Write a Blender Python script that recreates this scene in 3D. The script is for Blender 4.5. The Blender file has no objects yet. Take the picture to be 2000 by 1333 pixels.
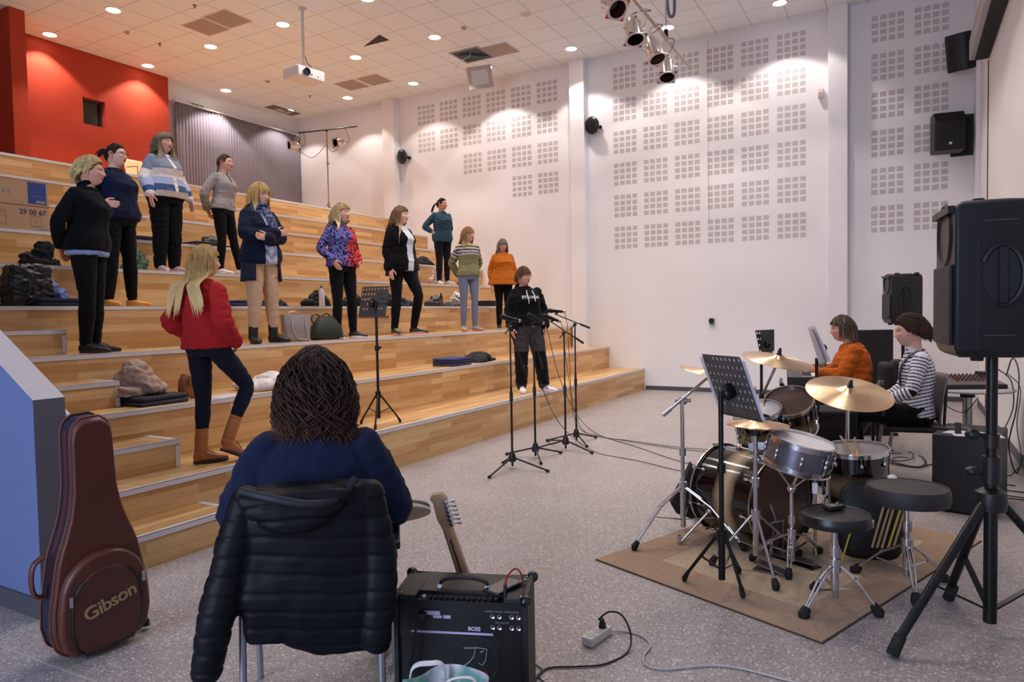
import bpy, bmesh, math, random
import numpy as np
from mathutils import Vector, Matrix, noise as mnoise
random.seed(7)
PI = math.pi
scene = bpy.context.scene
C = scene.collection
IDM = Matrix.Identity(4)

# ---------------------------------------------------------------- camera data (solved from the room's own edges)
CAM = Vector((-12.647, -4.264, 1.474)); YAW = 1.05876; PIT = -.03947; ROL = -.01782; FPX = 1368.2
SH, SD, CH = .4014, .7054, 6.282          # tier height, tier depth, ceiling height
YB, YR = 8.798, 8.534                     # window wall, red wall
FW = Vector((math.cos(PIT)*math.sin(YAW), math.cos(PIT)*math.cos(YAW), math.sin(PIT)))
_rt = Vector((math.cos(YAW), -math.sin(YAW), 0)); _up = _rt.cross(FW)
RT = _rt*math.cos(ROL)+_up*math.sin(ROL); UP = _up*math.cos(ROL)-_rt*math.sin(ROL)
def ray(x, y): return FW+RT*((x-1000)/FPX)-UP*((y-666.5)/FPX)
def atZ(x, y, z=0.): v = ray(x, y); return CAM+v*((z-CAM.z)/v.z)
def atX(x, y, X=0.): v = ray(x, y); return CAM+v*((X-CAM.x)/v.x)
def atY(x, y, Y=0.): v = ray(x, y); return CAM+v*((Y-CAM.y)/v.y)
def atD(x, y, t): return CAM+ray(x, y)*t
def depth(P): return (Vector(P)-CAM).dot(FW)

# ---------------------------------------------------------------- materials
def srgb(c):
    if isinstance(c, str):
        c = [int(c[i:i+2], 16)/255 for i in (0, 2, 4)]
    return tuple(v/12.92 if v <= .04045 else ((v+.055)/1.055)**2.4 for v in c[:3])+(1.,)
class NT:
    def __init__(s, name):
        s.m = bpy.data.materials.new(name); s.m.use_nodes = True
        s.t = s.m.node_tree; s.N = s.t.nodes; s.L = s.t.links
        s.b = s.N['Principled BSDF']
    def n(s, typ, **kw):
        x = s.N.new('ShaderNode'+typ)
        for k, v in kw.items():
            if hasattr(x, k): setattr(x, k, v)
            else: s.set(x, k, v)
        return x
    def set(s, x, k, v):
        k = int(k[1:]) if k[0] == 'i' and k[1:].isdigit() else k.replace('_', ' ')
        sock = x.inputs[k]
        if isinstance(v, bpy.types.NodeSocket): s.L.new(v, sock)
        else: sock.default_value = v
    def out(s, x, i=0): return x.outputs[i]
    def math(s, op, a, b=0., c=None):
        x = s.n('Math', operation=op)
        for i, v in enumerate((a, b, c)):
            if v is None: continue
            if isinstance(v, bpy.types.NodeSocket): s.L.new(v, x.inputs[i])
            else: x.inputs[i].default_value = v
        return x.outputs[0]
    def mix(s, f, a, b):
        x = s.n('Mix', data_type='RGBA')
        for i, v in ((0, f), (6, a), (7, b)):
            if isinstance(v, bpy.types.NodeSocket): s.L.new(v, x.inputs[i])
            else: x.inputs[i].default_value = v
        return x.outputs[2]
    def ramp(s, f, stops, interp='LINEAR'):
        x = s.n('ValToRGB'); s.L.new(f, x.inputs[0]); cr = x.color_ramp; cr.interpolation = interp
        while len(cr.elements) < len(stops): cr.elements.new(.5)
        for e, (p, c) in zip(cr.elements, stops): e.position = p; e.color = c if len(c) == 4 else srgb(c)
        return x.outputs[0]
    def coord(s, which='Object'):
        return s.n('TexCoord').outputs[which]
    def geo(s): return s.n('NewGeometry').outputs['Position']
    def sep(s, v):
        x = s.n('SeparateXYZ'); s.L.new(v, x.inputs[0]); return x.outputs
    def comb(s, x, y, z=0.):
        c = s.n('CombineXYZ')
        for i, v in enumerate((x, y, z)):
            if isinstance(v, bpy.types.NodeSocket): s.L.new(v, c.inputs[i])
            else: c.inputs[i].default_value = v
        return c.outputs[0]
    def noise(s, vec, scale, detail=3., rough=.5):
        x = s.n('TexNoise'); s.L.new(vec, x.inputs['Vector']); x.inputs['Scale'].default_value = scale
        x.inputs['Detail'].default_value = detail; x.inputs['Roughness'].default_value = rough
        return x.outputs[0]
    def bump(s, hgt, strength=.2, dist=.01):
        x = s.n('Bump'); x.inputs['Strength'].default_value = strength; x.inputs['Distance'].default_value = dist
        s.L.new(hgt, x.inputs['Height']); s.L.new(x.outputs[0], s.b.inputs['Normal'])
    def p(s, **kw):
        for k, v in kw.items(): s.set(s.b, k, v)
        return s.m
_mats = {}
def M(name, col='808080', rough=.5, metal=0., var=.0, vscale=8., bump=0., bscale=60., spec=.5, coat=0., trans=0., sheen=0., bdist=.004):
    """plain surface with a little tone variation and bump"""
    if name in _mats: return _mats[name]
    t = NT(name); c = srgb(col)
    t.p(Roughness=rough, Metallic=metal, Base_Color=c)
    t.b.inputs['Specular IOR Level'].default_value = spec
    if coat: t.b.inputs['Coat Weight'].default_value = coat; t.b.inputs['Coat Roughness'].default_value = .08
    if trans: t.b.inputs['Transmission Weight'].default_value = trans
    if sheen: t.b.inputs['Sheen Weight'].default_value = sheen
    if var or bump:
        co = t.coord()
    if var:
        n = t.noise(co, vscale, 4.)
        d = tuple(v*(1-var) for v in c[:3])+(1,); l = tuple(min(1, v*(1+var)) for v in c[:3])+(1,)
        t.L.new(t.ramp(n, [(.3, d), (.7, l)]), t.b.inputs['Base Color'])
    if bump:
        t.bump(t.noise(co, bscale, 3.), bump, bdist)
    _mats[name] = t.m
    return t.m
def emit_mat(name, col, strength):
    t = NT(name); t.p(Base_Color=srgb(col)); t.b.inputs['Emission Color'].default_value = srgb(col)
    t.b.inputs['Emission Strength'].default_value = strength; return t.m

# ---------------------------------------------------------------- objects
WM = {}
def link(o, parent=None, wm=None):
    C.objects.link(o)
    if parent is not None: o.parent = parent
    WM[o.name] = wm if wm is not None else (WM[parent.name] if parent is not None else IDM)
    return o
def tag(o, label=None, cat=None, group=None, kind=None):
    for k, v in (('label', label), ('category', cat), ('group', group), ('kind', kind)):
        if v: o[k] = v
    return o
def thing(name, label, cat, loc=(0, 0, 0), rz=0., group=None, rot=None, scale=1.):
    o = bpy.data.objects.new(name, None); o.empty_display_size = .1
    o.location = loc; o.rotation_euler = rot if rot else (0, 0, rz); o.scale = (scale,)*3
    m = Matrix.Translation(Vector(loc)) @ o.rotation_euler.to_matrix().to_4x4() @ Matrix.Scale(scale, 4)
    link(o, None, m); return tag(o, label, cat, group)
def basis(d):
    d = Vector(d).normalized(); a = Vector((0, 0, 1)) if abs(d.z) < .95 else Vector((1, 0, 0))
    u = d.cross(a).normalized(); return u, d.cross(u).normalized(), d
class MB:
    """collects shapes; T is a transform laid on everything added; W marks world coordinates"""
    def __init__(s, T=None): s.v = []; s.f = []; s.fm = []; s.T = T or IDM; s.mi = 0
    def add(s, vs, fs):
        o = len(s.v); T = s.T
        s.v += [tuple(T @ Vector(p)) for p in vs]; s.f += [tuple(i+o for i in f) for f in fs]; s.fm += [s.mi]*len(fs)
        return s
    def box(s, lo, hi):
        (a, b, c), (d, e, f) = lo, hi
        return s.add([(a, b, c), (d, b, c), (d, e, c), (a, e, c), (a, b, f), (d, b, f), (d, e, f), (a, e, f)],
                     [(0, 3, 2, 1), (4, 5, 6, 7), (0, 1, 5, 4), (1, 2, 6, 5), (2, 3, 7, 6), (3, 0, 4, 7)])
    def cbox(s, c, sz, R=None):
        T0 = s.T; s.T = T0 @ Matrix.Translation(Vector(c)) @ (R if R is not None else IDM)
        s.box(tuple(-x/2 for x in sz), tuple(x/2 for x in sz)); s.T = T0; return s
    def bar(s, a, b, w, hgt, up=(0, 0, 1)):
        a = Vector(a); b = Vector(b); d = (b-a).normalized(); u = Vector(up)
        x = d.cross(u); x = x.normalized() if x.length > 1e-4 else Vector((1, 0, 0)); y = x.cross(d)
        vs = [a+x*i*w/2+y*j*hgt/2 for i, j in ((-1, -1), (1, -1), (1, 1), (-1, 1))]+[b+x*i*w/2+y*j*hgt/2 for i, j in ((-1, -1), (1, -1), (1, 1), (-1, 1))]
        return s.add(vs, [(0, 1, 2, 3), (7, 6, 5, 4), (0, 4, 5, 1), (1, 5, 6, 2), (2, 6, 7, 3), (3, 7, 4, 0)])
    def cyl(s, a, b, r, r2=None, n=16, caps=True):
        r2 = r if r2 is None else r2
        return s.tube([a, b], [r, r2], n, caps)
    def tube(s, pts, r, n=10, caps=True, flat=1., up=None, closed=False):
        pts = [Vector(p) for p in pts]; k = len(pts)
        if k < 2: return s
        rs = r if isinstance(r, (list, tuple)) else [r]*k
        vs = []; pu = None
        for i, p in enumerate(pts):
            if closed: d = pts[(i+1) % k]-pts[i-1]
            else: d = pts[min(i+1, k-1)]-pts[max(i-1, 0)]
            if d.length < 1e-9: d = Vector((0, 0, 1))
            d.normalize()
            if pu is None:
                if up is not None: u = Vector(up)-d*d.dot(Vector(up)); u = u.normalized() if u.length > 1e-4 else basis(d)[0]
                else: u = basis(d)[0]
            else:
                u = pu-d*pu.dot(d); u = u.normalized() if u.length > 1e-6 else basis(d)[0]
            w = d.cross(u); pu = u
            ri = rs[i]
            for j in range(n):
                a = 2*PI*j/n; vs.append(p+u*(math.cos(a)*ri)+w*(math.sin(a)*ri*flat))
        fs = []
        for i in range(k if closed else k-1):
            for j in range(n):
                a = i*n+j; b = i*n+(j+1) % n; c = ((i+1) % k)*n
                fs.append((a, b, c+(j+1) % n, c+j))
        if caps and not closed:
            fs.append(tuple(reversed(range(n)))); fs.append(tuple(range((k-1)*n, k*n)))
        return s.add(vs, fs)
    def lathe(s, prof, n=32, c=(0, 0, 0), axis=(0, 0, 1), closed=True):
        u, w, d = basis(axis); c = Vector(c); vs = []; k = len(prof)
        for r, z in prof:
            for j in range(n):
                a = 2*PI*j/n; vs.append(c+d*z+u*(math.cos(a)*r)+w*(math.sin(a)*r))
        fs = [(i*n+(j+1) % n, i*n+j, (i+1)*n+j, (i+1)*n+(j+1) % n) for i in range(k-1) for j in range(n)]
        if closed:
            if prof[0][0] > 1e-6: fs.append(tuple(range(n)))
            if prof[-1][0] > 1e-6: fs.append(tuple(reversed(range((k-1)*n, k*n))))
        return s.add(vs, fs)
    def ball(s, c, r, n=16, m=10, R=None):
        r = (r, r, r) if isinstance(r, (int, float)) else r; c = Vector(c); R = R or IDM
        vs = []
        for i in range(m+1):
            t = PI*i/m
            for j in range(n):
                a = 2*PI*j/n
                vs.append(c+R @ Vector((r[0]*math.sin(t)*math.cos(a), r[1]*math.sin(t)*math.sin(a), r[2]*math.cos(t))))
        return s.add(vs, [(i*n+j, (i+1)*n+j, (i+1)*n+(j+1) % n, i*n+(j+1) % n) for i in range(m) for j in range(n)])
    def loft(s, rings, caps=True, closed=True):
        n = len(rings[0]); vs = [p for r in rings for p in r]; fs = []
        for i in range(len(rings)-1):
            for j in range(n if closed else n-1):
                a = i*n+j; b = i*n+(j+1) % n; fs.append((a, b, b+n, a+n))
        if caps: fs += [tuple(reversed(range(n))), tuple(range((len(rings)-1)*n, len(rings)*n))]
        return s.add(vs, fs)
    def prism(s, poly, z0, z1):
        n = len(poly); return s.loft([[(x, y, z0) for x, y in poly], [(x, y, z1) for x, y in poly]])
    def grid(s, fn, nu, nv, cu=False):
        vs = [fn(i/(nu-1) if not cu else i/nu, j/(nv-1)) for j in range(nv) for i in range(nu)]
        fs = [(j*nu+i, j*nu+(i+1) % nu, (j+1)*nu+(i+1) % nu, (j+1)*nu+i) for j in range(nv-1) for i in range(nu if cu else nu-1)]
        return s.add(vs, fs)
    def mesh(s, name):
        me = bpy.data.meshes.new(name); me.from_pydata(s.v, [], s.f); me.update(); return me
    def build(s, name, mat, parent=None, bevel=0., smooth=True, world=False, seg=2, sub=0, angle=40, solid=0., label=None):
        if world and parent is not None:
            inv = WM[parent.name].inverted(); s.v = [tuple(inv @ Vector(p)) for p in s.v]
        me = s.mesh(name)
        bm = bmesh.new(); bm.from_mesh(me)
        bmesh.ops.remove_doubles(bm, verts=bm.verts, dist=1e-5) if len(s.v) < 6000 else None
        if len(set(s.fm)) <= 1: bmesh.ops.recalc_face_normals(bm, faces=bm.faces)
        bm.to_mesh(me) if len(bm.faces) else None; bm.free()
        mats = mat if isinstance(mat, (list, tuple)) else [mat]
        for m in mats: me.materials.append(m)
        if len(mats) > 1 and len(me.polygons) == len(s.fm): me.polygons.foreach_set('material_index', s.fm)
        if smooth:
            me.polygons.foreach_set('use_smooth', [True]*len(me.polygons))
            try: me.set_sharp_from_angle(angle=math.radians(angle))
            except Exception: pass
        o = bpy.data.objects.new(name, me); link(o, parent)
        if solid: md = o.modifiers.new('s', 'SOLIDIFY'); md.thickness = solid; md.offset = 0
        if sub: md = o.modifiers.new('u', 'SUBSURF'); md.levels = md.render_levels = sub
        if bevel: md = o.modifiers.new('b', 'BEVEL'); md.width = bevel; md.segments = seg; md.limit_method = 'ANGLE'; md.angle_limit = .6; md.harden_normals = False
        if label: o['label'] = label
        return o
def struct(o): o['kind'] = 'structure'; return o
def copy_tree(o, parent=None):
    c = o.copy(); C.objects.link(c); c.parent = parent
    WM[c.name] = WM.get(o.name, IDM)
    for ch in [x for x in bpy.data.objects if x.parent == o]: copy_tree(ch, c)
    return c
def place(o, loc, rz=0., label=None, rot=None, scale=None):
    o.location = loc; o.rotation_euler = rot if rot else (0, 0, rz)
    if scale: o.scale = (scale,)*3
    if label: o['label'] = label
    WM[o.name] = Matrix.Translation(Vector(loc)) @ o.rotation_euler.to_matrix().to_4x4() @ Matrix.Scale(o.scale[0], 4)
    return o
def catmull(pts, n=8):
    P = [Vector(p) for p in pts]; P = [P[0]*2-P[1]]+P+[P[-1]*2-P[-2]]; out = []
    for i in range(1, len(P)-2):
        a, b, c, d = P[i-1:i+3]
        for k in range(n):
            t = k/n; out.append(.5*((2*b)+(c-a)*t+(2*a-5*b+4*c-d)*t*t+(3*b-a-3*c+d)*t**3))
    out.append(P[-2]); return out
def lerp(a, b, t): return a+(b-a)*t
def interp(x, xs, ys):
    if x <= xs[0]: return ys[0]
    for i in range(1, len(xs)):
        if x <= xs[i]: return lerp(ys[i-1], ys[i], (x-xs[i-1])/(xs[i]-xs[i-1]))
    return ys[-1]
# ================================================================ ROOM
def wood_mat():
    t = NT('oak_strips'); P = t.sep(t.geo())
    v = t.math('ADD', P[1], P[2]); vec = t.comb(P[0], v)
    br = t.n('TexBrick'); t.L.new(vec, br.inputs['Vector'])
    br.offset = .37; br.offset_frequency = 2; br.squash = 1.
    for k, val in (('Scale', 1.), ('Mortar Size', .0006), ('Mortar Smooth', 1.), ('Bias', 0.), ('Brick Width', .62), ('Row Height', .067)):
        br.inputs[k].default_value = val
    br.inputs['Color1'].default_value = (0, 0, 0, 1); br.inputs['Color2'].default_value = (1, 1, 1, 1); br.inputs['Mortar'].default_value = (.3, .3, .3, 1)
    # grain stretched along x, shifted per strip
    sv = t.comb(t.math('MULTIPLY', P[0], 1.6), t.math('MULTIPLY', v, 26.), t.math('MULTIPLY', br.outputs[0], 7.))
    g = t.noise(sv, 1., 5., .62)
    base = t.ramp(br.outputs[0], [(0., 'BA8C56'), (.35, 'C69A66'), (.7, 'D1AA76'), (1., 'DBB785')])
    gr = t.ramp(g, [(.3, (.78, .74, .68, 1)), (.55, (1, 1, 1, 1)), (.8, (1.1, 1.1, 1.12, 1))])
    mx = t.n('Mix', data_type='RGBA', blend_type='MULTIPLY'); mx.inputs[0].default_value = .8
    t.L.new(base, mx.inputs[6]); t.L.new(gr, mx.inputs[7])
    t.p(Base_Color=mx.outputs[2], Roughness=.33); t.b.inputs['Specular IOR Level'].default_value = .45
    t.bump(g, .06, .002)
    return t.m
WOOD = wood_mat()
def terrazzo():
    t = NT('terrazzo'); P = t.geo(); base = t.noise(P, 2.2, 4.)
    col = t.ramp(base, [(.3, '948B89'), (.7, 'A29997')])
    for sc, lo, hi, c, seed in ((55., .0, .17, 'CBC4C1', 0.), (75., .0, .17, '6C6462', 3.3), (120., .0, .2, '827A78', 7.), (100., .0, .18, 'C0B8B5', 11.), (28., 0., .12, 'B9B0AD', 5.)):
        v = t.n('TexVoronoi', feature='F1'); mp = t.n('Mapping'); mp.inputs['Location'].default_value = (seed, seed*1.7, 0)
        t.L.new(P, mp.inputs[0]); t.L.new(mp.outputs[0], v.inputs['Vector']); v.inputs['Scale'].default_value = sc
        v.inputs['Randomness'].default_value = 1.
        pick = t.math('GREATER_THAN', t.sep(v.outputs['Color'])[0], .62)
        m = t.math('MULTIPLY', t.math('LESS_THAN', v.outputs['Distance'], hi*1.9), pick)
        col = t.mix(m, col, srgb(c))
    t.p(Base_Color=col, Roughness=t.ramp(base, [(0., (.34,)*3+(1,)), (1., (.46,)*3+(1,))])); t.b.inputs['Specular IOR Level'].default_value = .4
    return t.m
def plaster(name, col, bs=90., bump=.05):
    return M(name, col, .85, var=.015, vscale=1.2, bump=bump, bscale=bs, spec=.25)
WALLW = plaster('wall_paint_warm_white', 'E8E5E7'); WALLRED = plaster('wall_paint_orange_red', 'AA3C26')
def ceiling_mat():
    t = NT('ceiling_tiles'); P = t.sep(t.geo())
    def line(c, off):
        a = t.math('FRACT', t.math('DIVIDE', t.math('ADD', c, off), .5875))
        a = t.math('ABSOLUTE', t.math('SUBTRACT', a, .5))
        return t.math('GREATER_THAN', a, .5-.011)
    ln = t.math('MAXIMUM', line(P[0], 60*.5875-.4664), line(P[1], 60*.5875-.3776+.0))
    n = t.noise(t.geo(), 240., 2.)
    c = t.mix(ln, srgb('E3E7EE'), srgb('B4B6BC'))
    t.p(Base_Color=c, Roughness=.95); t.b.inputs['Specular IOR Level'].default_value = .1
    t.bump(t.math('SUBTRACT', t.math('MULTIPLY', n, .2), ln), .25, .004)
    return t.m
FLOORM = terrazzo(); CEILM = ceiling_mat()
XL = -17.0; YF = -5.2
struct(MB().box((XL-.3, YF-.6, -.2), (.3, 9.2, 0)).build('floor', FLOORM))
struct(MB().box((XL-.3, YF-.6, CH), (.3, 9.2, CH+.2)).build('ceiling', CEILM))
wr = struct(MB().box((0, YF-.6, 0), (.25, 9.2, CH)).build('wall_right', WALLW))
struct(MB().box((XL-.25, 1.6, 0), (XL, 9.2, CH)).box((XL-.25, YF-.6, 0), (XL, -4.4, CH)).box((XL-.25, -4.4, 3.4), (XL, 1.6, CH)).box((XL-.25, -4.4, 0), (XL, 1.6, .7)).build('wall_left', WALLW))
struct(MB().box((XL, YF-.2, 0), (0, YF, CH)).build('wall_front', WALLW))
# window wall at the back, the red wall standing a little in front of it
struct(MB().box((-3.645, YB, 0), (.1, YB+.2, CH)).build('wall_back', WALLW))
rx0, rx1, rz0, rz1 = -5.33, -4.93, 5.0, 5.47
rw = MB().box((XL, YR, 0), (rx0, YR+.5, CH)).box((rx1, YR, 0), (-3.645, YR+.5, CH)).box((rx0, YR, 0), (rx1, YR+.5, rz0)).box((rx0, YR, rz1), (rx1, YR+.5, CH))
struct(rw.build('wall_red', WALLRED))
wf = struct(MB().box((rx0, YR+.1, rz0), (rx0+.03, YR+.16, rz1)).box((rx1-.03, YR+.1, rz0), (rx1, YR+.16, rz1)).box((rx0, YR+.1, rz0), (rx1, YR+.16, rz0+.03)).box((rx0, YR+.1, rz1-.03), (rx1, YR+.16, rz1)).build('window_1', M('dark_frame', '3A3234', .5)))
MB().box((rx0, YR+.13, rz0), (rx1, YR+.14, rz1)).build('pane', M('booth_glass', '1B1B18', .08, spec=.6), wf)
# darker return of the red wall at the far left
struct(MB().box((-6.9, YR-.9, 3.6), (-6.68, YR, CH)).build('wall_return', WALLRED))
# big windows on the far left, behind the photographer's shoulder
wl = struct(MB().box((XL-.2, -4.4, .7), (XL-.1, -4.34, 3.4)).box((XL-.2, 1.54, .7), (XL-.1, 1.6, 3.4)).box((XL-.2, -1.43, .7), (XL-.1, -1.37, 3.4)).box((XL-.2, -4.4, .7), (XL-.1, 1.6, .76)).box((XL-.2, -4.4, 3.34), (XL-.1, 1.6, 3.4)).build('window_2', M('alu_frame', 'C8C8CC', .4, metal=.6)))
MB().box((XL-.16, -4.34, .76), (XL-.15, 1.54, 3.34)).build('pane', M('window_glass', 'FFFFFF', .02, trans=1.), wl)
# pilasters
for i, (a, b) in enumerate(((5.63, 5.95), (1.07, 1.37), (-3.45, -3.17))):
    struct(MB().box((-.22, a, 0), (0, b, CH)).build('wall_pilaster', WALLW, bevel=.004))
struct(MB().box((-.42, YF, 0), (0, YF+.06, CH)).build('wall_corner', WALLW, bevel=.004))
# baseboards
BB = M('baseboard_grey', '4A4A52', .5)
struct(MB().box((-.015, YF+.02, 0), (0, -.02, .075)).build('baseboard_right', BB))
struct(MB().box((XL, YF, 0), (-.02, YF+.015, .09)).build('baseboard_front', BB))
# slots of the acoustic boards
SLOT = M('acoustic_slot_shadow', 'AFA29F', .95, spec=.1)
def slots(groups, name):
    m = MB()
    for y1, zt in groups:
        for a in range(4):
            for b in range(4):
                ya = y1-a*.1195; zb = zt-b*.1125
                for k in range(6):
                    y = ya-.003-k*.0148
                    m.add([(-.0015, y, zb-.078), (-.0015, y-.0085, zb-.078), (-.0015, y-.0085, zb), (-.0015, y, zb)], [(0, 3, 2, 1)])
    return m.build(name, SLOT, wr, smooth=False)
rows = [6.06-.597*i for i in range(6)]
slots([(.56-.585*i, z) for i in range(6) for z in rows], 'acoustic_perforation')
slots([(5.12-.589*i, z) for i, k in enumerate((2, 2, 3, 3, 4, 4)) for z in rows[:k]], 'acoustic_perforation')
slots([(-3.78-.592*i, z) for i in range(2) for z in rows], 'acoustic_perforation')
# board joint with a thin cable drop
for px, (zz0, zz1) in ((1383, (2.0, 6.2)),):
    y = atX(px, 200).y
    struct(MB().box((-.004, y-.004, 3.0), (-.001, y+.004, 6.2)).build('trim_1', M('joint_grey', 'B9AFAB', .8)))

# ---------------------------------------------------------------- seating tiers
ALU = M('brushed_nosing', 'D2CFD1', .45, metal=.15, var=.04, vscale=30)
AX0, AX1 = -10.78, -9.42          # aisle with half steps
bl = thing('bleacher', 'wide stepped oak seating with metal nosings filling the back of the hall', 'bleacher', (0, 0, 0))
def nosing(m, x0, x1, y, z):
    m.box((x0, y-.006, z-.032), (x1, y-.0002, z+.0025)); m.box((x0, y-.006, z+.0005), (x1, y+.035, z+.0025)); return m
for k in range(1, 10):
    y = (k-1)*SD; x0 = -10.66 if k > 0 else AX0
    if k < 9:
        m = MB().box((x0, y, 0 if k == 1 else (k-1)*SH-.05), (-.001, y+SD+(.02), k*SH))
    else:
        m = MB().box((x0, y, (k-1)*SH-.05), (-.001, YR, k*SH))
    t_ = m.build('tier', WOOD, bl, smooth=False)
    nosing(MB(), x0, -.001, y, k*SH).build('nosing', ALU, t_, smooth=False)
for k in range(0, 8):
    y = (k-.5)*SD; x1 = AX1 if k else -9.5
    m = MB().box((-10.66, y, k*SH+.0005), (x1, k*SD-.0005, (k+.5)*SH))
    s_ = m.build('half_step', WOOD, bl, smooth=False)
    n_ = nosing(MB(), -10.66, x1, y, (k+.5)*SH)
    zt_ = (k+.5)*SH; n_.box((x1+.0005, y-.006, k*SH+.002), (x1+.005, y+.03, zt_+.0025)).box((x1-.045, y+.0455, zt_+.0005), (x1+.005, k*SD-.001, zt_+.0025)).box((x1-.03, y-.006, k*SH+.002), (x1, y-.0005, zt_-.0455))
    n_.build('nosing', ALU, s_, smooth=False)
struct(MB().box((-3.65, YR, 8*SH), (-.001, YB, 9*SH)).build('floor_landing', WOOD))
# parapet wall beside the aisle
PBLUE = M('blue_wall_paint', '66749F', .7, var=.03, vscale=2., bump=.08, bscale=120, spec=.3)
PGREY = M('grey_wall_paint', '5E5C64', .75, var=.03, vscale=3., bump=.05, spec=.3)
py0 = -.54; sl = SH/SD
pp = MB(); xa, xb = -10.82, -10.67
def slope(y): return 1.09+(y-py0)*sl
ya, yb_ = py0, 5.2
vs = [(xa, ya, 0), (xb, ya, 0), (xb, yb_, 0), (xa, yb_, 0), (xa, ya, slope(ya)), (xb, ya, slope(ya)), (xb, yb_, slope(yb_)), (xa, yb_, slope(yb_))]
pp.v = vs; pp.f = [(0, 1, 5, 4), (1, 2, 6, 5), (2, 3, 7, 6), (0, 4, 7, 3), (4, 5, 6, 7), (0, 3, 2, 1)]; pp.fm = [1, 1, 1, 0, 2, 0]
PTOP = M('parapet_cap_paint', 'BDB7BA', .7, var=.04, vscale=6, bump=.05, spec=.3)
pw = bpy.data.meshes.new('wall_parapet'); pw.from_pydata(pp.v, [], pp.f)
for m_ in (PBLUE, PGREY, PTOP): pw.materials.append(m_)
pw.polygons.foreach_set('material_index', pp.fm)
struct(link(bpy.data.objects.new('wall_parapet', pw)))
struct(MB().box((xa-.012, py0, 0), (xa, yb_, .1)).build('baseboard_left', BB))
hr = MB(); hr.tube([(xb+.03, py0+.0, slope(py0)-.13), (xb+.03, py0+.62, slope(py0+.62)-.13+.0)], .018, 10)
struct(hr.build('trim_2', M('white_handrail', 'D8D8DC', .4)))
# floor joint at lower left
fj = MB(); a = atZ(0, 1262); b = atZ(190, 1333)
fj.bar((a.x-.5*(b.x-a.x), a.y-.5*(b.y-a.y), .0008), (b.x, b.y, .0008), .012, .0016)
c_ = atZ(84, 1210); d_ = atZ(-20, 1270)
struct(fj.build('trim_3', M('floor_joint_metal', 'A9A3A0', .5)))
# screen housing along the front wall
# ---------------------------------------------------------------- downlights
LX = [-.76-1.745*i for i in range(6)]; LY = [8.25-1.795*j for j in range(8)]
RINGM = M('downlight_ring', 'E6E0DC', .5); LENS = emit_mat('downlight_lens', 'FFF4E6', 9.); LENSOFF = M('unlit_lens', 'B9B0B4', .2)
lit = set()
def downlight(x, y, on, lab, watts):
    t = thing('downlight', lab, 'ceiling light', (x, y, CH), group='round recessed ceiling lights')
    t_r = MB().lathe([(.085, -.002), (.118, -.012), (.125, -.006), (.125, .001)], 32, closed=False).build('ring', RINGM, t)
    MB().lathe([(0, -.006), (.112, -.006)], 32, closed=False).build('lens', LENS if on else LENSOFF, t)
    if on:
        ld = bpy.data.lights.new('downlight_lamp', 'SPOT'); ld.energy = watts; ld.spot_size = math.radians(108); ld.spot_blend = .22; ld.shadow_soft_size = .09
        ld.color = (1., .905, .85); lo = bpy.data.objects.new('lamp', ld); lo.parent = t; lo.location = (0, 0, -.02); C.objects.link(lo)
# ================================================================ LIGHTS AND CEILING FITTINGS
rowname = ['over the back wall', 'second row from the back', 'third row from the back', 'mid ceiling row', 'above the middle of the hall', 'near the hanging spotlights', 'near the front of the hall', 'added out of view by the front wall']
colname = ['next to the side wall', 'second column from the side wall', 'third column from the side wall', 'far column by the red wall', 'fifth column', 'sixth column']
on = [(0, 0), (0, 1), (0, 2), (0, 3), (0, 4), (0, 5), (0, 6), (1, 0), (1, 2), (1, 3), (2, 0), (2, 1), (2, 2), (2, 3), (3, 0), (3, 1),
      (1, 5), (1, 6), (2, 5), (3, 4), (3, 5), (4, 3), (4, 2), (2, 6), (3, 6), (4, 5), (4, 4), (3, 7)]  # out of view, along the lattice; the last one added to brighten the tier fronts
for i, j in on:
    x, y = LX[i], LY[j]
    downlight(x, y, True, 'round lit downlight, %s, %s' % (colname[i], rowname[j]), 62. if i == 0 and j < 3 else (98. if i == 0 else (100. if j < 5 else 105.)))
downlight(LX[1], LY[4], False, 'unlit round downlight, the only dark one, by the ceiling smoke detector', 0)
# daylight through the window at the far left
al = bpy.data.lights.new('daylight', 'AREA'); al.shape = 'RECTANGLE'; al.size = 5.8; al.size_y = 2.6; al.energy = 260; al.color = (.62, .75, 1.)
ao = bpy.data.objects.new('daylight', al); ao.location = (XL+.02, -1.4, 2.05); ao.rotation_euler = (0, -PI/2, 0); C.objects.link(ao)
w = bpy.data.worlds.new('World'); scene.world = w; w.use_nodes = True
w.node_tree.nodes['Background'].inputs[0].default_value = (.6, .75, 1, 1); w.node_tree.nodes['Background'].inputs[1].default_value = .4
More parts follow.
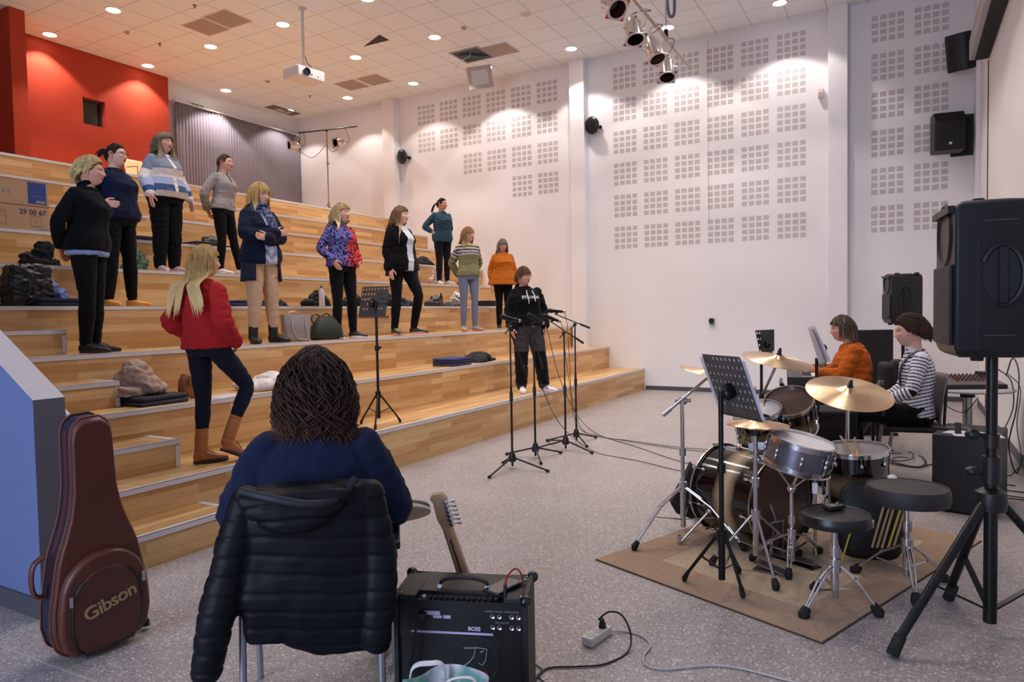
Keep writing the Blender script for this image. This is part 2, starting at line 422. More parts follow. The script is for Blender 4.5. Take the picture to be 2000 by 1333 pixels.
# ceiling vents
GR = M('vent_grey_tile', 'A49590', .9, bump=.4, bscale=300); GRF = M('vent_frame', 'D5C6BF', .6)
def vent(x, y, lab, sx=.5, sy=.5):
    t = thing('ceiling_vent', lab, 'vent', (x, y, CH), group='square ceiling grilles')
    MB().box((-sx/2, -sy/2, -.008), (sx/2, sy/2, 0)).build('grille', GR, t)
    MB().box((-sx/2-.03, -sy/2-.03, -.004), (sx/2+.03, -sy/2, 0)).box((-sx/2-.03, sy/2, -.004), (sx/2+.03, sy/2+.03, 0)).box((-sx/2-.03, -sy/2, -.004), (-sx/2, sy/2, 0)).box((sx/2, -sy/2, -.004), (sx/2+.03, sy/2, 0)).build('frame', GRF, t)
for (px, py), lab in {(402, 53): 'square grey ceiling grille, left one of the pair above the red wall', (445, 37): 'square grey ceiling grille, right one of the pair above the red wall',
        (687, 166): 'square grey ceiling grille, left one of the pair over the small stage lights', (731, 156): 'square grey ceiling grille, right one of the pair over the small stage lights',
        (977, 97): 'square grey ceiling grille beside the open ceiling hatch'}.items():
    P = atZ(px, py, CH); vent(P.x, P.y, lab)
P = atZ(578, 233, CH); t = thing('ceiling_vent', 'dark slotted ceiling grille in the far back corner', 'vent', (-.75, 8.35, CH))
MB().box((-.5, -.15, -.012), (.3, .15, 0)).build('frame', M('dark_vent', '6A5E58', .6), t); MB().box((-.3, -.05, -.02), (-.05, .08, -.01)).box((.0, -.09, -.02), (.1, .1, -.01)).build('slat', M('vent_light', 'B9AAA2', .5), t)
# open hatch with its lid hanging down
P = atZ(922, 107, CH)
t = thing('ceiling_hatch', 'open square ceiling hatch showing dark ductwork above the hanging lid', 'hatch', (P.x, P.y, CH))
DK = M('hatch_dark', '2E3438', .6, var=.2, vscale=20)
MB().box((-.29, -.29, -.004), (.29, .29, -.001)).build('opening', DK, t)
f_ = MB()
for a, b, c, d in ((-.31, -.31, .31, -.27), (-.31, .27, .31, .31), (-.31, -.27, -.27, .27), (.27, -.27, .31, .27)): f_.box((a, b, -.012), (c, d, 0))
f_.build('frame', M('hatch_frame', '8D8A88', .5), t)
MB().tube([(-.1, .2, -.01), (-.05, .0, -.03), (.1, -.1, -.02), (.2, -.25, -.01)], .03, 8).build('duct', M('duct_grey', '50585C', .5), t)
L0 = Vector((P.x, P.y, CH)); dd = depth(L0)-.2
q = [atD(915, 127, dd), atD(961, 120, dd), atD(961, 175, dd-.1), atD(913, 183, dd-.1)]
c0 = sum(q, Vector())/4; ux = ((q[1]-q[0]).normalized()); uz = ((q[0]-q[3]).normalized()); uy = uz.cross(ux); uz = ux.cross(uy)
R = Matrix((ux, uy, uz)).transposed().to_4x4(); t = thing('hatch_lid', 'square white ceiling hatch lid with clear perforated centre hanging by its edge', 'hatch lid', c0, rot=R.to_euler())
W_ = .225; f_ = MB()
for a, b, c, d in ((-W_, -W_, W_, -.15), (-W_, .15, W_, W_), (-W_, -.15, -.15, .15), (.15, -.15, W_, .15)): f_.box((a, -.008, b), (c, .008, d))
f_.build('frame', M('lid_frame', 'B3A49C', .6), t)
MB().box((-.15, -.003, -.15), (.15, .003, .15)).build('perforated_panel', M('lid_panel', 'CFC6C0', .3, var=.08, vscale=120, bump=.5, bscale=200), t)
g = MB(); a = L0+Vector((-.2, -.1, 0)); MB.tube(g, catmull([a, a+Vector((-.05, .0, -.12)), a+Vector((-.2, .12, -.25)), a+Vector((-.25, .2, -.42))]), .006, 6)
g.build('dangling_wire', M('white_cable', 'CFC4BE', .5), None); tag(bpy.data.objects['dangling_wire'], 'thin pale wire dangling out of the open ceiling hatch', 'wire')
# gap in the ceiling
P = atZ(733, 84, CH); t = MB(Matrix.Translation((P.x, P.y, CH)) @ Matrix.Rotation(0, 4, 'Z')); t.add([(-.25, -.3, -.001), (.02, .3, -.001), (.02, -.3, -.006)], [(0, 1, 2)])
o = t.build('displaced_ceiling_tile', M('gap_dark', '3E3733', .9), None, smooth=False); tag(o, 'dark gap where one ceiling tile has slipped, above the side wall end', 'ceiling tile')
# detectors and sprinklers
for px, py, r, lab in ((906, 53, .05, 'small round detector beside the unlit downlight'), (523, 158, .05, 'small round detector under the projector'), (248, 62, .045, 'small round detector between the lights over the red wall')):
    P = atZ(px, py, CH); t = thing('smoke_detector', lab, 'detector', (P.x, P.y, CH)); MB().lathe([(r, 0), (r, -.015), (r*.7, -.03), (0, -.032)], 24).build('housing', M('detector_tan', 'B39C90', .5), t)
    MB().lathe([(r*.45, -.03), (r*.45, -.036), (0, -.037)], 16).build('sensor', M('sensor_grey', '7B6E68', .5), t)
for px, py, lab in ((605, 187, 'tiny ceiling sprinkler over the small stage lights'), (380, 10, 'tiny ceiling sprinkler near the top left grille'), (312, 85, 'tiny ceiling sprinkler between the red wall downlights')):
    P = atZ(px, py, CH); t = thing('sprinkler', lab, 'sprinkler', (P.x, P.y, CH)); MB().lathe([(.03, 0), (.03, -.008), (.012, -.012), (.01, -.04), (.02, -.045), (0, -.046)], 16).build('head', M('sprinkler_metal', '8C7F78', .4, metal=.6), t)
# camera
cd = bpy.data.cameras.new('camera'); cd.sensor_fit = 'HORIZONTAL'; cd.sensor_width = 36; cd.lens = FPX/2000*36; cd.clip_end = 100; cd.clip_start = .05
co = bpy.data.objects.new('camera', cd); C.objects.link(co); scene.camera = co
R = Matrix((RT, UP, -FW)).transposed().to_4x4(); co.matrix_world = Matrix.Translation(CAM) @ R
scene.view_settings.view_transform = 'Standard'; scene.view_settings.look = 'None'; scene.view_settings.gamma = 1; scene.view_settings.use_curve_mapping = False
scene.view_settings.exposure = .72
scene.cycles.use_denoising = True; scene.cycles.use_adaptive_sampling = True; scene.cycles.adaptive_threshold = .04; scene.cycles.adaptive_min_samples = 16; scene.cycles.max_bounces = 6; scene.cycles.diffuse_bounces = 4; scene.cycles.glossy_bounces = 3; scene.cycles.sample_clamp_indirect = 8; scene.cycles.caustics_reflective = False; scene.cycles.caustics_refractive = False
try: scene.cycles.denoiser = 'OPENIMAGEDENOISE'
except Exception: pass
# ================================================================ STAGE GEAR
RH = Vector((math.cos(YAW), -math.sin(YAW), 0)); FH = Vector((math.sin(YAW), math.cos(YAW), 0))
def hdg(r, f): v = RH*r+FH*f; return math.atan2(-v.x, v.y)        # rz that turns local +Y to the screen-right/away direction
CHROME = M('chrome', 'CFCFD4', .2, metal=1.); STEEL = M('steel_dull', 'A9A9AC', .28, metal=1.)
BLK = M('black_metal', '111214', .38, metal=.3); RUB = M('black_rubber', '121212', .75); PLA = M('black_plastic', '131417', .45)
t = NT('paper_white'); t.p(Base_Color=srgb('ECEAF0'), Roughness=.8); tl_ = t.n('BsdfTranslucent'); tl_.inputs[0].default_value = srgb('ECEAF0'); ms_ = t.n('MixShader'); ms_.inputs[0].default_value = .45
t.L.new(t.b.outputs[0], ms_.inputs[1]); t.L.new(tl_.outputs[0], ms_.inputs[2]); t.L.new(ms_.outputs[0], t.N['Material Output'].inputs[0]); PAPER = t.m
def foot_pt(px, py): P = atZ(px, py); return Vector((P.x, P.y, 0))
def gstand(name, lab, cat, base, hub, feet, r_pole, h_pole, mat, legr=.012, footm=RUB, group=None, double=False, brace=True, lowhub=.12, footr=.022):
    """tripod stand: pole, three legs (each with its rubber foot), braces"""
    t = thing(name, lab, cat, base, group=group); b = Vector(base)
    MB().cyl((0, 0, lowhub*.6), (0, 0, hub+.02), r_pole*1.35, n=16).cyl((0, 0, hub), (0, 0, h_pole), r_pole, n=16).build('pole', mat, t)
    MB().cyl((0, 0, hub-.03), (0, 0, hub+.035), r_pole*2.1, n=18).build('collar', mat, t)
    MB().cyl((0, 0, h_pole*.62-.02), (0, 0, h_pole*.62+.03), r_pole*1.7, n=14).bar((r_pole, 0, h_pole*.62), (r_pole+.045, 0, h_pole*.62+.012), .012, .02).build('height_clamp', mat, t)
    for i, f in enumerate(feet):
        d = Vector(f)-b; d.z = 0; L = d.length; u = d.normalized(); w = Vector((-u.y, u.x, 0))
        top = u*(r_pole*1.8)+Vector((0, 0, hub)); end = u*L+Vector((0, 0, .03))
        m = MB()
        if double:
            knee = u*(L*.42)+Vector((0, 0, hub*.80))
            for s_ in (-1, 1):
                m.tube([top+w*.010*s_, knee+w*.012*s_+(end-knee)*.12, end+w*.006*s_], .0055, 8)
            m.bar(knee+(end-knee)*.1-w*.014, knee+(end-knee)*.1+w*.014, .012, .012)
        else: m.tube([top, end], legr, 12)
        lg = m.build('leg', mat, t)
        if brace:
            mid = top.lerp(end, .5 if not double else .52)
            MB().bar((0, 0, lowhub), mid, .014, .005).build('brace', mat, t)
        MB().tube([end+(top-end).normalized()*.03, end+(end-top).normalized()*.004-Vector((0, 0, .006)), u*(L+.004)+Vector((0, 0, .002))], [footr*.7, footr, footr*.75], 12).build('rubber_foot', footm, lg)
    return t
def tri_feet(base, L, a0):
    b = Vector(base); return [b+(RH*math.cos(a)+FH*math.sin(a))*L for a in (a0, a0+2*PI/3, a0+4*PI/3)]

# ---- patterned rug
p1, p2, p3 = atZ(1165, 1095), atZ(1605, 1258), atZ(1915, 1059); p4 = p1+(p3-p2)
t = NT('rug_pile'); n = t.noise(t.coord(), 45., 4., .7)
t.p(Base_Color=t.ramp(n, [(.3, '96795F'), (.7, 'AC8D70')]), Roughness=1.); t.b.inputs['Sheen Weight'].default_value = .2; t.bump(t.noise(t.coord(), 500., 3.), .5, .004); RUG1 = t.m
t = NT('rug_pile_light'); n = t.noise(t.coord(), 45., 4., .7)
t.p(Base_Color=t.ramp(n, [(.3, 'B09A80'), (.7, 'C8B295')]), Roughness=1.); t.bump(t.noise(t.coord(), 500., 3.), .5, .004); RUG2 = t.m
def quad_prism(m, q, z0, z1): return m.loft([[(p.x, p.y, z0) for p in q], [(p.x, p.y, z1) for p in q]])
rug = quad_prism(MB(), [p1, p2, p3, p4], 0.0008, .009).build('rug', RUG1, None, bevel=.002); tag(rug, 'brown bordered rug lying under the drum kit', 'rug')
def uvp(a, b): return p1+(p2-p1)*a+(p4-p1)*b
quad_prism(MB(), [uvp(.2, .13), uvp(.84, .13), uvp(.84, .86), uvp(.2, .86)], .009, .0098).build('inner_field', RUG2, rug, label='lighter beige inner field')
quad_prism(MB(), [uvp(-.004, -.003), uvp(1.004, -.003), uvp(1.004, 1.003), uvp(-.004, 1.003)], .0006, .006).build('bound_edge', M('rug_edge', '4A3A31', .9), rug)

# ---- drum kit: each drum and stand a thing of its own
def rz_of(v): return math.atan2(v.y, v.x)
def frame_axis(c, axis, spin=0.):
    u, w, d = basis(axis); R = Matrix((u, w, d)).transposed().to_4x4(); return Matrix.Translation(Vector(c)) @ R @ Matrix.Rotation(spin, 4, 'Z')
def burst(name, dark, light, lo, hi, rough=.12, inv=False):
    t = NT(name); z = t.sep(t.coord())[2]
    k = t.math('DIVIDE', t.math('SUBTRACT', z, lo), hi-lo); n = t.noise(t.coord(), 12., 3.)
    k = t.math('ADD', k, t.math('MULTIPLY', t.math('SUBTRACT', n, .5), .08))
    st = [(.34, dark), (.50, light), (.57, light), (.72, dark)] if not inv else [(.15, light), (.62, dark), (1., dark)]
    t.p(Base_Color=t.ramp(k, st), Roughness=rough); t.b.inputs['Coat Weight'].default_value = .6; return t.m
HEADW = M('drum_head_white', 'EAE3DF', .5, var=.05, vscale=9); HEADB = M('drum_head_brown', '5A4038', .35, var=.12, vscale=6, coat=.3)
def drum(name, lab, c, axis, r, L, shell, head, hoopm=CHROME, lugs=8, group='drums of the kit', spin=0., hoopw=.012, clawed=False, hcol2=None):
    T = frame_axis(c, axis, spin); t = thing(name, lab, 'drum', c, rot=T.to_euler(), group=group)
    MB().lathe([(r-.006, -L), (r, -L), (r, 0), (r-.006, 0)], 56, closed=False).build('shell', shell, t)
    h1 = MB().lathe([(0, -.002), (r*.5, -.002), (r-.006, -.002), (r-.001, .004), (r, 0)], 56, closed=False).build('drum_head', head, t)
    MB().lathe([(0, -L+.002), (r-.002, -L+.002)], 56, closed=False).build('bottom_head', HEADW, t)
    for z, s_ in ((0., 1), (-L, -1)):
        MB().lathe([(r+.002, z-.018*s_), (r+.007, z-.018*s_), (r+.007, z+.006*s_), (r+.013, z+.009*s_), (r+.011, z+.014*s_), (r+.002, z+.014*s_), (r+.001, z-.018*s_)], 56, closed=False).build('hoop', hoopm, t)
    for i in range(lugs):
        a = 2*PI*i/lugs+.2; u = Vector((math.cos(a), math.sin(a), 0)); m = MB()
        for z, s_ in ((0., -1), (-L, 1)):
            m.tube([u*(r+.011)+Vector((0, 0, z-.012*s_*-1)), u*(r+.011)+Vector((0, 0, z+s_*min(.06, L*.4)))], .0032, 6)
            m.ball(u*(r+.009)+Vector((0, 0, z+s_*min(.06, L*.4))), (.010, .010, .018), 10, 6)
            if s_ < 0 and L < .3: m.tube([u*(r+.010)+Vector((0, 0, -.02)), u*(r+.010)+Vector((0, 0, -L+.02))], .005, 6)
            if clawed: m.cbox(u*(r+.018)+Vector((0, 0, z)), (.02, .02, .035))
            if L >= .3: m.build('lug', CHROME, t); m = MB()
        if L < .3: m.build('lug', CHROME, t)
    return t
bc = atD(1525, 963, 4.23); bf = atD(1402, 955, 4.66); ax = (bc-bf); ax.z = 0; ax.normalize(); bc.z = .305; bass_r = .275
SUN = burst('sunburst_lacquer', '0A0809', 'C9AE88', -.44, 0.); 
bass = drum('bass_drum', 'big sunburst bass drum lying on the rug with brown front skin', bc, ax, bass_r, .46, SUN, HEADB, M('black_hoop', '17120F', .2, coat=.5), 8, clawed=True)
bm_ = M('silver_inlay', 'C6C2C0', .2, metal=.9)
MB().lathe([(bass_r+.0135, -.002), (bass_r+.0145, .002), (bass_r+.0135, .006)], 56, closed=False).lathe([(bass_r+.0135, -.47), (bass_r+.0145, -.462), (bass_r+.0135, -.455)], 56, closed=False).build('hoop_inlay', bm_, bass)
Ti = WM[bass.name].inverted()
for s_ in (-1, 1):
    side = Vector((-ax.y, ax.x, 0))*s_
    a = bc-ax*.33+side*(bass_r*.93)-Vector((0, 0, .09)); b = a+side*.16-ax*.1; b.z = .012
    MB(Ti).tube([a, b], .009, 10).ball(a, .02, 12, 8).tube([b, b+Vector((0, 0, .05))], [.014, .012], 10).build('spur', CHROME, bass)
MB(Ti).cyl(bc-ax*.2+Vector((0, 0, bass_r-.0)), bc-ax*.2+Vector((0, 0, bass_r+.14)), .016).cbox(bc-ax*.2+Vector((0, 0, bass_r+.035)), (.08, .05, .05)).cbox(bc-ax*.14+Vector((0.03, 0, bass_r+.045)), (.05, .05, .045)).build('tom_mount', CHROME, bass)
# dark cloth and cushion edge in front of the bass drum
m = MB(); q = [atD(1310, 985, 4.72), atD(1342, 925, 4.72), atD(1352, 905, 4.72), atD(1375, 1000, 4.6), atD(1352, 1015, 4.62), atD(1322, 1005, 4.68)]
m.loft([[p for p in q], [p+FH*.1+RH*.01 for p in q]])
o = m.build('bass_drum_pillow', M('black_cloth', '0B0C10', .85, bump=.3, bscale=80), None, bevel=.01); tag(o, 'black padded cover leaning against the far end of the bass drum', 'cushion')
# kick pedal
kp = atZ(1545, 1098); t = thing('kick_pedal', 'chrome kick pedal standing at the bass drum skin', 'pedal', (kp.x, kp.y, .01), rz=rz_of(ax)+PI/2)
MB().bar((0, .12, .01), (0, -.17, .03), .075, .008).build('footboard', STEEL, t); MB().cbox((0, -.02, .003), (.09, .30, .005)).build('base_plate', M('pedal_plate', '2A2A2C', .4, metal=.7), t)
MB().bar((-.045, .1, 0), (-.045, .1, .2), .012, .02).bar((.045, .1, 0), (.045, .1, .2), .012, .02).cyl((-.06, .1, .2), (.06, .1, .2), .008).build('pedal_frame', CHROME, t)
MB().tube([(0, .1, .2), (0, .16, .32)], .004, 8).build('beater_rod', CHROME, t); MB().ball((0, .17, .335), (.028, .028, .03), 14, 8).build('beater', M('felt_beater', '2B2725', .9), t)
# rack toms
n2 = (-FH*.38+RH*-.10+Vector((0, 0, 1))).normalized()
TOMB = burst('tom_burst', '0A0809', 'B08E62', -.23, .0, inv=True)
c2 = atD(1540, 785, 4.68); n2v = (Vector((0, 0, 1))*.80-FH*.42-RH*.30).normalized()
drum('rack_tom', 'sunburst tom with a worn clear skin, the higher of the two rack toms', c2, n2v, .150, .22, TOMB, M('tom_head_worn', '7A6058', .35, var=.25, vscale=5, coat=.3))
c1 = atD(1478, 803, 4.66); n1v = (Vector((0, 0, 1))*.9-FH*.25-RH*-.05).normalized(); n1v = (Vector((0, 0, 1))*.93-FH*.22-RH*.22).normalized()
drum('rack_tom', 'smaller sunburst tom behind the hi-hat cymbals', c1, n1v, .15, .2, TOMB, HEADW)
# floor tom
cf = atD(1672, 878, 4.25); nf = (Vector((0, 0, 1))-FH*.05-RH*.07).normalized()
FT = burst('floor_tom_burst', '0A0809', '8A705A', -.42, 0.)
ft = drum('floor_tom', 'black sunburst floor tom with two drumsticks lying on it', cf, nf, .175, .36, FT, M('floor_head', 'C4B6B0', .45, var=.08, vscale=5))
Ti = WM[ft.name].inverted()
for px, tt in ((1592, 4.12), (1728, 4.2), (1650, 4.5)):
    P = atD(px, 880, tt); m = MB(Ti); m.tube([(P.x, P.y, cf.z-.16), (P.x, P.y, .03)], .008, 10).tube([(P.x, P.y, .05), (P.x, P.y, .0105)], [.012, .015], 10)
    m.cbox((P.x, P.y, cf.z-.2), (.03, .03, .06)).build('leg', CHROME, ft)
STK = M('hickory_stick', 'C9A67E', .45, var=.08, vscale=30)
for (a, b), lab in ((((1641, 852), (1670, 893)), 'worn drumstick on the floor tom, the slanting one'), (((1669, 855), (1675, 893)), 'drumstick on the floor tom, the upright-looking one')):
    A = atD(a[0], a[1], 4.40); B = atD(b[0], b[1], 4.10); zt = cf.z+.016
    A = atZ(a[0], a[1], zt+.0+.03); B = atZ(b[0], b[1], zt+.0)
    d = (B-A).normalized(); B = B
    o = MB().tube([A, A+d*.02, A+d*.05, B-d*.02, B], [.004, .006, .0075, .0085, .007], 10).build('drumstick', STK, None); tag(o, lab, 'drumstick', 'drumsticks on the floor tom')
# snare
SN = NT('snare_wrap'); n = SN.noise(SN.coord(), 400., 2.); SN.p(Base_Color=SN.ramp(n, [(.35, '5D5961'), (.65, '9A97A3')]), Roughness=.25, Metallic=.7); SN.bump(n, .3, .001)
cs = atD(1567, 862, 3.8); ns = (Vector((0, 0, 1))*.97-FH*.14-RH*.24+Vector((0, 0, 0))).normalized(); ns = (Vector((0, 0, 1))+RH*.19-FH*.15).normalized()
drum('snare_drum', 'silver sparkle snare drum with white skin on a chrome stand', cs, ns, .167, .14, SN.m, HEADW, CHROME, 8)
def pxfeet(*q): return [foot_pt(*a) for a in q]
sb = cs+(-ns)*.16
st = gstand('snare_stand', 'chrome snare stand with black wing knob under the silver snare', 'stand', (atD(1546, 1000, 3.85).x, atD(1546, 1000, 3.85).y, .01), .22, pxfeet((1470, 1100), (1600, 1085), (1540, 1135)), .011, cs.z-.27, CHROME, double=True)
Ti = WM[st.name].inverted(); top = Vector((atD(1546, 1000, 3.85).x, atD(1546, 1000, 3.85).y, cs.z-.27)); m = MB(Ti)
for a in (0.3, 2.4, 4.5):
    u, w, d = basis(ns); e = cs-ns*.155+(u*math.cos(a)+w*math.sin(a))*.16; m.tube([top, sb.lerp(e, .6)-ns*.02, e, e+ns*.04], .0055, 8)
m.ball(top, .025, 12, 8).build('basket', CHROME, st); MB(Ti).ball(top+RH*.06-FH*.03-Vector((0, 0, .03)), (.024, .024, .022), 12, 8).tube([top, top+RH*.06-FH*.03-Vector((0, 0, .03))], .006, 8).build('wing_knob', RUB, st)
# cymbals
CY = NT('bronze_cymbal'); co_ = CY.sep(CY.coord()); r_ = CY.math('SQRT', CY.math('ADD', CY.math('MULTIPLY', co_[0], co_[0]), CY.math('MULTIPLY', co_[1], co_[1])))
wv = CY.noise(CY.comb(CY.math('MULTIPLY', r_, 260.), 0., 0.), 1., 2.); pat = CY.noise(CY.coord(), 7., 2.)
CY.p(Base_Color=CY.ramp(pat, [(.3, 'E2BE94'), (.7, 'F0D6B2')]), Metallic=1., Roughness=CY.ramp(wv, [(.3, (.26,)*3+(1,)), (.7, (.36,)*3+(1,))]))
CY.b.inputs['Anisotropic'].default_value = .8; CY.b.inputs['Anisotropic Rotation'].default_value = .25; tg = CY.n('Tangent', direction_type='RADIAL', axis='Z'); CY.L.new(tg.outputs[0], CY.b.inputs['Tangent'])
hm = CY.n('TexVoronoi'); CY.L.new(CY.coord(), hm.inputs['Vector']); hm.inputs['Scale'].default_value = 60.; CY.bump(hm.outputs['Distance'], .10, .002)
def cymbal(name, lab, c, nrm, r, nutm=PLA, bell=.055):
    T = frame_axis(c, nrm); t = thing(name, lab, 'cymbal', c, rot=T.to_euler(), group='cymbals of the kit')
    pr_ = [(.006, .026), (bell*.5, .024), (bell, .006)]+[(lerp(bell, r, k/8), .004-.022*(k/8)**1.4) for k in range(1, 9)]
    pr_ += [(r, -.0195)]+[(lerp(bell, r, k/8), .0025-.022*(k/8)**1.4) for k in range(7, 0, -1)]+[(bell, .0045), (bell*.5, .0225), (.006, .0245)]
    MB().lathe(pr_, 72, closed=False).build('plate', CY.m, t, angle=80)
    MB().lathe([(0, .075), (.008, .068), (.014, .045), (.011, .034), (.019, .032), (.019, .024), (0, .022)], 16).cyl((0, 0, -.05), (0, 0, .05), .006).build('wing_nut', nutm, t)
    return t
UPV = Vector((0, 0, 1))
ride = atD(1659, 763, 4.3); cymbal('ride_cymbal', 'large bronze ride cymbal tilted towards the camera above the floor tom', ride, (UPV-FH*.36+RH*.01).normalized(), .25)
cr2 = atD(1520, 700, 4.75); cymbal('crash_cymbal', 'bronze crash cymbal standing over the rack toms', cr2, (UPV-FH*.20+RH*.14).normalized(), .235)
cr1 = atD(1385, 727, 4.5); cymbal('crash_cymbal', 'bronze crash cymbal half hidden behind the perforated music stand', cr1, (UPV-FH*.10+RH*.30).normalized(), .19)
hh = atD(1479, 824, 3.95); cymbal('hi_hat_cymbal', 'top hi-hat cymbal at the lower end of the music stand desk', hh, (UPV+RH*.03).normalized(), .172)
T_ = (UPV+RH*.03).normalized(); cymbal('hi_hat_cymbal', 'bottom hi-hat cymbal facing up under its twin', hh-T_*.035, -T_, .172)
# stands
def sect(P): return (P.x, P.y, .01)
b_ = atD(1334, 1000, 4.5); e = atD(1334, 783, 4.5); cs1 = gstand('cymbal_stand', 'chrome boom cymbal stand, leftmost of the drum kit', 'stand', sect(b_), .33, pxfeet((1240, 1078), (1452, 1080), (1360, 1016)), .0125, e.z, CHROME, double=True)
Ti = WM[cs1.name].inverted(); a1 = atD(1295, 812, 4.42); a2 = cr1-Vector((0, 0, .03))
MB(Ti).tube([a1, a2], .0095, 12).tube([a1, a1+(a2-a1)*.16], .013, 12).build('boom_arm', CHROME, cs1); MB(Ti).ball(e, .03, 14, 8).cbox(e+Vector((0, 0, .0)), (.05, .03, .045)).cyl(e-RH*.05, e+RH*.05, .012).build('tilter', CHROME, cs1)
b_ = atD(1490, 1000, 4.95); e = atD(1490, 770, 4.95); cs2 = gstand('cymbal_stand', 'chrome boom stand holding the crash over the rack toms', 'stand', sect(b_), .3, tri_feet(sect(b_), .33, .4), .0125, e.z, BLK, double=True)
Ti = WM[cs2.name].inverted(); MB(Ti).tube([e-Vector((0, 0, .25)), e, cr2-Vector((0, 0, .02))], .009, 12).build('boom_arm', STEEL, cs2)
b_ = atD(1655, 1000, 4.62); rs = gstand('cymbal_stand', 'chrome stand holding the ride cymbal behind the floor tom', 'stand', sect(b_), .3, tri_feet(sect(b_), .3, 1.2), .012, ride.z-.05, CHROME, double=True)
Ti = WM[rs.name].inverted(); MB(Ti).tube([(b_.x, b_.y, ride.z-.28), (b_.x, b_.y, ride.z-.12), ride-Vector((0, 0, .02))], .009, 10).build('boom_arm', CHROME, rs)
b_ = atD(1476, 1000, 3.95); hs = gstand('hi_hat_stand', 'chrome hi-hat stand between the music stand and the snare', 'stand', sect(b_), .3, pxfeet((1392, 1108), (1515, 1157), (1560, 1090)), .0125, hh.z-.06, CHROME, double=False, legr=.008)
Ti = WM[hs.name].inverted(); MB(Ti).cyl((b_.x, b_.y, hh.z-.1), (b_.x, b_.y, hh.z+.2), .0035).build('pull_rod', STEEL, hs); MB(Ti).cyl((b_.x, b_.y, hh.z-.075), (b_.x, b_.y, hh.z-.045), .028).build('seat_cup', PLA, hs)
pd = atZ(1535, 1128); MB(Ti).bar((b_.x, b_.y, .05), (pd.x, pd.y, .022), .07, .008).bar((b_.x, b_.y, .016), (pd.x, pd.y, .016), .09, .006).build('footboard', STEEL, hs)
# thrones
def throne(lab, seatpx, tt, r, feet, th, logo=False, mat=None):
    c = atD(seatpx[0], seatpx[1], tt); t = gstand('drum_stool', lab, 'stool', (c.x, c.y, .0), .22, feet, .014, c.z-.02, CHROME, double=True, footr=.028, lowhub=.1)
    MB().lathe([(0, -th), (r*.8, -th), (r*.97, -th+.008), (r, -th*.6), (r, -.02), (r*.97, -.006), (r*.85, 0), (0, .002)], 56, c=(0, 0, c.z)).build('seat', mat, t)
    MB().lathe([(r*.93, .0), (r*.955, .002), (r*.97, -.006)], 56, c=(0, 0, c.z-.001), closed=False).build('piping', mat, t)
    if logo:
        Ti = WM[t.name].inverted(); 
        for k, (dx, dz) in enumerate(((0, 0), (.028, .006), (.014, -.02), (-.012, .016), (.016, .02))):
            a = .95+dx*2.2-.0; P = c+(RH*math.sin(a)-FH*math.cos(a))*(r+.001)+Vector((0, 0, -th*.5+dz*.7)); 
            MB(Ti).ball(P, (.006, .006, .006), 8, 6).build('logo_mark', M('logo_grey', '9C9CA0', .6), t)
    return t, c
VIN = M('black_vinyl', '1B1A1C', .32, bump=.15, bscale=220); VIN2 = M('grey_cloth_vinyl', '2F2A2C', .6, bump=.2, bscale=260)
throne('small round black drum stool with a recorder lying on its seat', (1630, 1002), 3.4, .166, pxfeet((1570, 1210), (1715, 1205), (1592, 1157)), .06, True, VIN)
throne('larger round charcoal drum stool beside the big speaker stand', (1772, 950), 3.66, .20, pxfeet((1670, 1122), (1790, 1183), (1843, 1137)), .09, False, VIN2)
c = atD(1628, 1000, 3.38); zc = atD(1630, 1002, 3.4).z+.003
P = atZ(1628, 995, zc); t = thing('audio_recorder', 'small black pocket recorder lying on the black drum stool', 'recorder', (P.x, P.y, zc), rz=hdg(.9, .35))
MB().cbox((0, 0, .011), (.055, .1, .02)).build('body', PLA, t, bevel=.004); MB().cbox((0, -.012, .0215), (.04, .045, .001)).build('screen', M('lcd', '7F7B70', .2), t); MB().cbox((-.012, .033, .022), (.012, .012, .003)).cbox((.012, .033, .022), (.012, .012, .003)).build('button', M('btn_grey', '8A8A8A', .4), t)
# stick bag hanging on the floor tom
P = atD(1700, 990, 4.0); t = thing('stick_bag', 'black drumstick bag hanging from the floor tom', 'bag', (P.x, P.y, 0.02), rz=hdg(.3, .9))
m = MB(); m.loft([[Vector((x*w_, y*d_+oy, z)) for x, y in [(math.cos(a)*abs(math.cos(a))**-.4 if abs(math.cos(a)) > 1e-3 else 0, math.sin(a)) for a in [2*PI*k/24 for k in range(24)]]] for z, w_, d_, oy in ((.0, .12, .03, .02), (.05, .17, .06, 0), (.2, .18, .075, 0), (.34, .17, .06, 0), (.46, .15, .03, .03))])
m.build('pouch', M('bag_nylon', '0D0D10', .6, bump=.4, bscale=40), t, sub=1)
for k, (dx, L, col) in enumerate(((.02, .36, 'C9A67E'), (.045, .34, 'C2A074'), (.07, .36, 'CDAE86'), (.10, .33, 'D6C25A'), (.125, .34, 'C9A67E'))):
    MB().tube([(dx-.02, -.06, .1), (dx+.06, -.10, .1+L)], [.007, .006], 8).build('stick', M('stick_'+col, col, .45), t)
MB().tube([(.075, -.10, .45), (.09, -.115, .5)], [.026, .028], 10).ball((.09, -.115, .5), .03, 12, 8).build('felt_mallet_head', M('white_felt', 'DDD6CF', .9), t)
MB().tube([(-.16, -.07, .0), (-.12, -.085, .16), (-.06, -.075, .3)], .005, 6).build('yellow_piping', M('yellow_trim', 'B9A63A', .6), t)

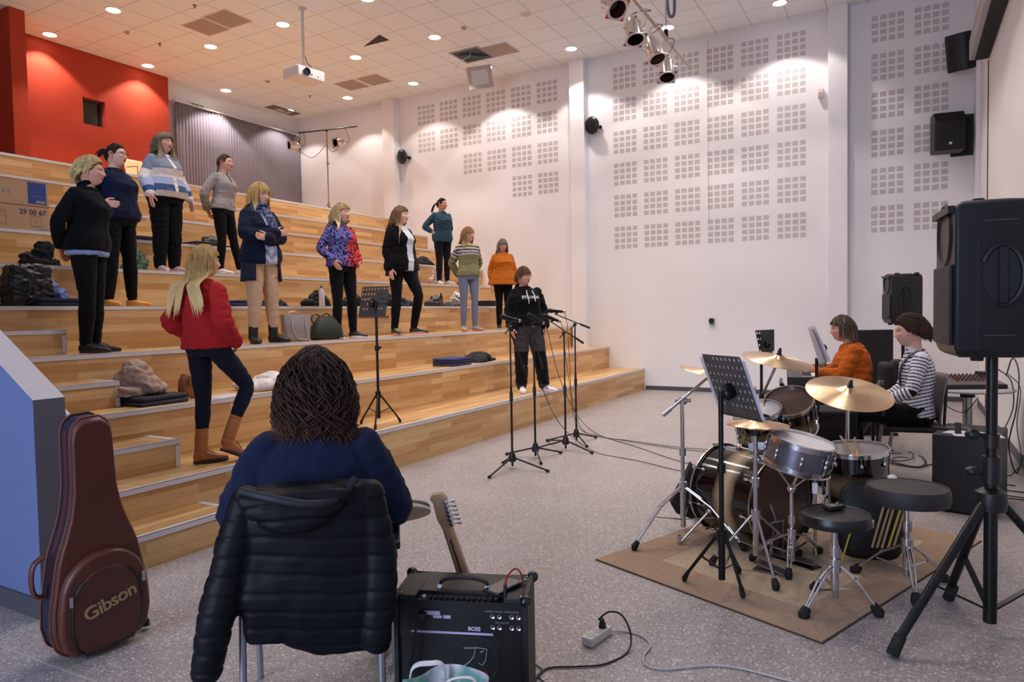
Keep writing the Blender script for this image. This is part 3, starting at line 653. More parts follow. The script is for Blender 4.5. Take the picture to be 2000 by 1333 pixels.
# ---- music stands
def perforated(W, Hh, nx, ny, hr, rowskip=None, sheared=0.):
    """plate in local XZ with round holes, built by polygons"""
    bm = bmesh.new(); cw, chh = W/nx, Hh/ny
    for i in range(nx):
        for j in range(ny):
            x0, z0 = -W/2+i*cw, -Hh/2+j*chh; cx, cz = x0+cw/2, z0+chh/2; n = 12
            holes = rowskip(i, j) if rowskip else True
            if not holes:
                bm.faces.new([bm.verts.new(p) for p in ((x0, 0, z0), (x0+cw, 0, z0), (x0+cw, 0, z0+chh), (x0, 0, z0+chh))]); continue
            ring = [bm.verts.new((cx+hr*math.cos(2*PI*k/n), 0, cz+hr*math.sin(2*PI*k/n))) for k in range(n)]
            out = []
            for k in range(n):
                a = 2*PI*k/n; ca, sa = math.cos(a), math.sin(a); s_ = min((cw/2)/max(abs(ca), 1e-6), (chh/2)/max(abs(sa), 1e-6)); out.append(bm.verts.new((cx+ca*s_, 0, cz+sa*s_)))
            cor = {}
            for k in range(n):
                k2 = (k+1) % n; q = [ring[k], ring[k2], out[k2], out[k]]
                a, b = out[k].co, out[k2].co
                if abs(a.x-b.x) > 1e-6 and abs(a.z-b.z) > 1e-6:
                    cxr = a.x if abs(abs(a.x-cx)-cw/2) < 1e-6 else b.x; czr = a.z if abs(abs(a.z-cz)-chh/2) < 1e-6 else b.z
                    v = bm.verts.new((cxr, 0, czr)); q = [ring[k], ring[k2], out[k2], v, out[k]]
                bm.faces.new(q)
    me = bpy.data.meshes.new('p'); bmesh.ops.remove_doubles(bm, verts=bm.verts, dist=1e-5); bmesh.ops.recalc_face_normals(bm, faces=bm.faces); bm.to_mesh(me); bm.free(); return me
TRAY = M('stand_tray_grey', '514B49', .5, metal=.3)
def music_stand(lab, base, feet, poletop, quad, hub=.3, tray=TRAY, nx=9, ny=6, W=.5, Hh=.33, skip=None, group='black music stands', mat=BLK, rpole=.013, frame=None):
    """quad: centre, right dir, up dir of the desk (world)"""
    t = gstand('music_stand', lab, 'music stand', base, hub, feet, rpole, poletop-base[2], mat, legr=.009, group=group, footr=.015, lowhub=.12)
    c, u, v = quad; u = u.normalized(); v = (v-u*v.dot(u)).normalized(); n = u.cross(v)
    R = Matrix((u, -n, v)).transposed().to_4x4(); L = WM[t.name].inverted() @ Matrix.Translation(c) @ R
    me = perforated(W, Hh, nx, ny, .0105, skip); me.transform(L); me.materials.append(tray)
    o = bpy.data.objects.new('desk', me); link(o, t); md = o.modifiers.new('s', 'SOLIDIFY'); md.thickness = .002
    mb = MB(L); mb.box((-W/2-.003, -.004, -Hh/2-.006), (W/2+.003, .05, -Hh/2)).box((-W/2-.003, .046, -Hh/2-.006), (W/2+.003, .05, -Hh/2+.012)); mb.build('ledge', tray, t)
    MB(L).cyl((0, -.03, -.02), (0, -.003, -.02), .04, n=20).ball((0, -.03, -.03), (.03, .03, .035), 14, 8).build('hinge', mat, t)
    return t, Matrix.Translation(c) @ R
# front one (seen from its back, papers on the far side)
bs = atD(1410, 1150, 3.62); bs.z = .01
u = atD(1437, 699, 3.43)-atD(1372, 694, 3.72); v = atD(1372, 694, 3.72)-atD(1422, 803, 3.70)
c = (atD(1372, 694, 3.72)+atD(1437, 699, 3.43)+atD(1481, 825, 3.41)+atD(1422, 803, 3.70))/4
t, MW = music_stand('black music stand with holed desk full of sheets, in front of the drum kit', tuple(bs), pxfeet((1338, 1140), (1450, 1172), (1443, 1125)), atD(1413, 765, 3.58).z, (c, u, v), W=.335, Hh=.34, nx=9, ny=8, skip=lambda i, j: j not in (0, 7) or (j == 7 and i > 1))
Tm = MW
for k, (dx, dz, rr) in enumerate(((-.03, .0, .02), (-.02, -.006, 0), (-.045, .004, -.03))):
    o = MB(Tm @ Matrix.Rotation(rr, 4, 'Y')).box((-.17+dx, .004+.002*k, -.165+dz), (.21+dx, .005+.002*k, .15+dz)).build('sheet_music', PAPER, None); tag(o, 'white sheet music resting on the holed stand before the drums', 'sheet music', 'sheets on the drummer\'s stand')
# one on the first tier
P = atY(740, 822, .22); P.z = SH
fe = [Vector((*atZ(706, 829, SH)[:2], SH)), Vector((*atZ(781, 826, SH)[:2], SH))]; fe.append(P-(fe[0]-P)-(fe[1]-P))
u = atD(722, 565, 6.1)-atD(684, 564, 6.35); 
dep = depth(P)
A, B, Cc, Dd = atD(684, 564, dep+.16), atD(746, 566, dep-.02), atD(777, 611, dep-.18), atD(716, 617, dep)
c = (A+B+Cc+Dd)/4; uu = ((B-A)+(Cc-Dd)); vv = ((A-Dd)+(B-Cc))
music_stand('black music stand with a grey holed desk on the lowest seating tier', tuple(P), fe, c.z-.0, (c, uu, vv), W=.33, Hh=.30, nx=9, ny=6, hub=.3, skip=lambda i, j: j > 1 or i in (1, 2, 6, 7) and j == 1, tray=M('tray_silver', '5B5654', .45, metal=.5))
# far stands by the pianist
P = atD(1595, 700, 5.75); P.z = 0; c = atD(1598, 676, 5.75)
t, MW = music_stand('black music stand full of hanging white sheets in front of the pianist', tuple(P), tri_feet(P, .28, .3), c.z-.1, (c, (RH*.35+FH*.94), UPV*.93+RH*-.35), W=.42, Hh=.30, nx=9, ny=6)
m = MB(); q = [atD(1577, 640, 5.78), atD(1590, 636, 5.6), atD(1622, 706, 5.5), atD(1600, 712, 5.7)]
m.loft([[p for p in q], [p-FH*.004-RH*-.006 for p in q]]); o = m.build('sheet_music', PAPER, None); tag(o, 'long white sheets hanging off the stand before the pianist', 'sheet music')
P = atD(1487, 700, 6.4); P.z = 0; c = atD(1492, 668, 6.4)
music_stand('black music stand with a dark folder behind the crash cymbal', tuple(P), tri_feet(P, .28, .9), c.z-.1, (c, (RH*.8+FH*.6), UPV*.93+RH*-.35), W=.2, Hh=.22, nx=5, ny=4)
o = MB(Matrix.Translation(c) @ Matrix.Rotation(hdg(.6, -.8), 4, 'Z')).cbox((-.02, .025, .01), (.2, .008, .2)).build('folder', M('dark_folder', '2A2826', .5), None); tag(o, 'dark folder standing on the music stand behind the crash cymbal', 'folder')

# ---- microphones on stands
MIC = M('mic_body', '1B1B1E', .35, metal=.4); GRL = M('mic_grille', '1E1F22', .5, metal=.6, bump=.6, bscale=500)
def mic(lab, head, tail, tt, dtt=0.):
    a = atD(head[0], head[1], tt); b = atD(tail[0], tail[1], tt+dtt); d = (b-a).normalized(); t = thing('microphone', lab, 'microphone', a, group='vocal microphones on the stands'); Ti = WM[t.name].inverted()
    MB(Ti).ball(a+d*.02, (.026, .026, .026), 14, 10).build('grille', GRL, t)
    MB(Ti).tube([a+d*.03, a+d*.055, a+d*.065, a+d*.21], [.025, .026, .021, .013], 16).build('body', MIC, t)
    MB(Ti).tube([a+d*.185, a+d*.20], .0165, 12).build('ring', M('mic_ring', 'B9B9BD', .3, metal=.9), t)
    return a, a+d*.21, a+d*.12
def micstand(lab, base, feet, top, A, B, clip):
    b = Vector(base); t = thing('microphone_stand', lab, 'microphone stand', b, group='black microphone stands'); Ti = WM[t.name].inverted()
    MB(Ti).cyl(b+Vector((0, 0, .02)), top-Vector((0, 0, .55)), .011).cyl(top-Vector((0, 0, .6)), top, .008).build('pole', BLK, t)
    mid = b.lerp(top, .5); MB(Ti).cyl((b.x, b.y, top.z*.5-.03), (b.x, b.y, top.z*.5+.06), .017).build('clutch', PLA, t)
    MB(Ti).lathe([(0, .16), (.02, .155), (.035, .11), (.038, .07), (.02, .06), (0, .06)], 20, c=tuple(b)).build('leg_hub', PLA, t)
    for f in feet:
        f = Vector(f); u = (f-b); u.z = 0; e = b+u
        l = MB(Ti).tube([b+u.normalized()*.03+Vector((0, 0, .1)), e+Vector((0, 0, .016))], .0085, 10).build('leg', BLK, t)
        MB(Ti).tube([e+Vector((0, 0, .02))-u.normalized()*.035, e+Vector((0, 0, .015))], [.012, .015], 10).build('rubber_foot', RUB, l)
    MB(Ti).tube([A, B], .0065, 10).build('boom', BLK, t); MB(Ti).tube([B, B+(A-B).normalized()*.12], .012, 12).build('counterweight', PLA, t)
    MB(Ti).ball(top, .022, 12, 8).tube([top, top-RH*.05-Vector((0, 0, .06))], .006, 8).build('clutch_knob', PLA, t)
    MB(Ti).tube([A, clip-Vector((0, 0, .02)), clip], [.008, .013, .018], 10).build('clip', PLA, t)
specs = [(((977, 618), (1018, 628)), 6.67, (1001, 915), ((955, 936), (1072, 924), (982, 907)), (998, 640), (991, 636), (1030, 735), 'leftmost of the four stands', 'leftmost microphone, in front of the standing hoodie wearer'),
         (((1030, 614), (1062, 632)), 7.12, (1046, 895), ((988, 890), (1097, 887), (1057, 909)), (1041, 640), (1036, 632), (1060, 720), 'second stand from the left', 'second microphone from the left, pointing at the hoodie print'),
         (((1060, 616), (1093, 628)), 7.49, (1105, 880), ((1040, 880), (1158, 888), (1068, 863)), (1101, 650), (1075, 628), (1140, 671), 'third stand from the left with a steep boom', 'third microphone from the left on a steep boom'),
         (((1069, 607), (1100, 609)), 7.92, (1126, 865), ((1069, 863), (1165, 857), (1147, 875)), (1121, 634), (1084, 614), (1152, 641), 'rightmost of the four stands', 'rightmost and highest of the four microphones')]
mics = []
for (hd, tl), tt, bs, ft_, tp, A, B, l1, l2 in specs:
    a, e, cl = mic(l2, hd, tl, tt, .05); mics.append(e)
    b = atZ(*bs); d0 = depth(b); T0 = atD(tp[0], tp[1], d0); top = Vector((b.x, b.y, T0.z))
    micstand('black boom microphone stand on the floor, %s' % l1, (b.x, b.y, 0), [Vector((*atZ(*q)[:2], 0)) for q in ft_], top, atD(A[0], A[1], tt+.0), atD(B[0], B[1], tt+.0) if l1[0] != 'l' and l1[0] != 's' else atD(B[0], B[1], tt+.25), cl)
CAB = M('cable_black', '141414', .5)
def cable(lab, pts, r=.0035, mat=CAB, name='cable', cat='cable', group=None, n=8):
    o = MB().tube(catmull(pts, n), r, 6).build(name, mat, None); tag(o, lab, cat, group); return o
def fz(px, py, z=.006): P = atZ(px, py, z); return P
ends = [fz(1340, 922), fz(1340, 905), fz(1340, 876), fz(1340, 880)]
drops = [((1025, 640), (1060, 760), (1095, 830), (1140, 880)), ((1070, 650), (1090, 730), (1120, 800), (1150, 845)), ((1098, 640), (1108, 720), (1122, 800), (1140, 850)), ((1108, 640), (1113, 720), (1118, 800), (1135, 848))]
for k in range(4):
    e = mics[k]; dt = depth(e); q = [e, atD(*drops[k][0], dt+.02), atD(*drops[k][1], dt-.1), atD(*drops[k][2], dt-.15)]
    f0 = fz(*drops[k][3]); pts = q+[f0+Vector((0, 0, .05)), f0+(ends[k]-f0)*.2, f0+(ends[k]-f0)*.5+Vector((.0, .05*(k-1.5), 0)), ends[k], ends[k]+(ends[k]-f0).normalized()*.6+Vector((.2, -.1, 0))]
    for p in pts: p.z = max(p.z, .005+.002*k)
    cable('thin black microphone cable, %s, running over the floor to the drums' % ('from the leftmost microphone', 'from the second microphone', 'from the third microphone', 'from the rightmost microphone')[k], pts)

# ---- loudspeakers
SPK = M('speaker_plastic', '111318', .42, bump=.25, bscale=420, spec=.4); GRI = M('speaker_grille', '2A2B2E', .55, metal=.5, bump=.8, bscale=700)
def pa_speaker(lab, c, rz, W=.4, Dp=.38, Hh=.7, group='black loudspeakers on stands'):
    t = thing('loudspeaker', lab, 'loudspeaker', c, rz=rz, group=group)
    prof = [(-W/2, Dp/2), (W/2, Dp/2), (W/2, -.02), (W*.30, -Dp/2), (-W*.30, -Dp/2), (-W/2, -.02)]
    rings = []
    for z, k in ((0, .86), (.012, .95), (.04, 1), (Hh-.05, 1), (Hh-.015, .95), (Hh, .84)):
        rings.append([(x*k, y*k, z) for x, y in prof])
    MB().loft(rings).build('cabinet', SPK, t, bevel=.012, seg=3)
    MB().box((-W*.44, Dp/2-.002, .05), (W*.44, Dp/2+.016, Hh*.6)).build('grille', GRI, t, bevel=.012)
    MB().lathe([(.125*W/.4, .004), (.10, -.015), (.04, -.03), (0, -.03)], 32, c=(0, Dp/2+.004, Hh*.8), axis=(0, 1, 0), closed=False).lathe([(.12*W/.4, .0), (.13*W/.4, .010), (.14*W/.4, 0)], 32, c=(0, Dp/2, Hh*.8), axis=(0, 1, 0), closed=False).box((-W*.42, Dp/2-.004, Hh*.93), (W*.42, Dp/2+.022, Hh*.975)).build('horn', SPK, t)
    for s_ in (-1, 1):
        m = MB(); n = 24; rc = Vector((s_*(W/2+.0), .03, Hh*.52))
        pts = [rc+Vector((0, .075*math.cos(a), .125*math.sin(a))) for a in [PI*.15+2*PI*.7*k/20 for k in range(21)]]
        h_ = MB().tube(pts, .012, 8).build('handle', SPK, t)
        MB().loft([[rc+Vector((s_*.0015, .07*math.cos(2*PI*k/n), .12*math.sin(2*PI*k/n))) for k in range(n)]], caps=False).add([rc+Vector((s_*.0015, .07*math.cos(2*PI*k/n), .12*math.sin(2*PI*k/n))) for k in range(n)], [tuple(range(n))]).build('handle_recess', M('recess_black', '050608', .6), h_)
        MB().bar(rc+Vector((s_*.006, .0, -.115)), rc+Vector((s_*.006, .0, .115)), .03, .018, up=(1, 0, 0)).build('handle_bar', SPK, h_)
        for z_ in (.14, .86): MB().box((s_*(W/2)-.003, -.02, Hh*z_), (s_*(W/2)+.004, .1, Hh*z_+.004)).build('stacking_ridge', M('ridge_grey', '3A3C42', .4), t)
        MB().box((s_*(W/2)-.003, .118, .03), (s_*(W/2)+.0012, .1195, Hh*.78)).build('seam', M('ridge_grey'), t)
    for x in (-.12, .12):
        for y in (-.1, .1): MB().cyl((x, y, -.018), (x, y, .01), .024, .028).cyl((x, y, Hh-.01), (x, y, Hh+.012), .03, .022).build('rubber_foot', RUB, t)
    for k in range(6): MB().ball((W*.36*(1 if k % 2 else 1), -Dp*.4, .08+k*Hh*.16), .009, 8, 6).build('screw', RUB, t)
    return t
c = atD(1938, 697, 3.1); rzs = hdg(-.93, .37); c.z = atD(1938, 694, 3.1).z
pa_speaker('big black loudspeaker on a tripod at the right edge, seen from its side', tuple(c+RH*.02), rzs, W=.42, Dp=.40, Hh=.665)
sbase = (c.x, c.y, 0)
t = thing('speaker_stand', 'tall black tripod under the big loudspeaker at the right edge', 'speaker stand', sbase, group='tripods under loudspeakers'); Ti = WM[t.name].inverted()
B0 = Vector(sbase)
MB().cyl((0, 0, .05), (0, 0, .78), .027, n=24).build('lower_tube', BLK, t); MB().cyl((0, 0, .7), (0, 0, c.z-.005), .0225, n=24).build('upper_tube', BLK, t)
MB().cyl((0, 0, .68), (0, 0, .8), .037, n=24).cyl((0, 0, .84), (0, 0, .9), .032, n=24).build('clamp_collar', PLA, t)
MB().cyl(-RH*.03+Vector((0, 0, .72)), -RH*.07+Vector((0, 0, .73)), .011).ball(-RH*.085+Vector((0, 0, .735)), (.03, .03, .022), 12, 8).build('clamp_knob', PLA, t)
MB().cyl(-RH*.03+Vector((0, 0, .89)), -RH*.07+Vector((0, 0, .9)), .011).ball(-RH*.085+Vector((0, 0, .9)), (.03, .03, .026), 12, 8).build('clamp_knob', PLA, t)
MB().lathe([(.03, .55), (.06, .56), (.065, .6), (.06, .64), (.03, .66)], 20).build('leg_hub', PLA, t)
for px, py in ((1742, 1285), (1852, 1172)):
    F_ = Vector((*atZ(px, py)[:2], 0))-B0; uu = F_.normalized()
    l = MB().cyl(uu*.04+Vector((0, 0, .6)), F_+Vector((0, 0, .03)), .019, n=16).build('leg', BLK, t); MB().cyl(F_-uu*.05+Vector((0, 0, .085)), F_+Vector((0, 0, .01)), .024, .026).build('rubber_foot', RUB, l)
    MB().bar((0, 0, .1), (uu*.04+Vector((0, 0, .6))).lerp(F_, .55), .026, .008).build('brace', BLK, t)
F_ = (RH*.55+FH*.02)*1.0; uu = F_.normalized(); l = MB().cyl(uu*.04+Vector((0, 0, .6)), F_+Vector((0, 0, .03)), .019, n=16).build('leg', BLK, t); MB().cyl(F_-uu*.05+Vector((0, 0, .07)), F_+Vector((0, 0, .01)), .024).build('rubber_foot', RUB, l); MB().bar((0, 0, .1), (uu*.04+Vector((0, 0, .6))).lerp(F_, .55), .026, .008).build('brace', BLK, t)
c = atD(1764, 632, 8.0); pa_speaker('smaller black loudspeaker on a stand behind the two seated musicians', tuple(c), hdg(-.95, .22), W=.34, Dp=.34, Hh=.56)
gstand('speaker_stand', 'tripod under the smaller loudspeaker, mostly hidden by the seated man', 'speaker stand', (c.x, c.y, 0), .6, tri_feet((c.x, c.y, 0), .5, 1.2), .018, c.z-.02, BLK, legr=.014, group='tripods under loudspeakers')
# wall speakers
def box_speaker(lab, c, rz, tilt, W, Dp, Hh, bracket_to):
    R = Matrix.Rotation(rz, 4, 'Z') @ Matrix.Rotation(tilt, 4, 'X'); t = thing('wall_speaker', lab, 'loudspeaker', c, rot=R.to_euler(), group='loudspeakers on the walls')
    return t
c = Vector((-.30, -4.80, 4.03)); t = box_speaker('boxy black wall speaker with handle hole, below the oval one in the corner', c, hdg(-.35, -.94), 0, .4, .3, .55, None)
MB().loft([[(-.2, -.16, -.28), (.2, -.16, -.28), (.2, .17, -.28), (-.2, .17, -.28)], [(-.2, -.16, .14), (.2, -.16, .14), (.2, .17, .14), (-.2, .17, .14)], [(-.2, -.16, .30), (.2, -.16, .30), (.2, .05, .30), (-.2, .05, .30)]]).build('cabinet', SPK, t, bevel=.015)
MB().box((-.17, .165, -.25), (.17, .176, .0)).build('grille', GRI, t, bevel=.004); MB().cyl((-.09, .10, .21), (.09, .10, .21), .035).build('handle_hole', M('recess_black'), t); MB().box((-.02, .177, -.2), (.015, .179, -.165)).build('badge', M('badge_white', 'D8D8D8', .5), t)
Ti = WM[t.name].inverted(); MB(Ti).box((-.05, -5.17, 3.72), (-.03, -4.85, 4.33)).bar((-.05, -5.1, 3.78), (-.24, -4.98, 3.78), .03, .01).bar((-.05, -5.1, 4.25), (-.24, -4.98, 4.25), .03, .01).box((-.05, -5.0, 3.9), (-.001, -4.95, 4.1)).build('bracket', BLK, t)
c = atD(1875, 102, 10.2); t = thing('wall_speaker', 'rounded black wall speaker tilted down on an arm beside the screen box', 'loudspeaker', c, rot=(Matrix.Rotation(hdg(-.75, -.66), 4, 'Z') @ Matrix.Rotation(-.28, 4, 'X')).to_euler(), group='loudspeakers on the walls')
ring = lambda z, k: [(.17*k*math.copysign(abs(math.cos(a))**.6, math.cos(a)), .14*k*math.copysign(abs(math.sin(a))**.7, math.sin(a)), z) for a in [2*PI*i/32 for i in range(32)]]
MB().loft([ring(-.26, .93), ring(-.25, 1), ring(.24, 1), ring(.26, .93)]).build('cabinet', SPK, t, bevel=.01)
Ti = WM[t.name].inverted(); wp = atD(1911, 96, 10.55); MB(Ti).tube([c, c.lerp(wp, .6), wp], .025, 10).ball(wp, .06, 12, 8).build('arm', BLK, t)
for px, py, lab in ((785, 306, 'round black dish speaker on the far pilaster'), (1156, 245, 'round black dish speaker beside the middle pilaster')):
    P = atX(px, py, -.16); n = Vector((-.93, .30, -.16)).normalized(); T = frame_axis(P, n); t = thing('dish_speaker', lab, 'loudspeaker', P, rot=T.to_euler(), group='round black wall speakers')
    MB().lathe([(0, .05), (.1, .045), (.155, .02), (.165, 0), (.155, -.03), (.1, -.08), (.04, -.1), (0, -.1)], 40).build('dish', M('dish_black', '15161A', .35), t)
    Ti = WM[t.name].inverted(); MB(Ti).tube([P, P+Vector((.07, -.08, -.01)), P+Vector((.155, -.11, -.02))], [.05, .03, .035], 12).ball(P+Vector((.12, -.12, -.02)), .035, 12, 8).build('bracket', BLK, t)
# small fittings on the side wall
P = atX(1604, 184, 0); t = thing('motion_detector', 'small white sensor high on the side wall left of the pilaster', 'sensor', P); MB().cbox((-.05, 0, 0), (.09, .09, .16)).build('housing', M('sensor_white', 'D9CFCB', .5), t, bevel=.02); MB().cbox((-.1, .0, -.03), (.01, .06, .07)).build('lens', M('sensor_lens', 'AFA5A2', .3), t)
P = atX(1391, 628, 0); t = thing('wall_socket', 'round grey socket with black cap low on the side wall', 'socket', P); MB().cbox((-.02, .0, 0), (.04, .09, .12)).build('box', M('socket_grey', '8E8888', .5), t, bevel=.008); MB().cyl((-.04, 0, .01), (-.075, 0, .01), .045, n=20).build('cap', RUB, t)
P = atX(1903, 723, 0); t = MB().cbox((-3.5, 0, 0), (.001, .001, .001)) if False else None
# screen housing along the front wall
t = thing('projection_screen', 'long pale screen housing with a black slot, up on the front wall', 'projection screen', (-1.55, -5.0, 4.8))
MB().box((-7.0, -.199, -.12), (0, .02, .14)).build('housing', M('screen_box', 'A9A09E', .5), t, bevel=.004); MB().box((-6.98, -.19, -.135), (-.02, -.04, -.118)).build('slot', M('slot_black', '08090A', .7), t)
struct(MB().box((-1.52, -5.199, .1), (-1.49, -5.19, 4.66)).build('trim_3', M('panel_edge_black', '2A2A2C', .6)))
# ---- par cans
GELR = M('gel_red', 'C02A35', .3); GELP = M('gel_purple', '3A2A80', .3); GELF = M('gel_frame', 'C9B9B5', .35, metal=.5); PAR = M('par_polished', 'DCD5D0', .14, metal=1.)
def par(lab, front, back, L, r, gel, yoke, lens='2A2422', group='chrome stage lights on the hanging bar', name='stage_light'):
    d = (front-back).normalized(); c = front-d*L; T = frame_axis(c, d); t = thing(name, lab, 'stage light', c, rot=T.to_euler(), group=group)
    MB().lathe([(0, -.03), (r*.35, -.03), (r*.5, 0), (r*.72, .02), (r*.78, L*.22), (r*.8, L*.24), (r*.97, L*.3), (r, L*.34), (r, L-.02), (r*1.02, L-.02), (r*1.02, L), (r*.93, L), (r*.93, L-.03)], 36, closed=False).build('can', PAR, t, angle=25)
    MB().lathe([(0, L*.45), (r*.6, L*.55), (r*.92, L-.02)], 32, closed=False).build('lens', M('par_lens_'+lens, lens, .25), t)
    m = MB(); R_ = r*1.12; n = 32; 
    cut = lambda a: (R_*max(-1, min(1, math.cos(a)*1.12)), R_*max(-1, min(1, math.sin(a)*1.12)))
    outer = [(*cut(2*PI*k/n), L+.002) for k in range(n)]; inner = [(r*.93*math.cos(2*PI*k/n), r*.93*math.sin(2*PI*k/n), L+.002) for k in range(n)]
    up = [(x, y, z+.006) for x, y, z in inner]; uo = [(x, y, z+.006) for x, y, z in outer]
    m.loft([inner, outer, uo, up], caps=False).build('gel_frame', GELF, t)
    g = MB()
    for k in range(4):
        a = PI/4+k*PI/2; e = Vector((math.cos(a), math.sin(a), 0)); s_ = Vector((-math.sin(a), math.cos(a), 0)); b0 = e*(R_*1.06)
        g.loft([[b0+s_*.04+Vector((0, 0, L+.003)), b0-s_*.04+Vector((0, 0, L+.003)), e*(R_*1.42)+Vector((0, 0, L+.003))], [b0+s_*.04+Vector((0, 0, L+.006)), b0-s_*.04+Vector((0, 0, L+.006)), e*(R_*1.42)+Vector((0, 0, L+.006))]])
    g.build('colour_gel', gel, t)
    Ti = WM[t.name].inverted(); mid = c+d*L*.5; ax_ = d.cross(Vector((0, 0, 1))); ax_ = ax_.normalized() if ax_.length > .2 else RH
    y = MB(Ti); y.tube([mid+ax_*(r+.012), yoke+ax_*(r*.9)+(mid-yoke)*.15, yoke+ax_*.02, yoke-ax_*.02, yoke-ax_*(r*.9)+(mid-yoke)*.15, mid-ax_*(r+.012)], .007, 6)
    y.cyl(mid+ax_*(r), mid+ax_*(r+.035), .018).cyl(mid-ax_*r, mid-ax_*(r+.035), .018).build('yoke', PAR, t)
    q = [c-d*.03, c-d*.06+Vector((.05, -.05, .03)), yoke+Vector((.06, -.08, .02)), yoke+Vector((0, 0, .04))]
    MB(Ti).tube(catmull(q, 6), .005, 6).ball(c-d*.035, .012, 8, 6).build('power_lead', CAB, t)
    return t
ZB = 5.2; b0 = atZ(1228, -14, ZB); b1 = atZ(1349, 134, ZB); 
t = thing('lighting_bar', 'long pale tube bar hanging from the ceiling with chrome stage lights', 'lighting bar', b0); Ti = WM[t.name].inverted(); bd = (b1-b0).normalized()
MB(Ti).tube([b0-bd*.8, b1], .024, 16).build('tube', M('bar_pale', 'B7A79C', .45, metal=.3), t)
def onbar(px): 
    a = (px-1228)/(1349-1228); return None
import bisect
def bar_at(px):
    lo, hi = -.2, 1.
    for _ in range(40):
        mid = (lo+hi)/2; P = b0.lerp(b1, mid); q = P-CAM; X_ = 1000+FPX*q.dot(RT)/q.dot(FW)
        if X_ < px: lo = mid
        else: hi = mid
    return b0.lerp(b1, lo)
hk = MB(Ti)
for px in (1301,): 
    P = bar_at(px); hk.tube([P, P+Vector((0, 0, .12))], .03, 10)
hk.build('clamp', BLK, t)
P = bar_at(1301); MB(Ti).tube([P+Vector((0, 0, .1)), P+Vector((0, 0, CH-ZB))], .008, 8).build('steel_hanger', STEEL, t)
m = MB(); A = P+Vector((.02, .0, CH-ZB)); 
m.tube(catmull([A, A+Vector((0, 0, -.4)), A+RH*.03+Vector((0, 0, -.72)), A+RH*.075+Vector((0, 0, -.78)), A+RH*.11+Vector((0, 0, -.70)), A+RH*.115+Vector((0, 0, -.3)), A+RH*.11], 8), .022, 12); o = m.build('power_loop', M('grey_conduit', '6C7078', .5), None); tag(o, 'thick grey cable loop hanging from the ceiling by the stage lights', 'cable')
for (fx, fy), (bx, by), dt1, yk, gel, ln, lab in (((1206, 18), (1168, -18), -.28, 1228, GELR, '3A1C1C', 'chrome stage light with red gel corners, nearest and cut by the picture top'), ((1241, 77), (1231, 28), -.05, 1256, GELP, '101116', 'chrome stage light with violet gel corner, second on the bar'),
        ((1284, 115), (1263, 66), -.05, 1280, GELR, '5A3A34', 'chrome stage light with red gel corners, third on the bar'), ((1303, 151), (1299, 104), -.05, 1303, GELP, '2A2024', 'chrome stage light with violet gel corners, far one on the bar')):
    Y_ = bar_at(yk); dd = depth(Y_); bk = atD(bx, by, dd-.02); fr = atD(fx, fy, dd-.1+dt1); par(lab, fr, bk, .33, .105, gel, Y_-Vector((0, 0, .02)), ln)
# T-bar light stand at the back
Q = atY(642, 398, 6.6); base = Vector((Q.x, Q.y, 9*SH)); top = atY(634, 254, 6.6); 
lst = gstand('light_stand', 'slim stand with crossbar and two stage lights in the far back corner', 'light stand', tuple(base), .28, [base+Vector((math.cos(a), math.sin(a), 0))*.26 for a in (.3, 2.4, 4.4)], .013, top.z-base.z, M('stand_tan', '9A8A80', .5, metal=.4), legr=.008, footr=.012)
Ti = WM[lst.name].inverted(); A, B = atY(583, 260, 6.8), atY(697, 247, 6.4); MB(Ti).tube([A, B], .014, 10).build('crossbar', BLK, lst)
tp = Vector((base.x, base.y, top.z)); MB(Ti).ball(tp, .03, 10, 8).build('clamp', BLK, lst)
dd = depth(atY(634, 254, 6.6))
par('small chrome stage light with red gel corners on the far stand', atD(565, 284, dd-.1), atD(590, 285, dd+.08), .22, .085, GELR, atD(583, 262, dd), '0A0A0C', 'stage lights on the far stand')
par('small chrome stage light with violet gel corners on the far stand', atD(655, 279, dd-.1), atD(676, 278, dd+.12), .22, .085, GELP, atD(664, 252, dd), '0A0A0C', 'stage lights on the far stand')
cable('thin cable drooping between the two lights on the far stand', [atD(586, 296, dd), atD(600, 305, dd), atD(610, 308, dd), atD(622, 300, dd), atD(636, 284, dd), atD(642, 290, dd), atD(650, 297, dd), atD(660, 290, dd)], .006, M('cable_grey', '6A6060', .6))
# projector
P0 = atZ(590, 16, CH); dd = depth(P0); c = atD(588, 147, dd); c.x, c.y = P0.x, P0.y
t = thing('projector', 'white ceiling projector on a white pole, lens towards the front wall', 'projector', c, rz=hdg(.80, -.60))
MB().loft([[(x*k, y*k, z) for x, y in ((-.25, -.19), (.25, -.19), (.25, .19), (-.25, .19))] for z, k in ((-.085, .93), (-.07, 1), (.07, 1), (.085, .95))]).build('case', M('projector_white', 'D6CFCF', .45), t, bevel=.012)
MB().lathe([(.055, 0), (.06, .03), (.05, .035), (.048, .01), (0, .008)], 28, c=(.1, .19, .0), axis=(0, 1, 0), closed=False).build('lens', M('projector_lens', '3A3A40', .15), t)
MB().box((-.252, -.15, -.05), (-.249, .15, .05)).build('vent_grille', M('vent_lines', '8A7F84', .6), t); MB().cyl((0, .191, -.02), (0, .194, -.02), .012).cyl((-.12, .191, -.03), (-.12, .194, -.03), .008).build('sensor', PLA, t)
MB().cyl((0, 0, .1), (0, 0, CH-c.z), .022, n=16).cbox((0, 0, .1), (.16, .16, .03)).cyl((0, 0, CH-c.z-.02), (0, 0, CH-c.z), .06).build('ceiling_mount', M('mount_white', 'C6BCBA', .45), t)
MB().tube(catmull([(-.1, 0, .09), (-.13, .02, .16), (-.05, .03, .2), (-.02, .02, .3)], 6), .006, 6).build('lead', CAB, t)
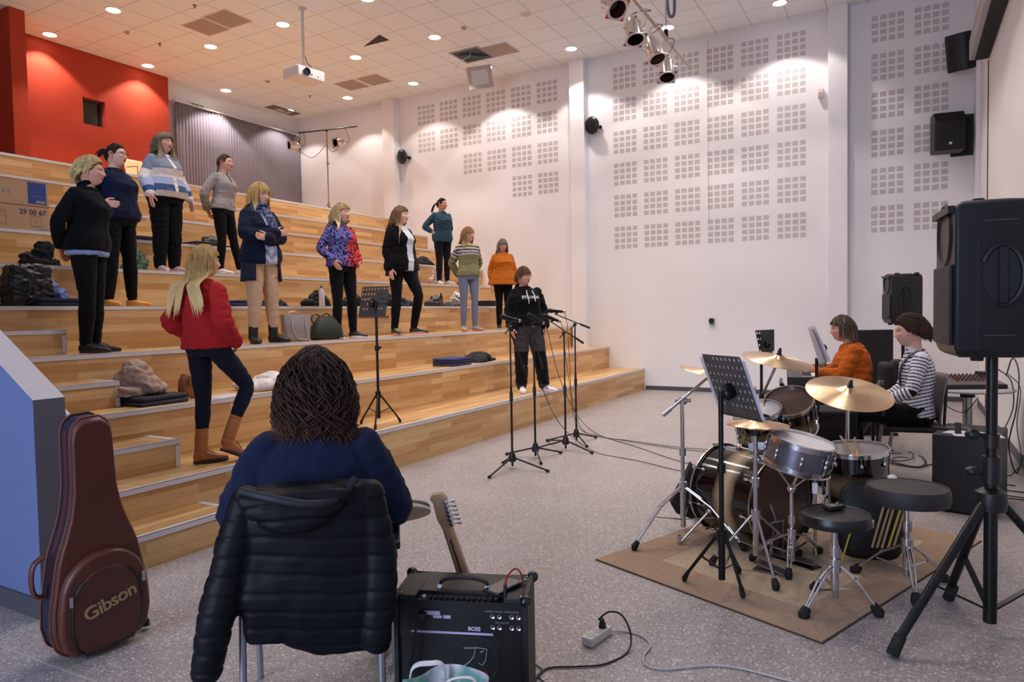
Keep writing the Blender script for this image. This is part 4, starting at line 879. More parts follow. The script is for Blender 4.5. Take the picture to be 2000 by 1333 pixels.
# exit sign and curtain
t = thing('exit_sign', 'green and white emergency exit sign above the grey curtain', 'exit sign', atY(385, 210, YB-.03)); MB().box((-.17, -.01, -.085), (.17, .02, .085)).build('panel', M('sign_white', 'E6EFE8', .5), t)
MB().box((-.15, -.013, -.065), (-.06, -.0101, .065)).box((-.05, -.013, -.065), (.05, -.0101, .065)).box((.06, -.013, -.065), (.15, -.0101, .065)).build('green_field', M('sign_green', '1F7A52', .5), t)
MB().box((-.13, -.015, -.02), (-.08, -.0131, .02)).add([(-.02, -.0145, -.04), (.03, -.0145, -.04), (.0, -.0145, .045)], [(0, 1, 2)]).box((.08, -.015, -.04), (.1, -.0131, .04)).build('pictogram', M('sign_white'), t)
def cur(u, v):
    x = lerp(-3.39, -.02, u); amp = .014 if u < .42 else .005
    y = YB-.10-amp*math.sin(u*(2*PI*46))-(.02*math.sin(u*23) if u < .4 else 0); return (x, y, lerp(9*SH+.02, 5.9, v))
t = MB().grid(cur, 700, 4).build('curtain', M('curtain_mauve_grey', '827984', .9, sheen=.1, bump=.1, bscale=200), None, angle=180, solid=.003); tag(t, 'mauve grey pleated curtain across the window of the back wall', 'curtain')
MB().box((-3.42, YB-.14, 5.9), (-.01, YB-.06, 5.93)).build('curtain_rail', M('rail_white', 'D0CACC', .4), t)
struct(MB().box((-3.5, YB-.03, 3.7), (-3.41, YB-.005, 5.93)).build('trim_4', M('trim_bluish', 'A9AFD0', .6)))
# ================================================================ PEOPLE
def remesh(name, mb, voxel, smooth_it=4, adapt=0.):
    me = mb.mesh(name+'_raw'); o = bpy.data.objects.new('tmp', me); C.objects.link(o)
    m = o.modifiers.new('r', 'REMESH'); m.mode = 'VOXEL'; m.voxel_size = voxel; m.use_smooth_shade = True
    if smooth_it: s = o.modifiers.new('s', 'SMOOTH'); s.factor = .5; s.iterations = smooth_it
    dg = bpy.context.evaluated_depsgraph_get(); out = bpy.data.meshes.new_from_object(o.evaluated_get(dg)); out.name = name
    bpy.data.objects.remove(o); bpy.data.meshes.remove(me); out.materials.clear(); return out
def co_of(me): a = np.empty(len(me.vertices)*3); me.vertices.foreach_get('co', a); return a.reshape(-1, 3)
def set_co(me, a): me.vertices.foreach_set('co', a.ravel()); me.update()
def vnoise(P, scale, seed=0., octv=2):
    """cheap smooth value noise, numpy"""
    rng = np.random.RandomState(11); tab = rng.rand(4096)*2-1; out = np.zeros(len(P)); amp = 1.; tot = 0
    for o in range(octv):
        q = P*scale*(2**o)+seed+17.3*o; i = np.floor(q).astype(int); f = q-i; f = f*f*(3-2*f)
        def h(dx, dy, dz): return tab[((i[:, 0]+dx)*73856093 ^ (i[:, 1]+dy)*19349663 ^ (i[:, 2]+dz)*83492791) & 4095]
        x0 = h(0, 0, 0)*(1-f[:, 0])+h(1, 0, 0)*f[:, 0]; x1 = h(0, 1, 0)*(1-f[:, 0])+h(1, 1, 0)*f[:, 0]
        x2 = h(0, 0, 1)*(1-f[:, 0])+h(1, 0, 1)*f[:, 0]; x3 = h(0, 1, 1)*(1-f[:, 0])+h(1, 1, 1)*f[:, 0]
        y0 = x0*(1-f[:, 1])+x1*f[:, 1]; y1 = x2*(1-f[:, 1])+x3*f[:, 1]; out += amp*(y0*(1-f[:, 2])+y1*f[:, 2]); tot += amp; amp *= .5
    return out/tot
def folds(P, seed, s=1.):
    # long soft creases: ridged noise squeezed along a slanted axis
    a = vnoise(P*np.array([1, 1, 2.2])@np.array([[1, 0, .35], [0, 1, 0], [-.35, 0, 1]]), 7.5*s, seed, 2); b = vnoise(P*np.array([1.6, 1.6, .7]), 13*s, seed+5, 2); return (1-np.abs(a)*3.2).clip(-1, 1)*.7+(1-np.abs(b)*3).clip(-1, 1)*.4
def normals(me): a = np.empty(len(me.vertices)*3); me.vertices.foreach_get('normal', a); return a.reshape(-1, 3)
def wrinkle(me, amp, scale, seed=0., stretch=(1, 1, 1)):
    P = co_of(me); N = normals(me); n = vnoise(P*np.array(stretch), scale, seed, 3); r = 1-np.abs(n)*2.2
    set_co(me, P+N*(amp*r*.6+amp*1.25*folds(P, seed+3))[:, None])
def setcol(me, cols):
    a = me.color_attributes.new('Col', 'FLOAT_COLOR', 'POINT'); c = np.ones((len(me.vertices), 4)); c[:, :3] = cols; a.data.foreach_set('color', c.ravel())
def lin(c): return np.array(srgb(c)[:3])
def finish(me, name, mat, parent, label=None):
    me.materials.append(mat); me.polygons.foreach_set('use_smooth', [True]*len(me.polygons)); o = bpy.data.objects.new(name, me); link(o, parent)
    if label: o['label'] = label
    return o
def vc_mat(name, rough=.55, sss=0., bump=0., bscale=200., spec=.4, sheen=0.):
    if name in _mats: return _mats[name]
    t = NT(name); a = t.n('Attribute'); a.attribute_name = 'Col'; t.L.new(a.outputs['Color'], t.b.inputs['Base Color']); t.p(Roughness=rough)
    t.b.inputs['Specular IOR Level'].default_value = spec; t.b.inputs['Sheen Weight'].default_value = sheen
    if sss: t.b.inputs['Subsurface Weight'].default_value = sss; t.b.inputs['Subsurface Radius'].default_value = (.012, .005, .003)
    if bump: t.bump(t.noise(t.coord(), bscale, 3.), bump, .003)
    _mats[name] = t.m; return t.m
SKIN = vc_mat('skin', .5, .0, .06, 90.)
HAIRM = vc_mat('hair', .5, 0., 0., spec=.18)
CLOTH = vc_mat('knit_cloth', .9, 0., .35, 420., spec=.12, sheen=.04)
SMOOTHC = vc_mat('plain_cloth', .85, 0., .12, 600., spec=.15, sheen=.03)
SHOEM = vc_mat('shoe', .5, 0., .1, 300.)

# ---- head: fine grid with features; local frame: origin at head centre, +y face, +z up; half height .115
def head_surface(th, ph, fw=1., jaw=1.):
    """th from top (0) to chin (pi); ph around, 0 = face (+y)"""
    sx, sy, sz = .074*fw, .092, .113
    st, ct = np.sin(th), np.cos(th); x = np.sin(ph)*st; y = np.cos(ph)*st; z = ct
    low = np.clip(-z, 0, 1); k = 1-.30*low**1.3*jaw; X = x*sx*k; Y = y*sy*(1-.12*low*(y < 0)); Z = z*sz
    Y += .012*low*(y > -.2)                                  # chin forward
    Y -= .012*np.clip(z, 0, 1)**2*(y > 0)                     # forehead slopes
    Y -= .016*(y < 0)*(1-np.abs(z))                           # back of skull
    f = y > .1
    g = lambda cx, cz, wx, wz: np.exp(-((X-cx)/wx)**2-((Z-cz)/wz)**2)*f
    dY = .0075*g(0, .022, .05, .012)                          # brow
    for s_ in (-1, 1):
        dY -= .0105*g(s_*.030, .006, .017, .012); dY += .0045*g(s_*.030, .006, .011, .007); dY += .007*g(s_*.043, -.022, .020, .018)
    nz = np.clip((.02-Z)/.052, 0, 1)
    dY += f*np.exp(-(X/(.0065+.0065*nz))**2)*np.where((Z < .024) & (Z > -.042), .005+.0145*nz**1.3, 0)*np.clip((Z+.042)/.008, 0, 1)
    for s_ in (-1, 1): dY += .006*g(s_*.0115, -.031, .006, .007)
    dY += .0045*g(0, -.052, .022, .0055)+.004*g(0, -.063, .019, .006)-.004*g(0, -.0575, .022, .0022)-.003*g(0, -.073, .02, .005)+.006*g(0, -.088, .018, .013)
    return X, Y+dY, Z
def head_mesh(mb_cols, M4, skin, lip, brow, fw=1., mouth_open=0., iris='3A2A20', lids=0.):
    nu, nv = 110, 84; th = np.linspace(.02, PI-.02, nv)[:, None]*np.ones((1, nu)); 
    u = np.linspace(-1, 1, nu, endpoint=False); ph = PI*(u*.55+.45*u**3); ph = np.ones((nv, 1))*ph[None, :]
    X, Y, Z = head_surface(th, ph, fw); col = np.ones((nv, nu, 3))*skin
    f = (Y > .03)
    def blend(mask, c, k=1.): m = np.clip(mask, 0, 1)[..., None]*k; return col*(1-m)+np.array(c)*m
    cheek = np.exp(-((np.abs(X)-.042)/.02)**2-((Z+.026)/.018)**2)*f; col = blend(cheek, skin*np.array([1.05, .72, .68]), .55)
    nose = np.exp(-(X/.014)**2-((Z+.03)/.012)**2)*f; col = blend(nose, skin*np.array([1.03, .78, .74]), .5)
    eye = (((np.abs(X)-.030)/.0135)**2+((Z-.006)/.0055)**2 < 1)*f
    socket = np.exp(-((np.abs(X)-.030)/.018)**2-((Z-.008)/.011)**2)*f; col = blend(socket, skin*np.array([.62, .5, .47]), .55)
    if lids < .5:
        col = blend(eye*1., [.62, .58, .56]); ir = (((np.abs(X)-.031)/.0058)**2+((Z-.0065)/.0058)**2 < 1)*eye; col = blend(ir*1., lin(iris)*.6)
    lash = (np.abs(((np.abs(X)-.030)/.0145)**2+((Z-.0065)/.0065)**2-1) < .3)*(Z > .004)*f; col = blend(lash*1., [.03, .02, .018], .8)
    br = (np.abs(Z-.0225-.004*np.cos((np.abs(X)-.033)/.012)) < .0032)*(np.abs(X) > .014)*(np.abs(X) < .048)*f; col = blend(br*1., brow, .75)
    li = (((X)/.0235)**2+((Z+.0575)/.0105)**2 < 1)*f; col = blend(li*1., lip, .8)
    if mouth_open: mo = ((X/(.013))**2+((Z+.0575)/(.0022+.005*mouth_open))**2 < 1)*f; col = blend(mo*1., [.05, .012, .012]); Y = Y-.006*mo
    else: ml = (np.abs(Z+.0575) < .0013)*(np.abs(X) < .021)*f; col = blend(ml*1., [.12, .03, .03], .8)
    nostril = (((np.abs(X)-.0065)/.0035)**2+((Z+.0385)/.0025)**2 < 1)*f; col = blend(nostril*1., [.08, .03, .025], .7)
    pts = [tuple(M4 @ Vector((X[j, i], Y[j, i], Z[j, i]))) for j in range(nv) for i in range(nu)]
    fs = [(j*nu+i, (j+1)*nu+i, (j+1)*nu+(i+1) % nu, j*nu+(i+1) % nu) for j in range(nv-1) for i in range(nu)]
    fs.append(tuple(range(nu))); fs.append(tuple(reversed(range((nv-1)*nu, nv*nu))))
    cols = col.reshape(-1, 3)
    # ears
    for s_ in (-1, 1):
        m = MB(); E = Matrix.Translation((s_*.073*fw, -.004, -.004)) @ Matrix.Rotation(s_*.25, 4, 'Z')
        m.T = M4 @ E; n = 16; ring = [(s_*.004+s_*.006*0, -.016*math.cos(2*PI*k/n)*(1.1 if math.sin(2*PI*k/n) > 0 else .75)-.004, .031*math.sin(2*PI*k/n)) for k in range(n)]
        m.tube([Vector(p)+Vector((s_*.006*(1-abs(p[2])/.06), 0, 0)) for p in ring], .0042, 6, closed=True); m.ball((s_*.001, -.004, 0), (.005, .015, .026), 10, 8)
        o = len(pts); pts += m.v; fs += [tuple(i+o for i in f_) for f_ in m.f]; cols = np.vstack([cols, np.ones((len(m.v), 3))*skin*np.array([1.02, .8, .76])])
    return pts, fs, cols
def smoothstep(a, b, x): t = min(1, max(0, (x-a)/(b-a))); return t*t*(3-2*t)
def hair_mesh(M4, cfg, fw=1., rnd=None):
    """cap over the scalp plus tapered locks that fall by gravity around the head"""
    rnd = rnd or random.Random(1); mb = MB(); cols = []
    root, tip = lin(cfg['col']), lin(cfg.get('tip', cfg['col'])); hz = cfg.get('hairline', .062); thick = cfg.get('thick', .010); L0 = cfg.get('len', .2)
    fringe = cfg.get('fringe', 0); part = cfg.get('part', .02); back = cfg.get('back', False); wave = cfg.get('wave', 0.); n = cfg.get('n', 260); rad = cfg.get('rad', .0055)
    Rh = M4.to_3x3().normalized(); Rt_ = Rh.transposed(); Mi = M4.inverted(); down = (Mi.to_3x3() @ Vector((0, 0, -1))).normalized()
    def pt(th, ph, off):
        X, Y, Z = head_surface(np.array([[th]]), np.array([[ph]]), fw); p = Vector((float(X[0, 0]), float(Y[0, 0]), float(Z[0, 0]))); nn = Vector((p.x/.074**2, p.y/.092**2, p.z/.113**2)).normalized(); return p+nn*off, nn
    def line(ph):    # lowest scalp z at this azimuth
        a = abs(ph); return interp(a, (0, .55, .95, 1.25, 1.6, 2.2, PI), (hz, hz-.004, hz-.022, .0, -.012, -.045, cfg.get('nape', -.062)))
    # cap
    nu, nv = 64, 26; vs = []; cc = []
    for j in range(nv):
        for i in range(nu):
            ph = -PI+2*PI*i/nu; zl = line(ph); tmax = math.acos(max(-1, min(1, zl/.113))); th = .01+(tmax-.01)*j/(nv-1)
            off = thick*(1-.75*(j/(nv-1))**4)+cfg.get('top', 0.)*math.exp(-(th/.8)**2); off += (rnd.random()-.5)*.0015
            p, _ = pt(th, ph, off); vs.append(tuple(M4 @ p)); g = .6+.25*rnd.random(); cc.append(root*g)
    mb.add(vs, [(j*nu+i, (j+1)*nu+i, (j+1)*nu+(i+1) % nu, j*nu+(i+1) % nu) for j in range(nv-1) for i in range(nu)]); cols += cc
    tie = cfg.get('tie')
    if tie: tie = Vector(tie)
    for k in range(n):
        ph = rnd.uniform(-PI, PI); zl = line(ph); u = rnd.random()
        tmax = math.acos(max(-1, min(1, (zl+.004)/.113))); th = tmax*math.sqrt(u)*.98+.03
        if th < .05: th = .05+rnd.random()*.3
        p, nn = pt(th, ph, thick*1.0+.001+rnd.random()*.004+cfg.get('top', 0.)*math.exp(-(th/.8)**2)); L = L0*(1+.12*rnd.uniform(-1, 1)); steps = 11 if L > .1 else 7
        if abs(ph) < .9 and fringe and p.x*0 == 0 and th > .35: L = fringe*(1+.15*rnd.uniform(-1, 1)); isf = True
        else: isf = False
        side = 1 if p.x > part else -1
        if tie is not None: d = (tie-p).normalized()
        elif isf: d = Vector((side*.25*0+cfg.get('sweep', 0), .8, -.25)).normalized()
        elif back: d = Vector((p.x*4, -1, .1)).normalized()
        else: d = Vector((side*.9, -.25 if ph*ph > 2 else -.15, -.1)).normalized()
        pts = [p]; s_ = L/steps; phs = rnd.random()*6.28; q = p.copy(); stiff = cfg.get('stiff', .55)
        if tie is not None:
            Lt = (tie-p).length; pts = []
            for i in range(8):
                t = i/7; x_ = p.lerp(tie, t); r = x_.length; e = x_.normalized(); rr = 1/math.sqrt((e.x/(.074*fw))**2+(e.y/.088)**2+(e.z/.113)**2); x_ = e*max(r, rr+thick*.9); pts.append(x_)
        else:
            for i in range(steps):
                dn = down if not back or i > steps*.4 else (down*.4+Vector((0, -1, 0))).normalized()
                d = (d*stiff+dn*(1-stiff)).normalized()
                if wave: d = (d+Vector((math.sin(phs+i*cfg.get('wf', 1.1)), math.cos(phs*1.7+i*cfg.get('wf', 1.1)), 0))*wave).normalized()
                q = q+d*s_
                e = q.normalized(); rr = 1/math.sqrt((e.x/(.074*fw))**2+(e.y/(.097 if e.y > 0 else .088))**2+(e.z/.113)**2)
                mn = rr+thick*.95+.002+cfg.get('top', 0.)*max(0, e.z)**3+(k % 5)*.0012
                if q.z > -.10 and q.length < mn: q = e*mn
                qh = q.copy(); q = Rh @ q
                if q.z <= -.085 and not isf:          # neck and shoulders, in the body's frame
                    q.x += (1 if q.x > 0 else -1)*cfg.get('spread', .004)*min(1, abs(q.x)*30+.3)
                    hr_ = math.hypot(q.x, q.y+.012); 
                    if hr_ < .058: q.x *= .058/max(hr_, .001); q.y = (q.y+.012)*.058/max(hr_, .001)-.012
                    ks = smoothstep(0, 1, min(1, max(0, (-.085-q.z)/.10)))
                    if abs(q.x) < .17:
                        if q.y < .02: q.y = min(q.y, -lerp(.060, .125+cfg.get('shoulderpad', 0), ks))
                        else: q.y = max(q.y, lerp(.045, .105, ks))
                q = Rt_ @ q
                if not isf and q.y > .028 and q.z < hz-.012 and not cfg.get('overface'):   # keep the face free
                    lim = cfg.get('faceopen', .060); 
                    if abs(q.x) < lim: q.x = math.copysign(lim, q.x if abs(q.x) > .01 else side)
                    q.y = min(q.y, cfg.get('front', .036))
                pts.append(q.copy())
        ra = rad*(.7+.6*rnd.random()); m = len(pts); rs = [ra*(.75 if i == 0 else 1)*(1-.75*(i/(m-1))**3) for i in range(m)]
        o = len(mb.v); nn_ = 5; mb.tube([M4 @ x for x in pts], rs, nn_, flat=.7)
        g = .80+.32*rnd.random(); mixk = cfg.get('mixrange', (.45, 1.)); 
        for i in range(m):
            t = smoothstep(mixk[0], mixk[1], i/(m-1)); c = (root*(1-t)+tip*t)*g
            cols += [c]*nn_
        if rnd.random() < cfg.get('grey', 0): cols[-m*nn_:] = [lin('8F8882')*(.7+.4*rnd.random())]*(m*nn_)
    for tl in cfg.get('tails', []):   # ponytails, buns: list of (start, direction, length, spread, count)
        st, dr, L, sp, cnt = tl; st = Vector(st)
        for k in range(cnt):
            j = Vector((rnd.uniform(-1, 1), rnd.uniform(-1, 1), rnd.uniform(-1, 1)))*sp*.35; d = (Vector(dr).normalized()+Vector((rnd.uniform(-1, 1), rnd.uniform(-1, 1), rnd.uniform(-1, 1)))*sp*8).normalized(); q = st+j; pts = [q.copy()]
            for i in range(8): d = (d*.78+down*cfg.get('tailfall', .22)).normalized(); q = q+d*L/8; pts.append(q.copy()+Vector((rnd.uniform(-1, 1), rnd.uniform(-1, 1), 0))*sp*.08)
            ra = rad*(.7+.6*rnd.random()); mb.tube([M4 @ x for x in pts], [ra*(1-.7*(i/8)**2) for i in range(9)], 5)
            g = .65+.55*rnd.random(); 
            for i in range(9): t = smoothstep(.2, 1, i/8); cols += [(root*(1-t)+tip*t)*g]*5
    if 'bun' in cfg:
        c_, r_ = cfg['bun']; c_ = Vector(c_)
        for k in range(26):
            a0 = rnd.random()*6.28; ax_ = Vector((rnd.uniform(-1, 1), rnd.uniform(-1, 1), rnd.uniform(-1, 1))).normalized(); u_, w_, _ = basis(ax_)
            pts = [M4 @ (c_+(u_*math.cos(a0+i*.45)+w_*math.sin(a0+i*.45))*r_*(.8+.2*rnd.random())) for i in range(9)]; mb.tube(pts, rad*1.1, 5); g = .7+.5*rnd.random(); cols += [(root if k % 3 else tip)*g]*45
    return mb, np.array(cols)
# ---- limbs
def hand_add(mb, W, dirn, palm_n, curl=.5, s=1., splay=.12, grip=0.):
    """palm + five fingers; W wrist, dirn towards the fingertips, palm_n = out of the palm"""
    d = Vector(dirn).normalized(); n = Vector(palm_n); n = (n-d*n.dot(d)).normalized(); x = d.cross(n).normalized()   # x: towards the thumb side given by sign outside
    side = hand_add.side; x = x*side
    k = s
    for t, w_, h_ in ((0, .020, .017), (.02, .026, .015), (.045, .032, .014), (.072, .034, .012), (.085, .03, .010)):
        pass
    rings = []
    for t, w_, h_ in ((-.012, .021, .018), (.01, .024, .016), (.035, .033, .0145), (.065, .037, .013), (.088, .035, .010)):
        rings.append([W+(d*t+x*(w_*math.cos(2*PI*i/12))+n*(h_*math.sin(2*PI*i/12)))*k for i in range(12)])
    mb.loft(rings)
    for i, (off, L, r) in enumerate(((.029, .070, .0080), (.0095, .078, .0084), (-.010, .072, .0080), (-.028, .056, .0070))):
        b = W+(d*.078+x*off)*k; a = curl*(.75+.12*i)+grip; dd = (d+x*(off*splay*8)).normalized(); pts = [b]
        for j, fr in enumerate((.44, .32, .24)):
            ang = a*(.35+.55*j); dj = (dd*math.cos(ang)+n*math.sin(ang)).normalized(); pts.append(pts[-1]+dj*L*fr*k)
        mb.tube(pts, [r*k*1.05, r*k, r*k*.92, r*k*.8], 10); mb.ball(pts[-1], r*k*.8, 8, 6)
    b = W+(d*.018+x*.024)*k; t1 = b+(d*.028+x*.026+n*.010)*k; t2 = t1+(d*.026+x*.008+n*.010*(1+curl))*k; t3 = t2+(d*.020+n*.006)*k
    mb.tube([b, t1, t2, t3], [.0125*k, .0105*k, .0092*k, .0075*k], 10); mb.ball(t3, .0075*k, 8, 6)
hand_add.side = 1
def ell_ring(c, u, w, a, b, n=28, p=2.3, bx=0.):
    out = []
    for i in range(n):
        t = 2*PI*i/n; ct, st = math.cos(t), math.sin(t); x = a*math.copysign(abs(ct)**(2/p), ct); y = b*math.copysign(abs(st)**(2/p), st)
        out.append(Vector(c)+Vector(u)*x+Vector(w)*y)
    return out
def torso_add(mb, J, grow=0., z0=None, prof=None, hem=None, flare=0.):
    """J: joints dict. Lofts hips-to-neck sections between pelvis and neck along the spine"""
    pel, che, nek = Vector(J['pelvis']), Vector(J['chest']), Vector(J['neck'])
    R = Vector(J['right']).normalized()
    B = J.get('build', 1.); be = J.get('belly', 0.); bu = J.get('bust', .02)
    secs = prof or [(-.10, .150, .100, 0.), (-.03, .172, .115, -.005), (.05, .165, .110, 0.), (.17, .138, .095, .002), (.28, .140, .100, .005), (.38, .150, .108, .008), (.44, .158, .098, .004), (.49, .136, .078, -.004), (.525, .080, .062, -.006), (.55, .055, .052, -.004)]
    rings = []
    Lt = (nek-pel).length; base = .555
    for h, a, b, oy in secs:
        t = h/base; P = pel.lerp(che, min(t/.62, 1)) if t < .62 else che.lerp(nek, (t-.62)/.38)
        if t < 0: P = pel+(pel-che).normalized()*(-h)*(Lt/base)
        ax = ((che-pel).normalized() if t < .45 else (nek-pel).normalized()); F = ax.cross(R)*-1; F = R.cross(ax)*-1 if False else ax.cross(R); 
        fwd = Vector(J['fwd']); F = (fwd-ax*fwd.dot(ax)).normalized(); Rr = F.cross(ax).normalized(); 
        if Rr.dot(R) < 0: Rr = -Rr
        g = grow*(1 if h < .48 else .75); bx = be*math.exp(-((h-.10)/.12)**2); bb = bu*math.exp(-((h-.36)/.07)**2)
        fl = flare*max(0, (.1-h))/.2
        Bh = lerp(B, B**.45, smoothstep(.22, .42, h)); rings.append(ell_ring(P+F*(oy+bx*.5+bb*.5), Rr, F, (a+g)*Bh+fl+bx*.4, (b+g)*B**.7+bx*.5+bb*.5+fl))
    if hem is not None: rings = [r for r, s_ in zip(rings, secs) if s_[0] >= hem-.001]
    mb.loft(rings); return mb
def limb(mb, pts, rs, n=14, sub=5):
    P = [Vector(p) for p in pts]; out = []; rr = []
    for i in range(len(P)-1):
        for k in range(sub):
            t = k/sub; out.append(P[i].lerp(P[i+1], t)); rr.append(lerp(rs[i], rs[i+1], t))
    out.append(P[-1]); rr.append(rs[-1])
    # soften corners
    for _ in range(2):
        o2 = [out[0]]+[(out[i-1]+out[i]*2+out[i+1])/4 for i in range(1, len(out)-1)]+[out[-1]]; out = o2
    mb.tube(out, rr, n); mb.ball(out[0], rr[0], 14, 10); mb.ball(out[-1], rr[-1]*.98, 14, 10); return out
def shoe_add(mb, ank, toe_dir, L=.255, w=.046, h=.07, z=0., sole=0., tilt=0., upv=None):
    d = Vector(toe_dir); d.z = 0; d.normalize(); x = Vector((d.y, -d.x, 0)); rings = []
    up = Vector((0, 0, 1)) if upv is None else Vector(upv).normalized(); x = d.cross(up); base = Vector((ank[0], ank[1], z)); base -= d*.055
    if tilt: q = Matrix.Rotation(tilt, 3, x); d = q @ d; up = q @ up
    for t, ww, hh in ((0., .55, .62), (.04, .8, .95), (.2, .86, 1.12), (.38, .84, .92), (.55, .95, .66), (.75, 1., .52), (.9, .82, .42), (.97, .55, .34), (1., .25, .22)):
        c = base+d*(L*t)+up*(h*hh/2); rings.append([c+x*(w*ww*math.copysign(abs(math.cos(a))**.8, math.cos(a)))+up*(h*hh/2*math.copysign(abs(math.sin(a))**.75, math.sin(a))) for a in [2*PI*i/20 for i in range(20)]])
    mb.loft(rings); return base, d, x, up
def drape(top, pts, off=.004, step=6):
    from mathutils.bvhtree import BVHTree
    bm = bmesh.new(); bm.from_mesh(top.data); tr = BVHTree.FromBMesh(bm); out = []
    for p in catmull(pts, step):
        h_ = tr.ray_cast(Vector((p.x, 1., p.z)), Vector((0, -1, 0))); out.append(Vector((p.x, h_[0].y+off, p.z)) if h_[0] is not None else p)
    bm.free(); return out
def person(cfg):
    """cfg in metres in the figure's own frame: +y = facing, +x = its right hand side"""
    sc = cfg.get('scale', 1.); lab = cfg['label']
    t = thing('person', lab, 'person', cfg['loc'], rz=cfg['rz'], scale=sc)
    rnd = random.Random(cfg.get('seed', 3)); J = dict(pelvis=(0, 0, .93), chest=(0, .0, 1.20), neck=(0, -.02, 1.43), right=(1, 0, 0), fwd=(0, 1, 0))
    J.update(cfg.get('J', {})); J['build'] = cfg.get('build', 1.); J['belly'] = cfg.get('belly', 0.); J['bust'] = cfg.get('bust', .03)
    B = J['build']; nek = Vector(J['neck']); hd = Vector(J.get('head', nek+Vector((0, .034, .134)))); yaw, pit = cfg.get('look', (0, 0)); roll = cfg.get('roll', 0.)
    M4 = Matrix.Translation(hd) @ Matrix.Rotation(yaw, 4, 'Z') @ Matrix.Rotation(pit, 4, 'X') @ Matrix.Rotation(roll, 4, 'Y') @ Matrix.Scale(cfg.get('headscale', 1.05), 4)
    skin = lin(cfg.get('skin', 'D9A891')); sw = .143*cfg.get('shoulder', 1.)*B**.35
    sho = J.get('sho') or [(sw, -.015, 1.348), (-sw, -.015, 1.348)]
    sho = [Vector(p) for p in sho]
    arms = [[sho[i]]+[Vector(p) for p in cfg['arms'][i][:2]] for i in range(2)]
    legs = [[Vector(p) for p in l] for l in cfg['legs']]     # hip, knee, ankle
    mb = MB()
    torso_add(mb, J, -.016); limb(mb, [nek-Vector((0, .0, .05)), nek+Vector((0, .004, .03)), hd+M4.to_3x3() @ Vector((0, -.022, -.055))], [.062, .052, .050])
    for i, (S, E, W) in enumerate(arms):
        limb(mb, [S, S.lerp(E, .35), E, E.lerp(W, .3), W], [.036, .040, .034, .036, .025])
        d, n_, curl = cfg['arms'][i][2:5]; hand_add.side = cfg['arms'][i][5] if len(cfg['arms'][i]) > 5 else (-1 if i else 1)
        hand_add(mb, W, d, n_, curl, cfg.get('hand', 1.))
    for i, (Hp, K, A) in enumerate(legs):
        limb(mb, [Hp, Hp.lerp(K, .4), K, K.lerp(A, .3), A], [.074, .068, .046, .048, .032])
        td = Vector(cfg['toes'][i]); shoe_add(mb, A, td, .19, .030, .045, A.z-.070, tilt=cfg.get('tilt', (0, 0))[i], upv=cfg.get('upv', (None, None))[i])
    vox = cfg.get('vox', .0062); me = remesh('body', mb, vox, 3)
    P0 = co_of(me); nb = len(P0)
    hp, hf, hc = head_mesh(None, M4, skin, lin(cfg.get('lip', 'B5605A')), lin(cfg.get('brow', '6A4A38')), cfg.get('fw', 1.), cfg.get('mouth', 0.), lids=cfg.get('lids', 0))
    bmesh_v = [tuple(p) for p in P0]; polys = [tuple(p.vertices) for p in me.polygons]
    new = bpy.data.meshes.new('body'); new.from_pydata(bmesh_v+[tuple(p) for p in hp], [], polys+[tuple(i+nb for i in f) for f in hf]); new.update()
    bm = bmesh.new(); bm.from_mesh(new); bmesh.ops.recalc_face_normals(bm, faces=bm.faces); bm.to_mesh(new); bm.free()
    cb = np.ones((nb, 3))*skin
    for S, E, W in arms:   # hands a little redder
        dd = np.linalg.norm(P0-np.array(W), axis=1); k = np.clip(1-(dd-.05)/.15, 0, 1)[:, None]; cb = cb*(1-k*.5)+cb*np.array([1.02, .78, .76])*k*.5
    setcol(new, np.vstack([cb, hc])); bpy.data.meshes.remove(me); body = finish(new, 'body', SKIN, t)
    # hair
    hm, hcol = hair_mesh(M4, cfg['hair'], cfg.get('fw', 1.), rnd); hme = hm.mesh('hair'); setcol(hme, hcol[:len(hme.vertices)]); finish(hme, 'hair', HAIRM, t)
    # trousers
    tr = cfg['trousers']; mb = MB(); g = tr.get('grow', .010)
    prof = [(-.10, .150, .100, 0.), (-.03, .172, .115, -.005), (.05, .165, .110, 0.), (.11, .150, .10, 0.)]
    torso_add(mb, dict(J, belly=J['belly']*.8), g*.6, prof=prof)
    for i, (Hp, K, A) in enumerate(legs):
        r = tr.get('r', (.087, .077, .053, .053, .038)); end = A+(K-A).normalized()*tr.get('short', .01)
        out = limb(mb, [Hp, Hp.lerp(K, .4), K, K.lerp(A, .35), end], [x*B**.8+g*.3 for x in r])
    me = remesh('trousers', mb, tr.get('vox', .008), 3); wrinkle(me, tr.get('wr', .003), 14., cfg.get('seed', 1), (1, 1, .6)); Pt = co_of(me)
    if tr.get('loose'):
        pass
    c = np.ones((len(Pt), 3))*lin(tr['col']); 
    if 'cb' in tr: c = tr['cb'](Pt, c)
    setcol(me, c); finish(me, 'trousers', SMOOTHC, t)
    # top
    tp = cfg['top']; mb = MB(); g = tp.get('grow', .014)
    torso_add(mb, J, g, hem=tp.get('hem', -.03), flare=tp.get('flare', 0.), prof=tp.get('prof'))
    for i, (S, E, W) in enumerate(arms):
        end = W+(E-W).normalized()*tp.get('cuff', .01); ar = tp.get('r', (.050, .052, .047, .045, .034))
        limb(mb, [S+Vector((0, 0, -.002)), S.lerp(E, .35), E, E.lerp(end, .4), end], [x*B**.6+(g-.014)*.6 for x in ar])
    if tp.get('hood'): hc_ = nek+Vector((0, -.055, .005)); mb.loft([ell_ring(hc_+Vector((0, -.01+.02*k, -.035+.035*k)), (1, 0, 0), (0, .75, .35), .10-.012*k, .055-.006*k, 20) for k in range(3)])
